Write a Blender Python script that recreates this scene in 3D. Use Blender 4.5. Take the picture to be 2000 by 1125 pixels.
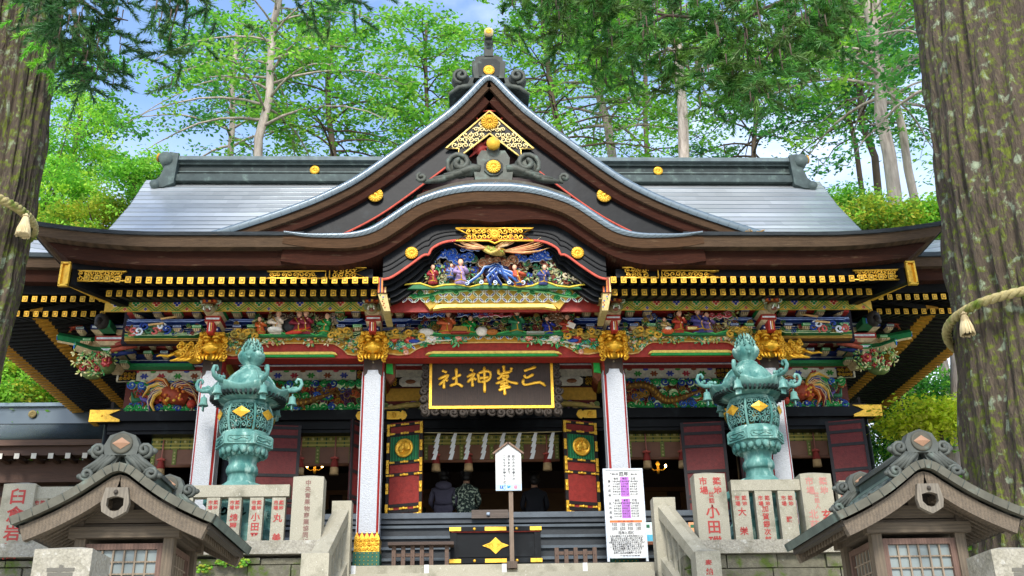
import bpy, math, random
import numpy as np
from mathutils import Vector, Matrix
R = math.radians
for o in list(bpy.data.objects): bpy.data.objects.remove(o)
SC = bpy.context.scene
COL = SC.collection
random.seed(7)

# ------------------------------------------------------------------ camera
YAW, PITCH, ROLL, CX, FPX = 4.60227986e-02, 4.11375225e-01, -2.04755139e-02, -0.442135820, 2063.59
_f = Vector((math.sin(YAW)*math.cos(PITCH), math.cos(YAW)*math.cos(PITCH), math.sin(PITCH)))
_r = Vector((math.cos(YAW), -math.sin(YAW), 0))
_u = _r.cross(_f)
_R = math.cos(ROLL)*_r + math.sin(ROLL)*_u
_U = -math.sin(ROLL)*_r + math.cos(ROLL)*_u
CAMP = Vector((CX, 0, 0))
cam = bpy.data.cameras.new('camera'); camo = bpy.data.objects.new('camera', cam); COL.objects.link(camo)
m3 = Matrix((_R, _U, -_f)).transposed()
camo.matrix_world = Matrix.Translation(CAMP) @ m3.to_4x4()
cam.sensor_width = 36; cam.lens = FPX/2000*36; cam.clip_end = 2000; cam.clip_start = 0.05
SC.camera = camo

def P(px, py, Y):
    """point of the photograph (2000 px wide) measured at depth Y -> world position"""
    d = _R*((px-1000)/FPX) - _U*((py-562.5)/FPX) + _f
    return CAMP + d*(Y/d.y)
def PX(px, py, Y): return P(px, py, Y).x
def PZ(py, Y, px=965): return P(px, py, Y).z

# ------------------------------------------------------------------ world, sun, exposure
SUN_EL, SUN_AZ = R(38), R(184)          # azimuth measured from +Y (into the scene) clockwise; 180 = behind the camera
w = bpy.data.worlds.new('World'); SC.world = w; w.use_nodes = True
nt = w.node_tree; nt.nodes.clear()
def N(t, ty, **k):
    n = t.nodes.new(ty)
    for a, b in k.items(): setattr(n, a, b)
    return n
out = N(nt, 'ShaderNodeOutputWorld'); bg = N(nt, 'ShaderNodeBackground'); bg.inputs['Strength'].default_value = 0.15
sky = N(nt, 'ShaderNodeTexSky'); sky.sky_type = 'NISHITA'; sky.sun_disc = False
sky.sun_elevation = SUN_EL; sky.sun_rotation = SUN_AZ; sky.air_density = 1.0; sky.dust_density = .5; sky.ozone_density = 3.5
tc = N(nt, 'ShaderNodeTexCoord'); mp = N(nt, 'ShaderNodeMapping'); mp.inputs['Scale'].default_value = (1.2, 1.2, 2.4)
mp.inputs['Location'].default_value = (0.35, 0.1, 0.2)
nz = N(nt, 'ShaderNodeTexNoise'); nz.inputs['Scale'].default_value = 2.1; nz.inputs['Detail'].default_value = 7; nz.inputs['Roughness'].default_value = .55
rp = N(nt, 'ShaderNodeValToRGB'); rp.color_ramp.elements[0].position = .52; rp.color_ramp.elements[1].position = .76
sx = N(nt, 'ShaderNodeSeparateXYZ')
hz = N(nt, 'ShaderNodeMapRange'); hz.inputs['From Min'].default_value = .53; hz.inputs['From Max'].default_value = .30
mx = N(nt, 'ShaderNodeMath', operation='MAXIMUM')
md = N(nt, 'ShaderNodeMapRange'); md.inputs['To Max'].default_value = .80; md.inputs['To Min'].default_value = .03
mix = N(nt, 'ShaderNodeMix', data_type='RGBA'); mix.inputs['B'].default_value = (5.2, 5.6, 6.2, 1)
L = nt.links.new
L(tc.outputs['Generated'], mp.inputs['Vector']); L(mp.outputs['Vector'], nz.inputs['Vector']); L(nz.outputs['Fac'], rp.inputs['Fac'])
L(tc.outputs['Generated'], sx.inputs[0]); L(sx.outputs['Z'], hz.inputs['Value'])
L(rp.outputs['Color'], mx.inputs[0]); L(hz.outputs['Result'], mx.inputs[1]); L(mx.outputs[0], md.inputs['Value'])
L(md.outputs['Result'], mix.inputs['Factor']); L(sky.outputs['Color'], mix.inputs['A']); L(mix.outputs['Result'], bg.inputs['Color'])
L(bg.outputs['Background'], out.inputs['Surface'])
sl = bpy.data.lights.new('sun', 'SUN'); sl.energy = 2.0; sl.angle = R(14); sl.color = (1, .95, .87)
so = bpy.data.objects.new('sun', sl); COL.objects.link(so)
sd = Vector((math.sin(SUN_AZ)*math.cos(SUN_EL), math.cos(SUN_AZ)*math.cos(SUN_EL), math.sin(SUN_EL)))  # towards the sun
so.rotation_euler = (-sd).to_track_quat('-Z', 'Y').to_euler(); so.location = (0, -20, 40)
SC.view_settings.view_transform = 'Standard'; SC.view_settings.look = 'None'
SC.view_settings.exposure = 1.28; SC.view_settings.gamma = 1

# ------------------------------------------------------------------ colours and materials
def S(h):
    h = h.lstrip('#'); c = [int(h[i:i+2], 16)/255 for i in (0, 2, 4)]
    return tuple(x/12.92 if x <= .04045 else ((x+.055)/1.055)**2.4 for x in c)
RED, DRED, GREEN, DGREEN, BLUE, NAVY = S('9c2e22'), S('6b1f18'), S('1f8a46'), S('0f5a34'), S('2450b8'), S('16285c')
OCHRE, GOLDP, WHITE, CREAM, BLACK, BROWN = S('b8892c'), S('dca932'), S('dcdad2'), S('d9cfae'), S('121314'), S('4a3324')
GOLD = (*S('cc9f32'), .5)
PINK, PALEG, SKYB, ORANGE, SKIN, TEALP = S('d08a80'), S('8fc77c'), S('6f9bd8'), S('d0652c'), S('d8a585'), S('1f8f86')

def mk(name, col=None, rough=.5, metal=0, var=None, bump=None, col2=None, scale=(1, 1, 1), spec=.5, wave=None, coat=0, trans=0, emit=0, col3=None, gild=False, iso=False):
    """col None -> the colour attribute 'Col'. var=(noise scale, amount); bump=(scale, strength); col2=(colour, noise scale, lo, hi)"""
    m = bpy.data.materials.new(name); m.use_nodes = True; t = m.node_tree; b = t.nodes['Principled BSDF']; l = t.links.new
    b.inputs['Roughness'].default_value = rough; b.inputs['Metallic'].default_value = metal
    b.inputs['Specular IOR Level'].default_value = spec; b.inputs['Coat Weight'].default_value = coat
    tcn = N(t, 'ShaderNodeTexCoord'); mpn = N(t, 'ShaderNodeMapping'); mpn.inputs['Scale'].default_value = scale
    l(tcn.outputs['Object'], mpn.inputs['Vector']); vec = mpn.outputs['Vector']
    if col is None:
        a = N(t, 'ShaderNodeAttribute'); a.attribute_name = 'Col'; cur = a.outputs['Color']
        if gild: l(a.outputs['Alpha'], b.inputs['Metallic'])          # alpha of the colour marks gilding
    else:
        a = N(t, 'ShaderNodeRGB'); a.outputs[0].default_value = (*col, 1); cur = a.outputs[0]
    def noise(sc, det=5, ro=.6, isov=False):
        n = N(t, 'ShaderNodeTexNoise'); n.inputs['Scale'].default_value = sc; n.inputs['Detail'].default_value = det; n.inputs['Roughness'].default_value = ro
        l(tcn.outputs['Object'] if isov else vec, n.inputs['Vector']); return n.outputs['Fac']
    def ramp(src, lo, hi):
        r = N(t, 'ShaderNodeMapRange'); r.inputs['From Min'].default_value = lo; r.inputs['From Max'].default_value = hi
        l(src, r.inputs['Value']); return r.outputs['Result']
    def mixc(fac, A, B, bt='MIX'):
        x = N(t, 'ShaderNodeMix', data_type='RGBA', blend_type=bt)
        if isinstance(fac, float): x.inputs['Factor'].default_value = fac
        else: l(fac, x.inputs['Factor'])
        l(A, x.inputs['A'])
        if isinstance(B, tuple): x.inputs['B'].default_value = (*B, 1)
        else: l(B, x.inputs['B'])
        return x.outputs['Result']
    for c2 in (col2, col3):
        if c2: cur = mixc(ramp(noise(c2[1], isov=iso), c2[2], c2[3]), cur, c2[0])
    if wave:
        wv = N(t, 'ShaderNodeTexWave', bands_direction=wave[3] if len(wave) > 3 else 'Z'); wv.inputs['Scale'].default_value = wave[0]; wv.inputs['Distortion'].default_value = wave[1]
        wv.inputs['Detail'].default_value = 3; l(vec, wv.inputs['Vector'])
        r = N(t, 'ShaderNodeMapRange'); r.inputs['To Min'].default_value = 1-wave[2]; l(wv.outputs['Fac'], r.inputs['Value'])
        cur = mixc(1.0, cur, r.outputs['Result'], 'MULTIPLY')
    if var:
        r = N(t, 'ShaderNodeMapRange'); r.inputs['From Min'].default_value = .25; r.inputs['From Max'].default_value = .75
        r.inputs['To Min'].default_value = 1-var[1]; r.inputs['To Max'].default_value = 1+var[1]; l(noise(var[0], 6), r.inputs['Value'])
        cur = mixc(1.0, cur, r.outputs['Result'], 'MULTIPLY')
    l(cur, b.inputs['Base Color'])
    if bump:
        bn = N(t, 'ShaderNodeBump'); bn.inputs['Strength'].default_value = bump[1]; bn.inputs['Distance'].default_value = bump[2] if len(bump) > 2 else .02
        l(noise(bump[0], 6), bn.inputs['Height']); l(bn.outputs['Normal'], b.inputs['Normal'])
    if emit:
        l(cur, b.inputs['Emission Color']); b.inputs['Emission Strength'].default_value = emit
    if trans:
        tr = N(t, 'ShaderNodeBsdfTranslucent'); l(cur, tr.inputs['Color']); ms = N(t, 'ShaderNodeMixShader'); ms.inputs[0].default_value = trans
        l(b.outputs[0], ms.inputs[1]); l(tr.outputs[0], ms.inputs[2]); l(ms.outputs[0], t.nodes['Material Output'].inputs['Surface'])
    return m

M = {}
M['paint'] = mk('painted_wood', rough=.58, gild=True, var=(16, .3), bump=(45, .35, .012), spec=.35)
M['matte'] = mk('matte_paint', rough=.75, var=(9, .14))
M['lacquer'] = mk('black_lacquer', S('0e1012'), rough=.42, var=(3, .35), bump=(6, .12), col2=(S('1d2123'), 3, .56, .72), spec=.14)
M['gold'] = mk('gilt_metal', S('eeb93c'), rough=.36, metal=.5, var=(25, .22), bump=(60, .35, .01), col2=(S('a87420'), 9, .55, .8))
M['goldleaf'] = mk('gold_leaf_carving', S('e8b030'), rough=.38, metal=.5, var=(12, .2), bump=(30, .3, .015))
M['shingle'] = mk('cypress_bark_eave', None, rough=.85, var=(5, .3), bump=(30, .8, .02), scale=(1, 1, 7), wave=(2.2, 9, .42), col2=(S('8a7458'), 2.6, .62, .9), spec=.2)
M['copper'] = mk('weathered_copper_roof', None, rough=.24, metal=.25, var=(1.1, .10), bump=(3, .06, .05), spec=1.0, scale=(.6, 1, 1))
M['darkcopper'] = mk('dark_copper', None, rough=.6, metal=.1, var=(5, .35), bump=(14, .2), col2=(S('5f6f66'), 5, .56, .8), spec=.22)
M['granite'] = mk('granite', S('a39d89'), rough=.8, var=(90, .28), bump=(60, .35, .01), col2=(S('6d6a56'), 2.6, .52, .78), col3=(S('c4bfb0'), 26, .62, .72))
M['granite2'] = mk('rough_granite', S('a09a8a'), rough=.85, var=(40, .35), bump=(18, .9, .03), col2=(S('6f6a54'), 2.0, .5, .75), col3=(S('b9b5a8'), 9, .6, .7))
M['mossstone'] = mk('mossy_block_stone', S('6a6655'), rough=.9, var=(12, .35), bump=(9, .9, .04), col2=(S('47561c'), 3.0, .50, .60), col3=(S('9b9a8b'), 14, .64, .72))
M['wood'] = mk('weathered_timber', None, rough=.72, var=(3, .28), bump=(10, .5, .015), scale=(9, 1.2, 9), wave=(1.2, 5, .22, 'X'))
M['woodh'] = mk('weathered_timber_horizontal', None, rough=.72, var=(3, .28), bump=(10, .5, .015), scale=(1.2, 9, 9), wave=(1.2, 5, .22, 'Z'))
M['woodv'] = mk('weathered_timber_upright', None, rough=.72, var=(3, .28), bump=(10, .5, .015), scale=(9, 9, 1.2), wave=(1.2, 5, .22, 'X'))
M['verdigris'] = mk('verdigris_bronze', S('66938a'), rough=.78, spec=.3, metal=.05, var=(7, .2), bump=(26, .4, .012), scale=(1, 1, .45), col2=(S('3a6f69'), 4.2, .45, .64), col3=(S('a3bfb3'), 7, .54, .70))
M['bark'] = mk('cedar_bark', S('574b3c'), rough=.95, var=(6, .55), bump=(9, 1.0, .08), scale=(4, 4, .8), col2=(S('66701f'), 11, .50, .60), col3=(S('8d977c'), 5.5, .58, .66), iso=True)
M['palebark'] = mk('pale_bark', S('a3978a'), rough=.9, var=(5, .35), bump=(8, .8, .04), scale=(2, 2, .35), col2=(S('5f5347'), 2, .52, .72))
M['twig'] = mk('twig_bark', S('4d4032'), rough=.9, var=(5, .3))
M['leaf'] = mk('foliage', None, rough=.5, trans=.45, spec=.3)
M['needle'] = mk('cedar_needles', None, rough=.55, trans=.2)
M['paper'] = mk('white_paper', S('e4e4e0'), rough=.8, trans=.25)
M['glass'] = mk('frosted_pane', S('7d8683'), rough=.3, var=(3, .12))
M['rope'] = mk('straw_rope', S('a89a68'), rough=.9, var=(20, .3), bump=(40, .6), col2=(S('5f7020'), 3, .5, .64))
M['straw'] = mk('straw_tassel', S('c9b78c'), rough=.9, var=(60, .25), scale=(1, 1, .1))
M['bamboo'] = mk('woven_bamboo', S('7d5136'), rough=.6, wave=(40, .6, .3), var=(4, .2))
M['bulb'] = mk('lamp_glow', S('ffcf80'), emit=14)
M['white_column'] = mk('white_carved_column', S('b3b6ba'), rough=.6, bump=(38, .9, .02), var=(42, .16), scale=(1, 1, 1.8))
M['slate'] = mk('worn_steps_lit_edges', None, rough=.5, var=(4, .3), bump=(10, .2), spec=.3)
M['soil'] = mk('forest_floor', S('5c5340'), rough=1, var=(2, .4), col2=(S('4a5a22'), 1.2, .45, .6), bump=(6, .6))
M['gravel'] = mk('gravel_court', S('cdc6b6'), rough=1, var=(60, .3), bump=(50, .6))

# ------------------------------------------------------------------ mesh builder
class MB:
    def __init__(s): s.v = []; s.f = []; s.c = []; s.sm = []
    def add(s, vs, fs, col, smooth=False):
        b = len(s.v); s.v.extend([tuple(p) for p in vs])
        for f in fs: s.f.append(tuple(i+b for i in f))
        s.c.extend([col]*len(fs)); s.sm.extend([smooth]*len(fs)); return s
    def box(s, x0, x1, y0, y1, z0, z1, col=WHITE):
        vs = [(x, y, z) for z in (z0, z1) for y in (y0, y1) for x in (x0, x1)]
        return s.add(vs, [(0, 2, 3, 1), (4, 5, 7, 6), (0, 1, 5, 4), (2, 6, 7, 3), (0, 4, 6, 2), (1, 3, 7, 5)], col)
    def cbox(s, c, d, col=WHITE, rot=None):
        vs = [Vector((x*d[0]/2, y*d[1]/2, z*d[2]/2)) for z in (-1, 1) for y in (-1, 1) for x in (-1, 1)]
        if rot is not None: vs = [rot @ q for q in vs]
        vs = [q+Vector(c) for q in vs]
        return s.add(vs, [(0, 2, 3, 1), (4, 5, 7, 6), (0, 1, 5, 4), (2, 6, 7, 3), (0, 4, 6, 2), (1, 3, 7, 5)], col)
    def prism(s, pts, y0, y1, col=WHITE, side=None):
        """polygon in XZ extruded from y0 (front) to y1"""
        n = len(pts); a = sum(pts[i][0]*pts[(i+1) % n][1]-pts[(i+1) % n][0]*pts[i][1] for i in range(n))
        if a < 0: pts = pts[::-1]
        vs = [(x, y0, z) for x, z in pts]+[(x, y1, z) for x, z in pts]
        s.add(vs, [tuple(range(n)), tuple(range(2*n-1, n-1, -1))], col)
        b = len(s.v)-2*n
        for i in range(n):
            j = (i+1) % n; s.f.append((b+j, b+i, b+n+i, b+n+j)); s.c.append(side or col); s.sm.append(False)
        return s
    def strip(s, A, B, y0, y1, col, cap=True):
        """band between polylines A (upper) and B (lower) in XZ, front y0, back y1"""
        for i in range(len(A)-1):
            s.prism([A[i], A[i+1], B[i+1], B[i]], y0, y1, col)
        return s
    def tube(s, pts, r, n=6, col=WHITE, smooth=True, cap=True):
        pts = [Vector(p) for p in pts]; k = len(pts)
        if k < 2: return s
        rs = r if isinstance(r, (list, tuple)) else [r]*k
        t0 = (pts[1]-pts[0]).normalized(); up = Vector((0, 0, 1)) if abs(t0.z) < .9 else Vector((1, 0, 0))
        nx = t0.cross(up).normalized(); vs = []
        for i in range(k):
            t = (pts[min(i+1, k-1)]-pts[max(i-1, 0)])
            t = t.normalized() if t.length > 1e-9 else t0
            nx = (nx-t*nx.dot(t)); nx = nx.normalized() if nx.length > 1e-6 else t.orthogonal().normalized()
            by = t.cross(nx)
            for j in range(n):
                a = 2*math.pi*j/n; vs.append(pts[i]+(nx*math.cos(a)+by*math.sin(a))*rs[i])
        fs = [(i*n+j, i*n+(j+1) % n, (i+1)*n+(j+1) % n, (i+1)*n+j) for i in range(k-1) for j in range(n)]
        if cap: fs += [tuple(range(n-1, -1, -1)), tuple(range((k-1)*n, k*n))]
        return s.add(vs, fs, col, smooth)
    def lathe(s, prof, n=16, c=(0, 0, 0), col=WHITE, smooth=True, ph=0, sx=1, sy=1, cap=True):
        vs = []; k = len(prof)
        for r, z in prof:
            for j in range(n):
                a = 2*math.pi*j/n+ph; vs.append((c[0]+r*math.cos(a)*sx, c[1]+r*math.sin(a)*sy, c[2]+z))
        fs = [(i*n+j, i*n+(j+1) % n, (i+1)*n+(j+1) % n, (i+1)*n+j) for i in range(k-1) for j in range(n)]
        if prof[0][1] > prof[-1][1]: fs = [f[::-1] for f in fs]
        if cap:
            a, b = tuple(range(n)), tuple(range((k-1)*n, k*n))
            fs += [a[::-1], b] if prof[0][1] <= prof[-1][1] else [a, b[::-1]]
        return s.add(vs, fs, col, smooth)
    def ell(s, c, r, col=WHITE, n=8, m=5, rot=None):
        r = (r, r, r) if not isinstance(r, (tuple, list)) else r; vs = [Vector((0, 0, -r[2]))]
        for i in range(1, m):
            a = -math.pi/2+math.pi*i/m
            for j in range(n):
                b = 2*math.pi*j/n; vs.append(Vector((r[0]*math.cos(a)*math.cos(b), r[1]*math.cos(a)*math.sin(b), r[2]*math.sin(a))))
        vs.append(Vector((0, 0, r[2])))
        if rot is not None: vs = [rot @ q for q in vs]
        vs = [q+Vector(c) for q in vs]; t = len(vs)-1
        fs = [(0, 1+(j+1) % n, 1+j) for j in range(n)]
        fs += [(1+i*n+j, 1+i*n+(j+1) % n, 1+(i+1)*n+(j+1) % n, 1+(i+1)*n+j) for i in range(m-2) for j in range(n)]
        fs += [(t, 1+(m-2)*n+j, 1+(m-2)*n+(j+1) % n) for j in range(n)]
        return s.add(vs, fs, col, True)
    def grid(s, rows, col, smooth=True, flip=False):
        a, b = len(rows), len(rows[0]); vs = [p for r in rows for p in r]
        fs = [(i*b+j, i*b+j+1, (i+1)*b+j+1, (i+1)*b+j) for i in range(a-1) for j in range(b-1)]
        if flip: fs = [f[::-1] for f in fs]
        return s.add(vs, fs, col, smooth)
    def spiral(s, x, y, z, r, turns=1.6, a0=0, dirn=1, th=.02, col=BLUE, n=5, k=16, tail=0):
        pts, rs = [], []
        for i in range(k+1):
            t = i/k; a = a0+dirn*2*math.pi*turns*(1-t); q = r*(.12+.88*(1-t)**1.0) if tail == 0 else r*(.12+.88*(1-t))
            pts.append((x+q*math.cos(a), y-.25*r*t, z+q*math.sin(a))); rs.append(th*(.75+.35*t))
        return s.tube(pts, rs, n, col)
    def merge(s, o, mat4=None):
        b = len(s.v); s.v.extend([tuple(mat4 @ Vector(p)) for p in o.v] if mat4 is not None else o.v)
        s.f.extend([tuple(i+b for i in f) for f in o.f]); s.c.extend(o.c); s.sm.extend(o.sm); return s
    def mesh(s, name, mat):
        me = bpy.data.meshes.new(name); me.from_pydata(s.v, [], s.f)
        if mat == 'paint': s.c = [tuple(min(.95, q*(1.0 if max(c[:3]) < .012 or len(c) > 3 else 1.28)) for q in c[:3])+tuple(c[3:]) for c in s.c]
        ca = me.color_attributes.new('Col', 'FLOAT_COLOR', 'CORNER')
        lens = np.array([len(f) for f in s.f]); cc = np.zeros((len(s.f), 4), np.float32)
        if len(s.f): cc[:] = np.array([tuple(q)[:4] if len(q) > 3 else (*q, 0.0) for q in s.c], np.float32)
        ca.data.foreach_set('color', np.repeat(cc, lens, axis=0).ravel())
        me.polygons.foreach_set('use_smooth', np.array(s.sm, bool)); me.materials.append(M[mat] if isinstance(mat, str) else mat); me.update()
        return me
    def build(s, name, mat, parent=None, loc=None, mw=None):
        """vertices are world coordinates; the object's origin is put at loc (or at its parent's)"""
        base = Vector(loc) if loc is not None else (parent.matrix_world.translation.copy() if parent else Vector((0, 0, 0)))
        if parent is not None and loc is None: base = Vector(parent['_w'])
        s.v = [(p[0]-base.x, p[1]-base.y, p[2]-base.z) for p in s.v]
        o = bpy.data.objects.new(name, s.mesh(name, mat)); COL.objects.link(o)
        o['_w'] = tuple(base)
        if parent is not None:
            o.parent = parent; pw = Vector(parent['_w']); o.location = base-pw
        else: o.location = base
        return o
def tag(o, label=None, cat=None, group=None, kind=None):
    for k, v in (('label', label), ('category', cat), ('group', group), ('kind', kind)):
        if v: o[k] = v
    return o
def thing(name, label, cat, loc=(0, 0, 0), group=None):
    o = bpy.data.objects.new(name, None); COL.objects.link(o); o.location = loc; o['_w'] = tuple(loc); o.empty_display_size = .2
    return tag(o, label, cat, group)
def dup(o, dloc=(0, 0, 0), parent='same', top=True):
    """copy of a thing or part with its children (two levels), moved by dloc"""
    c = o.copy(); COL.objects.link(c)
    if top: c.location = Vector(o.location)+Vector(dloc); c['_w'] = tuple(Vector(o['_w'])+Vector(dloc))
    if parent != 'same': c.parent = parent
    for ch in list(o.children):
        d = dup(ch, parent=c, top=False); d.location = ch.location; d['_w'] = tuple(Vector(ch['_w'])+Vector(dloc))
    return c
def structure(o): o['kind'] = 'structure'; return o

_tc = {}
def text_mb(body, size, mb, place, col, depth=.004):
    """glyph outlines of the built-in font, one character centred per cell; place maps (u, v) -> world point and normal offset is done by caller"""
    if body not in _tc:
        c = bpy.data.curves.new('glyph', 'FONT'); c.body = body; c.align_x = 'CENTER'; c.align_y = 'CENTER'; c.resolution_u = 2; c.offset = .022
        o = bpy.data.objects.new('glyph', c); COL.objects.link(o); dg = bpy.context.evaluated_depsgraph_get()
        me = bpy.data.meshes.new_from_object(o.evaluated_get(dg)); vs = np.array([v.co[:] for v in me.vertices]).reshape(-1, 3)
        fs = [tuple(p.vertices) for p in me.polygons]
        if len(vs) and np.abs(vs-(vs.max(0)+vs.min(0))/2).max() > .5*max(1.1, len(body)*1.05):   # a bold outline that crossed itself: use the plain one
            c.offset = 0; dg = bpy.context.evaluated_depsgraph_get(); dg.update(); me = bpy.data.meshes.new_from_object(o.evaluated_get(dg)); vs = np.array([v.co[:] for v in me.vertices]).reshape(-1, 3); fs = [tuple(p.vertices) for p in me.polygons]
        bpy.data.objects.remove(o); bpy.data.curves.remove(c); bpy.data.meshes.remove(me)
        if len(vs):
            ce = (vs.max(0)+vs.min(0))/2; vs = vs-ce
            if len(body) == 1: vs[:, 1] *= 1.0
        _tc[body] = (vs, fs)
    vs, fs = _tc[body]
    if len(vs): mb.add([place(u*size, q*size) for u, q, _ in vs], fs, col)
def vtext(mb, s, x, y, ztop, size, col, pitch=None, sl=0.0, sx=1.0):
    """vertical line of characters on a face looking to -Y; sl leans the line"""
    pitch = pitch or size*1.12
    for i, ch in enumerate(s):
        zc = ztop-size*.5-i*pitch
        if ch != ' ': text_mb(ch, size, mb, lambda u, q: (x+u*sx+sl*(zc+q-ztop), y, zc+q), col)
def htext(mb, s, x, y, z, size, col): text_mb(s, size, mb, lambda u, q: (x+u, y, z+q), col)
def lerp(a, b, t): return a+(b-a)*t
def sample(pts, n):
    """resample an XZ polyline smoothly (Catmull-Rom)"""
    p = [Vector((a, b)) for a, b in pts]; p = [p[0]*2-p[1]]+p+[p[-1]*2-p[-2]]; o = []; k = len(p)-3
    for i in range(n+1):
        t = i/n*k; j = min(int(t), k-1); u = t-j; a, b, c, d = p[j:j+4]
        q = .5*((2*b)+(c-a)*u+(2*a-5*b+4*c-d)*u*u+(3*b-a-3*c+d)*u**3); o.append((q.x, q.y))
    return o
def offset(line, d):
    """shift an XZ polyline sideways (mitred): positive = to the right of travel"""
    o = []; k = len(line)
    for i, q in enumerate(line):
        v = [Vector(line[j+1])-Vector(line[j]) for j in (i-1, i) if 0 <= j < k-1]
        ns = [Vector((e.y, -e.x)).normalized() for e in v if e.length > 1e-9]; m = sum(ns, Vector((0, 0))).normalized()
        f = min(1.6, 1/max(.3, m.dot(ns[0]))); e = d[i] if isinstance(d, list) else d; o.append((q[0]+m.x*e*f, q[1]+m.y*e*f))
    return o
def mirror(line): return [(-x, z) for x, z in line]
# ------------------------------------------------------------------ ornament makers
def crest(mb, x, y, z, r, col=GOLD, n=16):
    mb.lathe([(r*1.0, 0), (r*1.0, r*.12), (r*.9, r*.2)], 20, (0, 0, 0), col); k = len(mb.v)-60
    for i in range(k, len(mb.v)):
        q = mb.v[i]; mb.v[i] = (x+q[0], y-q[2], z+q[1])
    for i in range(n):
        a = 2*math.pi*i/n
        mb.ell((x+r*.6*math.cos(a), y-r*.2, z+r*.6*math.sin(a)), (r*.4, r*.12, r*.11), col, 6, 4, Matrix.Rotation(-a, 3, 'Y'))
    mb.ell((x, y-r*.24, z), (r*.2, r*.15, r*.2), col, 8, 5)
def scroll_fill(mb, x0, x1, z0, z1, y, r, th, col, rnd, dens=1.0, inside=None):
    """vine scrolls filling a plate"""
    n = max(1, int((x1-x0)/(r*1.7)*dens)); m = max(1, int(round((z1-z0)/(r*1.7))))
    for j in range(m):
        for i in range(n):
            x = x0+(i+.5)*(x1-x0)/n; z = z0+(j+.5)*(z1-z0)/m
            if inside and not inside(x, z): continue
            d = 1 if (i+j) % 2 else -1
            mb.spiral(x, y, z, r*rnd.uniform(.8, 1.1), 1.3, rnd.uniform(0, 6.3), d, th, col, 4, 10)
            a = rnd.uniform(0, 6.3); mb.ell((x+r*.9*math.cos(a), y, z+r*.8*math.sin(a)), (r*.3, th, r*.16), col, 6, 4, Matrix.Rotation(a, 3, 'Y'))
def lens(mb, x, y, z, l, wd, a, c_out, c_in):
    for k, (f, c, dy) in enumerate(((1, c_out, 0), (.62, c_in, -.003))):
        pts = []
        for i in range(8):
            t = 2*math.pi*i/8; u = math.cos(t)*l/2*f; q = math.sin(t)*wd/2*f*(1 if k == 0 else .9)
            pts.append((x+u*math.cos(a)-q*math.sin(a), y+dy, z+u*math.sin(a)+q*math.cos(a)))
        mb.add(pts, [tuple(range(7, -1, -1))], c)
def shippo(mb, x0, x1, z0, z1, y, s, inside=None, cols=(BLUE, GREEN)):
    nx, nz = int(round((x1-x0)/s)), int(round((z1-z0)/s))
    for i in range(nx):
        for j in range(nz):
            x, z = x0+(i+.5)*s, z0+(j+.5)*s
            if inside and not inside(x, z): continue
            c = cols[(i//2+j//2) % 2]; a = R(45) if (i+j) % 2 else R(-45)
            lens(mb, x, y, z, s*1.28, s*.46, a, S('e9e3cf'), c)
            mb.add([(x-.1*s, y-.001, z), (x, y-.001, z+.1*s), (x+.1*s, y-.001, z), (x, y-.001, z-.1*s)], [(0, 1, 2, 3)], c)
def diaper(mb, x0, x1, z0, z1, y, s):
    """ochre silk pattern: green diagonal lattice, a four-petalled flower in every lozenge"""
    mb.box(x0, x1, y, y+.03, z0, z1, S('bb9638')); h = (z1-z0); n = int((x1-x0)/s)
    for i in range(n+1):
        xc = x0+i*s
        for sg in (1, -1):
            for off, c, wd in ((-.055, S('2f8a44'), .010), (0, S('2c7a3a'), .014), (.055, S('4f8a3a'), .010)):
                p0, p1 = (xc-sg*s*.5+off, z0), (xc+sg*s*.5+off, z1)
                if min(p0[0], p1[0]) < x0 or max(p0[0], p1[0]) > x1: continue
                mb.add([(p0[0]-wd, y-.003, p0[1]), (p0[0]+wd, y-.003, p0[1]), (p1[0]+wd, y-.003, p1[1]), (p1[0]-wd, y-.003, p1[1])], [(0, 1, 2, 3)], c)
    cs = [S('1d2f80'), S('1e7a3f'), S('a02a24')]
    def cross(x, z, r, c):
        for a in (0, 90, 180, 270):
            ux, uz = math.cos(R(a)), math.sin(R(a))
            for f, cc, dy in ((1.25, S('d9cdb0'), -.006), (1, c, -.009)):
                mb.cbox((x+ux*r*.55, y+dy, z+uz*r*.55), ((r*.75 if ux else r*.62)*f, .004, (r*.75 if abs(uz) > .5 else r*.62)*f), cc)
    for i in range(n+1):
        xc = x0+i*s
        if x0+.05 < xc+s*.5 < x1-.05: cross(xc+s*.5, (z0+z1)/2, .06, cs[i % 3])
        if x0+.05 < xc < x1-.05:
            cross(xc, z0+.035, .03, cs[(i+1) % 3]); cross(xc, z1-.035, .03, cs[(i+2) % 3])
def peony(mb, x, y, z, r, col, rnd):
    lc = tuple(min(1, q*1.9+.08) for q in col[:3])
    for ring, (k, f) in enumerate(((7, .75), (6, .45), (3, .18))):
        for i in range(k):
            a = 2*math.pi*i/k+ring*.5+rnd.uniform(-.2, .2)
            mb.ell((x+r*f*math.cos(a), y-r*.25*ring, z+r*f*math.sin(a)), (r*.36, r*.2, r*.36), col if ring % 2 == 0 else lc, 6, 4)
    mb.ell((x, y-r*.75, z), r*.16, S('d8b040'), 5, 4)
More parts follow.
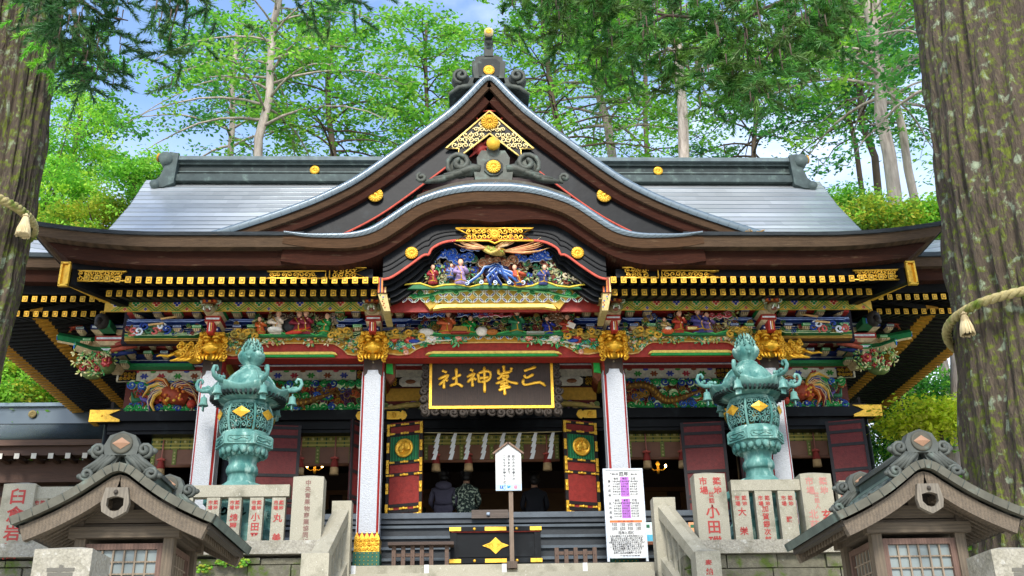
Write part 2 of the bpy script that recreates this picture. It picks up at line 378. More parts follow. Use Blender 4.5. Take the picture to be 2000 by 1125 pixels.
def leafy(mb, x, y, z, r, rnd, cols=None):
    cols = cols or [S('1f8a4a'), S('16703a'), S('59a86a'), S('148a86')]
    for i in range(5):
        a = rnd.uniform(0, 6.28); q = rnd.uniform(.5, 1)*r; c = rnd.choice(cols)
        mb.ell((x+q*math.cos(a), y-rnd.uniform(0, .03), z+q*math.sin(a)*.8), (r*.42, r*.1, r*.17), c, 6, 4, Matrix.Rotation(-a+rnd.uniform(-.5, .5), 3, 'Y'))
        mb.ell((x+q*math.cos(a), y-rnd.uniform(.0, .03)-r*.05, z+q*math.sin(a)*.8), (r*.36, r*.07, r*.03), S('c6d9a0'), 5, 3, Matrix.Rotation(-a, 3, 'Y'))
def cloud(mb, x, y, z, wd, h, col, line, rnd, k=4):
    for i in range(k):
        t = (i+.5)/k; r = h*rnd.uniform(.3, .5); cx_ = x-wd/2+wd*t; cz = z+rnd.uniform(-.22, .22)*h; d = 1 if i % 2 else -1; a0 = rnd.uniform(0, 6.3)
        mb.spiral(cx_, y+.012, cz, r*1.1, 1.5, a0, d, r*.30, line, 5, 14)
        mb.spiral(cx_, y-.014, cz, r*1.06, 1.5, a0, d, r*.19, col, 5, 14)
    pts = [(x-wd/2+wd*i/8, y, z-.2*h+.18*h*math.sin(i*1.7+a0)) for i in range(9)]
    mb.tube([(p[0], p[1]+.012, p[2]) for p in pts], h*.13, 5, line); mb.tube([(p[0], p[1]-.012, p[2]) for p in pts], h*.085, 5, col)
def figurine(mb, x, y, z, h, robe, rnd, lean=0, hat=None, trim=GOLD, arm=1, seat=True):
    """a carved and painted robed figure"""
    w_ = h*(.46 if seat else .36)
    mb.lathe([(w_*.62, 0), (w_*.66, h*.10), (w_*.5, h*.3), (w_*.42, h*.5), (w_*.34, h*.66), (w_*.12, h*.72)], 9, (x, y, z), robe, sx=1, sy=.55)
    k = 9*6
    for i in range(len(mb.v)-k, len(mb.v)):
        q = mb.v[i]; mb.v[i] = (q[0]+lean*(q[2]-z), q[1]-.15*(q[2]-z), q[2])
    hx, hy, hz_ = x+lean*h*.82, y-.13*h, z+h*.84
    mb.tube([(hx, hy, z+h*.68), (hx, hy, hz_-h*.05)], h*.05, 6, SKIN)
    mb.ell((hx, hy, hz_), (h*.105, h*.11, h*.14), SKIN, 8, 6)
    mb.ell((hx, hy+.02*h, hz_+h*.06), (h*.115, h*.11, h*.11), hat or BLACK, 8, 5)
    if hat: mb.lathe([(h*.14, 0), (h*.10, h*.03), (h*.06, h*.14)], 8, (hx, hy, hz_+h*.09), hat)
    for sg in (-1, 1):
        s0 = (hx+sg*w_*.36, hy, z+h*.63); e = (x+sg*w_*.62, hy-h*.1, z+h*.42); q = (x+sg*w_*.1+lean*h*.5+arm*w_*.18, hy-h*.24, z+h*(.42+.1*sg*arm))
        mb.tube([s0, e, q], [h*.07, h*.085, h*.05], 6, robe); mb.ell(q, h*.042, SKIN, 6, 4)
    mb.tube([(x-w_*.3, y-.3*h, z+h*.62), (x+lean*h*.3, y-.3*h, z+h*.42), (x+w_*.1, y-.36*h, z+h*.05)], h*.022, 5, trim)
    mb.tube([(x-w_*.6, y-.18*h, z+h*.06), (x, y-.38*h, z+h*.04), (x+w_*.6, y-.18*h, z+h*.06)], h*.025, 5, trim)
def waves(mb, x, y, z, wd, h, rnd):
    for i in range(9):
        a = rnd.uniform(-1, 1); x0 = x+a*wd*.5; pts = [(lerp(x, x0, t)+.06*wd*math.sin(t*7+i), y-.04*math.sin(t*3), z+h*(1-t)**.7*rnd.uniform(.9, 1.05)) for t in (0, .25, .5, .75, 1)]
        mb.tube([(p[0], p[1]+.012, p[2]+.01) for p in pts], h*.07, 5, S('c7d2e6')); mb.tube(pts, h*.06, 5, rnd.choice([S('1b3878'), S('14285e'), S('2f5590')]))
    for i in range(5):
        xx = x-wd*.5+wd*i/4; mb.spiral(xx, y-.03, z+h*.1, h*.12, 1.3, 0, 1 if i % 2 else -1, h*.03, S('b9c4d4'), 5, 10)
def creature(mb, x, y, z, wd, h, body, belly, mane, rnd, flip=1):
    """sinuous carved dragon filling wd x h"""
    pts, rs = [], []
    for i in range(26):
        t = i/25; pts.append((x+flip*wd*(t-.5)*.9+flip*.05*wd*math.sin(t*9), y-.05-.03*math.cos(t*11), z+h*.36*math.sin(t*8.2+.6)*(1-.35*t))); rs.append(h*.13*(math.sin(math.pi*min(1, t*1.15+.12))**.6+.12))
    mb.tube(pts, rs, 7, body)
    for i in range(1, 25, 1):
        p = pts[i]; r = rs[i]
        mb.ell((p[0], p[1]-r*.8, p[2]-r*.2), (r*.35, r*.3, r*.5), belly, 5, 4); mb.ell((p[0], p[1]-r*.2, p[2]+r*.95), (r*.25, r*.2, r*.5), mane, 5, 4)
    hx, hz_ = pts[0][0], pts[0][2]
    mb.ell((hx-flip*h*.1, y-.12, hz_+h*.04), (h*.2, h*.14, h*.15), body, 8, 6); mb.ell((hx-flip*h*.25, y-.16, hz_-h*.01), (h*.13, h*.1, h*.08), belly, 7, 5)
    for i in range(8):
        a = R(40+i*32); mb.tube([(hx, y-.1, hz_), (hx+flip*h*.2*math.cos(a), y-.14, hz_+h*.22*math.sin(a)), (hx+flip*h*.36*math.cos(a+.3), y-.1, hz_+h*.32*math.sin(a+.3))], [h*.05, h*.035, h*.008], 5, mane)
    for t in (6, 13, 19):
        p = pts[t]; q = (p[0]+flip*h*.14, p[1]-.05, p[2]-h*.25); mb.tube([p, q], [h*.07, h*.04], 6, body)
        for k in (-1, 0, 1): mb.tube([q, (q[0]+k*h*.07-flip*h*.05, q[1]-.03, q[2]-h*.08)], [h*.025, h*.006], 4, GOLD)
def swirls(mb, x0, x1, z0, z1, y, n, cols, rnd, r=(.05, .09), line=S('d0c8a0')):
    for i in range(n):
        x, z, q, d, a = rnd.uniform(x0, x1), rnd.uniform(z0, z1), rnd.uniform(*r), rnd.choice((-1, 1)), rnd.uniform(0, 6.3); yy = y-rnd.uniform(0, .05)
        mb.spiral(x, yy+.012, z, q*1.08, 1.3, a, d, q*.36, line, 4, 9); mb.spiral(x, yy-.012, z, q, 1.3, a, d, q*.27, rnd.choice(cols), 5, 9)
def plumes(mb, x, y, z, l, a0, spread, n, cols, rnd, curl=.5, th=.03):
    for i in range(n):
        a = a0+spread*(i/(max(1, n-1))-.5); c = cols[i % len(cols)]; ll = l*rnd.uniform(.75, 1.1)
        pts = [(x+ll*t*math.cos(a+curl*t*t), y-.03-.05*math.sin(t*3)-.004*i, z+ll*t*math.sin(a+curl*t*t)) for t in (0, .25, .5, .75, 1)]
        mb.tube(pts, [th*.6, th, th*1.05, th*.8, th*.15], 5, c)
        mb.tube([(p[0], p[1]-th*.9, p[2]) for p in pts], [th*.08, th*.16, th*.18, th*.14, th*.04], 4, S('d8c28a'))
def phoenix(mb, x, y, z, wd, h, rnd, flip=1):
    f = flip
    mb.ell((x, y-.08, z), (wd*.13, h*.16, h*.2), S('8a7434'), 9, 6, Matrix.Rotation(.3*f, 3, 'Y'))
    for i in range(14): mb.ell((x+rnd.uniform(-.1, .1)*wd, y-.08-h*.14, z+rnd.uniform(-.14, .14)*h), (h*.05, h*.03, h*.05), S('7f8f3a'), 5, 4)
    mb.tube([(x-f*wd*.08, y-.1, z+h*.02), (x-f*wd*.02, y-.16, z-h*.2), (x+f*wd*.05, y-.18, z-h*.1)], [h*.1, h*.07, h*.06], 6, S('b9a054'))
    mb.ell((x+f*wd*.06, y-.19, z-h*.06), (h*.08, h*.07, h*.07), S('b98a5a'), 7, 5); mb.tube([(x+f*wd*.08, y-.2, z-h*.06), (x+f*wd*.13, y-.22, z-h*.12)], [h*.03, h*.005], 5, GOLD)
    plumes(mb, x-f*wd*.05, y-.05, z+h*.1, wd*.34, math.pi*.99 if f > 0 else .01*math.pi, .55, 7, [S('a0623a'), S('c0946a'), S('7d4226')], rnd, -.3*f, h*.05)
    plumes(mb, x+f*wd*.02, y-.05, z+h*.12, wd*.3, math.pi*.10 if f > 0 else .90*math.pi, .45, 6, [S('b89a78'), S('96562e'), S('a87a4a')], rnd, .3*f, h*.05)
    plumes(mb, x+f*wd*.1, y-.03, z, wd*.46, -.05 if f > 0 else math.pi+.05, .4, 6, [S('a05a34'), S('c08a58'), S('8a3c24')], rnd, .25*f, h*.045)

# ------------------------------------------------------------------ the shrine hall
HALL = thing('shrine_hall', 'large black, red and gilded shrine hall with a curved porch gable and painted carvings', 'shrine hall', (0, 17, 2.6))
rnd = random.Random(11)

# --- main roof: stepped copper courses, hipped at the ends
def roof_profile(s):                 # s 0 at the eave, 1 at the ridge
    q = sample([(16.9, 7.95), (17.5, 8.50), (18.1, 9.10), (19.1, 10.18), (20.25, 11.40)], 40); t = s*40; j = min(int(t), 39)
    return lerp(q[j][0], q[j+1][0], t-j), lerp(q[j][1], q[j+1][1], t-j)
def roof_half(s): return 7.22+1.5*max(0, 1-s/.42)**2.2*1.65+.14*max(0, s-.75)/.25
mb = MB(); NC = 25; RC = S('a6a9a8'); RCL = S('bbbebd')
for i in range(NC):
    y0, z0 = roof_profile(i/NC); y1, z1 = roof_profile((i+1)/NC); h0, h1 = roof_half(i/NC), roof_half((i+1)/NC); nx = 40
    rows = [[], [], []]
    for k in range(nx+1):
        u = max(-1, min(1, 2*k/nx-1+(.5/nx if i % 2 and 0 < k < nx else 0))); lift0 = .30*max(0, abs(u)-.75)**2/.0625*max(0, 1-i/12); lift1 = .30*max(0, abs(u)-.75)**2/.0625*max(0, 1-(i+1)/12)
        rows[0].append((h0*u, y0, z0+lift0)); rows[1].append((h0*u, y0-.004, z0+.016+lift0)); rows[2].append((h1*u, y1, z1+.002+lift1))
    mb.grid(rows[:2], S('6d787e'), False); mb.grid(rows[1:], (RC, RCL)[i % 3 == 1], False)
    for k in range(nx): f_ = rnd.uniform(.9, 1.06); mb.c[-1-k] = tuple(q*f_ for q in mb.c[-1-k])
    for sg in (-1, 1):               # hip side, front to back
        a = [(sg*h0, lerp(y0, 40.5-y0, k/6), z0+.02+.3*max(0, 1-i/12)*abs(2*k/6-1)**4) for k in range(7)]; b = [(sg*h1, lerp(y1, 40.5-y1, k/6), z1+.02+.3*max(0, 1-(i+1)/12)*abs(2*k/6-1)**4) for k in range(7)]
        mb.grid([a, b], RC, False, flip=sg > 0)
    mb.grid([[(-h0, 40.5-y0, z0), (h0, 40.5-y0, z0)], [(-h1, 40.5-y1, z1), (h1, 40.5-y1, z1)]], RC, False, True)
ROOF = mb.build('main_roof', 'copper', HALL)
# ridge box
mb = MB(); DK = S('3d4846'); DK2 = S('2b3433')
for (y0, y1, z0, z1, c) in ((19.9, 20.6, 11.2, 11.36, DK), (20.0, 20.5, 11.36, 11.62, DK2), (19.94, 20.56, 11.62, 11.69, DK), (19.86, 20.64, 11.69, 11.78, S('5e6a6b'))):
    mb.box(-6.72, 6.72, y0, y1, z0, z1, c)
mb.box(-6.72, 6.72, 19.98, 20.0, 11.45, 11.475, S('56625f'))
mb.tube([(-6.8, 20.25, 11.81), (6.8, 20.25, 11.81)], .085, 10, S('6c787b'))
RIDGE = mb.build('ridge', 'darkcopper', ROOF)
for sg in (-1, 1):
    mb = MB(); x = sg*6.78
    pr = [(-.16, 11.12), (-.2, 11.98), (.02, 12.02), (.1, 11.9), (.1, 11.62), (.2, 11.3), (.34, 11.16), (.36, 11.0), (.1, 11.0)]
    mb.prism([(x+sg*a, b) for a, b in pr], 19.82, 20.68, S('47524f'))
    for (dx, z, r) in ((.10, 11.82, .17), (.30, 11.07, .11)):
        mb.lathe([(r, -.48), (r, .48)], 14, (0, 0, 0), S('56615d'))
        for i in range(len(mb.v)-28, len(mb.v)):
            q = mb.v[i]; mb.v[i] = (x+sg*dx+q[0], 20.25+q[2], z+q[1])
    mb.tube([(x-sg*.1, 20.25, 12.0), (x+sg*.2, 20.25, 12.06), (x+sg*.42, 20.25, 12.14)], [.12, .11, .10], 10, S('4a5552'))
    mb.tube([(x+sg*.415, 20.25, 12.138), (x+sg*.46, 20.25, 12.15)], [.112, .112], 10, S('b98a30'))
    mb.v = [(x+(p[0]-x)*.85, p[1], 11.0+(p[2]-11.0)*.84) for p in mb.v]; mb.build('ridge_end_tile', 'darkcopper', ROOF)
    mb = MB(); crest(mb, sg*3.72, 19.97, 11.5, .105); mb.build('ridge_crest', 'gold', ROOF)

# --- hall eave (behind the porch roof) and its side eaves
mb = MB()
def lift(x, a=7.6, b=9.75, h=.25): return h*max(0, (abs(x)-a)/(b-a))**2
WG, WD = S('5a4836'), S('3a1d0f')
xs = [-9.8, -9.3, -8.8, -8.4, -8, -7.6, -7.2, -6.6, -3]
for sg in (-1, 1):
    for (zt, zb, y, hw, c) in ((8.0, 7.92, 16.75, 9.80, S('4d5557')), (7.92, 7.74, 16.8, 9.74, WG), (7.74, 7.52, 16.92, 9.6, WD), (7.52, 7.36, 17.1, 9.5, BLACK)):
        X = [max(q, -hw) for q in xs if q > -hw+.01 or q == xs[0]]
        A = [(sg*q, zt+lift(q)) for q in X]; B = [(sg*max(q, -hw+.12), zb+lift(q)) for q in X]
        mb.strip(A, B, y, y+.7, c)
        # side run, going back
        if zt == 8.0: sd_mb = MB()
        for k in range(8):
            y0, y1 = y+k*1.25, y+(k+1)*1.25
            l0, l1 = lift(9.75)*max(0, 1-(y0-y)/1.8)**2, lift(9.75)*max(0, 1-(y1-y)/1.8)**2
            x0, x1 = sg*hw, sg*(hw-.6)
            sd_mb.add([(x0, y0, zb+l0), (x0, y1, zb+l1), (x0, y1, zt+l1), (x0, y0, zt+l0), (x1, y0, zb+l0), (x1, y1, zb+l1)], [(0, 1, 2, 3), (0, 4, 5, 1)] if sg < 0 else [(3, 2, 1, 0), (1, 5, 4, 0)], c)
    sd_mb.build('side_eave', 'shingle', HALL)
    mb.build('hall_eave', 'shingle', HALL); mb = MB()
def rafter_mb(mb, x, y0, y1, z, s=.085, h=.105, slope=.28, col=BLACK):
    vs = []
    for (y, dz) in ((y0, 0), (y1, (y1-y0)*slope)):
        vs += [(x-s/2, y, z-h/2+dz), (x+s/2, y, z-h/2+dz), (x+s/2, y, z+h/2+dz), (x-s/2, y, z+h/2+dz)]
    mb.add(vs, [(0, 1, 2, 3), (1, 0, 4, 5), (2, 1, 5, 6), (3, 2, 6, 7), (0, 3, 7, 4), (7, 6, 5, 4)], col)
    for d, c, f in ((.006, GOLD, 1.04), (.009, S('2a2218'), .62), (.014, GOLD, .42)):
        mb.box(x-s/2*f, x+s/2*f, y0-d, y0-d+.004, z-h/2*f, z+h/2*f, c)
    return mb
# side and far rafters: past the hundred that show largest, one part
mb = MB()
for sg in (-1, 1):
    x = 6.75
    while x < 9.2:
        rafter_mb(mb, sg*x, 17.05, 17.9, 7.255+lift(x)*.5, .085, .10); 
        if x < 8.9: rafter_mb(mb, sg*(x+.06), 17.35, 18.6, 7.10+lift(x)*.4, .085, .10)
        x += .163
    for k in range(58):                 # rafters of the side eaves run outwards
        y = 17.5+k*.155; u = .1*max(0, 1-k/10)
        for (xa, xb, za, zb, tip) in ((7.95, 9.38, 7.30, 7.20, .26), (6.7, 8.12, 7.34, 7.08, .22)):
            za += u; zb += u
            for (p, q, c) in ((xa, xb-tip, S('15130f')), (xb-tip, xb, S('a8771f'))):
                f0 = (p-xa)/(xb-xa); f1 = (q-xa)/(xb-xa); z0, z1 = lerp(za, zb, f0), lerp(za, zb, f1); b = len(mb.v)
                vs = [(sg*X, Y, Z) for X, Zc in ((p, z0), (q, z1)) for Y in (y-.04, y+.04) for Z in (Zc-.05, Zc+.05)]
                mb.add(vs, [(0, 1, 3, 2), (4, 6, 7, 5), (0, 4, 5, 1), (2, 3, 7, 6), (0, 2, 6, 4)], c)
tag(mb.build('side_rafters', 'paint', HALL), kind='stuff')
mb = MB()
for sg in (-1, 1):                      # dark boarding above the rafters
    mb.add([(sg*6.6, 17.2, 7.5), (sg*9.5, 17.2, 7.38), (sg*9.5, 27, 7.33), (sg*6.6, 27, 7.5)], [(0, 1, 2, 3)], S('1b1712'))
    mb.add([(sg*6.0, 17.2, 7.45), (sg*9.4, 17.2, 7.40), (sg*9.4, 18.9, 7.6), (sg*6.0, 18.9, 7.7)], [(0, 1, 2, 3)], S('141210'))
mb.box(-6.8, 6.8, 16.9, 27, 7.72, 7.78, BLACK)
mb.build('eave_boarding', 'matte', HALL)

# --- porch roof with its layered bark eave
mb = MB(); rows = []
def plift(x): return .22*max(0, (abs(x)-5.2)/2.2)**2
XS = [3.05, 4, 5.2, 5.6, 6, 6.4, 6.8, 7.1, 7.4]
for sg in (-1, 1):
  rows = []
  for j in range(9):
    t = j/8; rows.append([(sg*x*lerp(1, .99, t), lerp(15.08, 18.3, t), lerp(7.545, 8.98, t)-.12*math.sin(math.pi*t)*.6+plift(x)*(1-t)) for x in XS])
  mb.grid(rows, S('76838b'), True, sg < 0)
PORCH = mb.build('porch_roof', 'copper', HALL)
mb = MB()
for sg in (-1, 1):
    X = [2.9, 3.4, 4, 4.6, 5.2, 5.6, 6, 6.4, 6.8, 7.1, 7.4]
    for (zt, zb, y, e0, e1, c) in ((7.56, 7.50, 15.06, 7.42, 7.40, S('3b4042')), (7.50, 7.31, 15.10, 7.38, 7.16, WG), (7.31, 7.06, 15.26, 7.06, 6.74, WD)):
        n = 14; x0 = 3.02 if zt > 7.4 else 2.65
        A = [(sg*lerp(x0, e0, i/n), zt+plift(lerp(x0, e0, i/n))) for i in range(n+1)]
        B = [(sg*lerp(x0, e1, i/n), zb+plift(lerp(x0, e0, i/n))*.92) for i in range(n+1)]
        mb.strip(A, B, y, y+1.2, c)
        # end return
        mb.add([(sg*e0, y, zt+plift(e0)), (sg*e1, y, zb+plift(e0)*.92), (sg*e1, y+2.6, zb+.25), (sg*e0, y+2.6, zt+.35)], [(0, 1, 2, 3)], c)
    mb.build('porch_eave', 'shingle', PORCH); mb = MB()
mb = MB()
for sg in (-1, 1):
    n = 10; A = [(sg*lerp(1.95, 6.72, i/n), 7.08+plift(lerp(1.95, 7.2, i/n))*.8) for i in range(n+1)]; B = [(sg*lerp(1.95, 6.66, i/n), 6.93+plift(lerp(1.95, 7.0, i/n))*.7) for i in range(n+1)]
    mb.strip(A, B, 15.45, 15.6, BLACK)
    A = [(sg*lerp(1.95, 6.62, i/n), 7.0+plift(lerp(1.95, 7.2, i/n))*.7) for i in range(n+1)]; B = [(sg*lerp(1.95, 6.62, i/n), 6.93) for i in range(n+1)]
    mb.box(*sorted((sg*1.85, sg*6.35)), 15.74, 16.3, 6.86, 6.89, BLACK)
    # soffit above rafters, back to the wall
    mb.add([(sg*1.85, 15.5, 6.95), (sg*6.6, 15.5, 6.97), (sg*6.6, 18.6, 7.62), (sg*1.85, 18.6, 7.62)], [(0, 1, 2, 3)], S('17130f'))
    # corner hip rafter with gilt cap frame
    a, b = Vector((sg*6.68, 15.36, 6.93)), Vector((sg*5.5, 17.2, 6.9))
    d = (b-a).normalized(); mb.cbox((a+b)/2, (.13, (b-a).length, .26), BLACK, Matrix.Rotation(math.atan2(-d.x, d.y), 3, 'Z'))
    mb.build('fascia_board', 'lacquer', PORCH); mb = MB()
for sg in (-1, 1):
    mb = MB(); x = sg*6.73
    for (dx, dz, sx_, sz_) in ((0, .19, .15, .03), (0, -.19, .15, .03), (-.06, 0, .03, .38), (.06, 0, .03, .38)): mb.box(x+dx-sx_/2, x+dx+sx_/2, 15.27, 15.33, 6.93+dz-sz_/2, 6.93+dz+sz_/2, GOLD)
    mb.box(x-.05, x+.05, 15.31, 15.36, 6.75, 7.1, BLACK)
    xa, xb = sg*6.62, sg*5.82
    mb.add([(xa, 15.42, 6.75), (sg*6.7, 15.3, 6.75), (sg*6.3, 15.95, 6.72), (sg*6.2, 15.95, 6.72)], [(0, 1, 2, 3)], GOLD)
    # filigree plate
    mb.tube([(xa, 15.42, 6.87), (xa, 15.42, 7.05), (xb, 15.42, 7.03), (xb+sg*.16, 15.42, 6.95), (xb, 15.42, 6.87), (xa, 15.42, 6.87)], .014, 4, GOLD)
    scroll_fill(mb, min(xa, xb)+.05, max(xa, xb)-.08, 6.88, 7.04, 15.42, .05, .012, GOLD, rnd, 1.1)
    mb.build('corner_fitting', 'gold', PORCH)
    mb = MB(); x0, x1, x2 = sg*3.62, sg*2.66, sg*1.98
    for (p, q, zt, e) in ((x1+sg*.03, x0, 7.03, 1), (x1-sg*.03, sg*1.95+sg*.1, 7.09, -1)):
        mb.tube([(p, 15.40, 6.90), (p, 15.40, zt), (q, 15.40, zt-.01), (q-e*sg*.2, 15.40, lerp(6.9, zt, .5)), (q, 15.40, 6.905), (p, 15.40, 6.90)], .014, 4, GOLD)
        scroll_fill(mb, min(p, q)+.04, max(p, q)-.16, 6.91, zt-.01, 15.41, .055, .012, GOLD, rnd, 1.1)
    mb.build('eave_fitting', 'gold', PORCH)

# rafters: two rows under the porch eave
proto = {}
cnt = 0; rest = MB()
for row, (x0, y0, y1, z, n) in enumerate(((1.90, 15.40, 16.15, 6.865, 29), (1.95, 15.70, 18.3, 6.775, 27))):
    for k in range(n):
        for sg in (-1, 1):
            x = sg*(x0+k*.1615)
            if row == 1 and k >= 20: rafter_mb(rest, x, y0, y1, z); continue
            zz = z+(plift(abs(x)+.3)*.5 if row == 0 else plift(abs(x))*.3)
            if row not in proto:
                proto[row] = rafter_mb(MB(), x, y0, y1, z).build('rafter', 'paint', HALL, loc=(x, y0, z)); o = proto[row]
            else: o = proto[row].copy(); COL.objects.link(o)
            o.location = Vector((x, y0, zz))-Vector(HALL['_w']); o['_w'] = (x, y0, zz)
rest.build('rafter_ends', 'paint', HALL)['kind'] = 'stuff'

# --- curved porch gable (undulating front)
top = [(-3.33, 7.58), (-3.0, 7.545), (-2.65, 7.55), (-2.3, 7.575), (-2.0, 7.67), (-1.7, 7.88), (-1.37, 8.13), (-1.05, 8.29), (-.71, 8.41), (-.35, 8.48), (0, 8.50)]
half = sample(top, 36); TOPC = half+mirror(half)[::-1][1:]
def off(d0, d1=None):
    d1 = d0 if d1 is None else d1
    q = offset(TOPC, d0)
    return q
mb = MB(); c0 = TOPC
n = len(TOPC)
def lay(d0, d1, e=1.9):             # layer depth: d0 over the hump, d1 at the low ends
    return [d1+(d0-d1)*max(0, min(1, (3.35-abs(x))/(3.35-e))) for x, z in TOPC]
RIM = [a-.06*min(1, abs(x)/1.2) for a, (x, z) in zip(lay(.20, .11), TOPC)]
rows = [[(x, 15.07, z) for x, z in offset(TOPC, RIM)], [(x, 15.03, z) for x, z in offset(TOPC, [q*.66 for q in RIM])], [(x, 15.04, z) for x, z in offset(TOPC, [q*.33 for q in RIM])], [(x, 15.12, z) for x, z in TOPC]]+[[(x, y, z+.02*(y-15.2)) for x, z in offset(TOPC, -.03)] for y in (15.4, 16, 17, 18)]
mb.grid(rows, S('6b7980'), True)
for i in range(0, n-1):                # seams of the copper sheets on the rim
    mb.tube([Vector(rows[0][i]), Vector(rows[1][min(i+1, n-1)]), Vector(rows[2][min(i+1, n-1)]), Vector(rows[3][min(i+2, n-1)])], .0035, 3, S('505b61'))
CG = mb.build('curved_gable', 'copper', HALL)
mb = MB()
L1, L2 = [a+b for a, b in zip(RIM, lay(.18, .16))], [a+b for a, b in zip(RIM, [.50-.18*min(1, (abs(x)/1.15)**1.5)+.10*max(0, min(1, (abs(x)-1.9)/.6)) for x, z in TOPC])]
mb.strip(offset(TOPC, [q-.01 for q in RIM]), offset(TOPC, L1), 15.09, 15.9, S('573f2a')); mb.strip(offset(TOPC, [q+.004 for q in L1]), offset(TOPC, L2), 15.2, 15.9, S('3d1d0f'))
for sg in (-1, 1): pass
mb.build('gable_bark_layers', 'shingle', CG)
def Q(pts, Y): return [(P(a, b, Y).x, P(a, b, Y).z) for a, b in pts]
redl = Q([(744, 546), (762, 541), (794, 520), (823, 499), (834, 497), (841, 485), (864, 473), (896, 469), (930, 468), (963, 468)], 15.34)
sx0 = redl[-1][0]; redl = [(x-sx0, z) for x, z in redl]; rl = sample(redl, 34); REDC = rl+mirror(rl)[::-1][1:]
bark = offset(TOPC, L2)
mb = MB()
def at_x(line, x):
    for a, b in zip(line[:-1], line[1:]):
        if a[0] <= x <= b[0]: return lerp(a[1], b[1], (x-a[0])/(b[0]-a[0]+1e-9))
    return line[0][1] if x < line[0][0] else line[-1][1]
A = [(x, max(z+.05, at_x(bark, x)+.06)) for x, z in REDC]
mb.strip(A, REDC, 15.36, 15.5, BLACK)
mids = [[(x, lerp(z, at_x(bark, x), f)) for x, z in REDC] for f in (.35, .55)]
for md_ in mids: mb.tube([(x, 15.355, z) for x, z in md_], .012, 4, S('2a2d30'))
mb.build('barge_board', 'lacquer', CG)
mb = MB(); mb.tube([(x, 15.345, z) for x, z in REDC], .022, 5, S('b24a3a')); mb.build('red_edging', 'paint', CG)
# stepped black mouldings inside the opening
mb = MB()
for k, (d, y) in enumerate(((.07, 15.44), (.14, 15.52), (.21, 15.60), (.27, 15.66))):
    lo = [(x*(1-.02*k), z-d*max(0, min(1, (abs(x)-.85)/.4))) for x, z in REDC]; mb.strip([(x, z+.14) for x, z in lo], lo, y, y+.1, S('0d0e0f')); mb.tube([(x, y-.004, z) for x, z in lo], .008, 4, S('30302e'))
mb.box(-1.9, 1.9, 15.86, 15.9, 6.9, 8.0, S('100d0b'))
mb.build('inner_moulding', 'lacquer', CG)
for sg in (-1, 1):
    mb = MB(); crest(mb, sg*1.335, 15.34, P(808, 492, 15.3).z, .105); mb.build('chrysanthemum_crest', 'gold', CG)
mb = MB(); zt, zb = PZ(446, 15.3), PZ(470, 15.3)
zm = zt-.015
mb.tube([(-.63, 15.3, zt), (.63, 15.3, zt), (.42, 15.3, lerp(zb, zt, .5)), (.63, 15.3, zb), (.1, 15.3, zb), (0, 15.3, zb-.05), (-.1, 15.3, zb), (-.63, 15.3, zb), (-.42, 15.3, lerp(zb, zt, .5)), (-.63, 15.3, zt)], .017, 5, GOLD)
scroll_fill(mb, -.46, .46, zb+.01, zt-.01, 15.3, .055, .013, GOLD, rnd, 1.2); crest(mb, 0, 15.29, (zt+zb)/2, .085)
mb.build('gilt_pendant', 'gold', CG)
# ridge ornament on top of the curved gable
def cloud_tile(mb, x0, z0, sc_, y, col, sg):
    """flowing scroll shoulder of a ridge-end ornament"""
    for k in range(4):
        f = 1-.16*k
        mb.tube([(x0+sg*(.30*f+.0)*sc_, y-.02*k, z0+.02*k*sc_), (x0+sg*(.62*f)*sc_, y-.02*k, z0+(.0+.03*k)*sc_), (x0+sg*1.0*f*sc_, y-.02*k, z0+(-.16+.06*k)*sc_), (x0+sg*1.42*f*sc_, y-.02*k, z0+(-.22+.07*k)*sc_)], [.09*sc_, .10*sc_, .08*sc_, .04*sc_], 6, col)
    mb.spiral(x0+sg*.62*sc_, y-.03, z0+.22*sc_, .30*sc_, 1.4, math.pi/2, -sg, .07*sc_, col, 6, 16)
    mb.ell((x0+sg*.62*sc_, y+.06, z0+.2*sc_), (.3*sc_, .1, .3*sc_), col, 10, 6)
    mb.spiral(x0+sg*1.45*sc_, y-.02, z0-.13*sc_, .13*sc_, 1.2, math.pi, sg, .05*sc_, col, 6, 10)
mb = MB(); CY = 15.5; zc = PZ(328, CY); k = .0088; DB = S('50524a')
mb.prism([(-.30, zc-.27), (-.33, zc-.06), (-.26, zc-.02), (-.28, zc+.2), (-.2, zc+.34), (.2, zc+.34), (.28, zc+.2), (.26, zc-.02), (.33, zc-.06), (.30, zc-.27)], CY, CY+.3, DB)
mb.lathe([(.17, 0), (.17, .03), (.13, .03)], 8, (0, 0, 0), S('2b2c28'), False, R(22.5))
for i in range(len(mb.v)-24, len(mb.v)):
    q = mb.v[i]; mb.v[i] = (q[0], CY-q[2], zc+q[1])
for sg in (-1, 1): cloud_tile(mb, sg*.1, zc-.06, .76, CY+.08, DB, sg)
mb.tube([(0, CY+.35, zc+.42), (0, CY-.06, zc+.42)], .105, 12, DB); mb.tube([(0, CY-.055, zc+.42), (0, CY-.13, zc+.42)], .115, 12, GOLD)
base = [(x, z) for x, z in offset(TOPC, -.10) if abs(x) < 1.3]; mb.strip([(x*.98, z+.11) for x, z in base], base, CY-.1, CY+.3, S('4a4438'))
OR = mb.build('ridge_ornament', 'darkcopper', CG)
mb = MB(); crest(mb, 0, CY-.04, zc, .125); mb.build('chrysanthemum_crest', 'gold', OR)

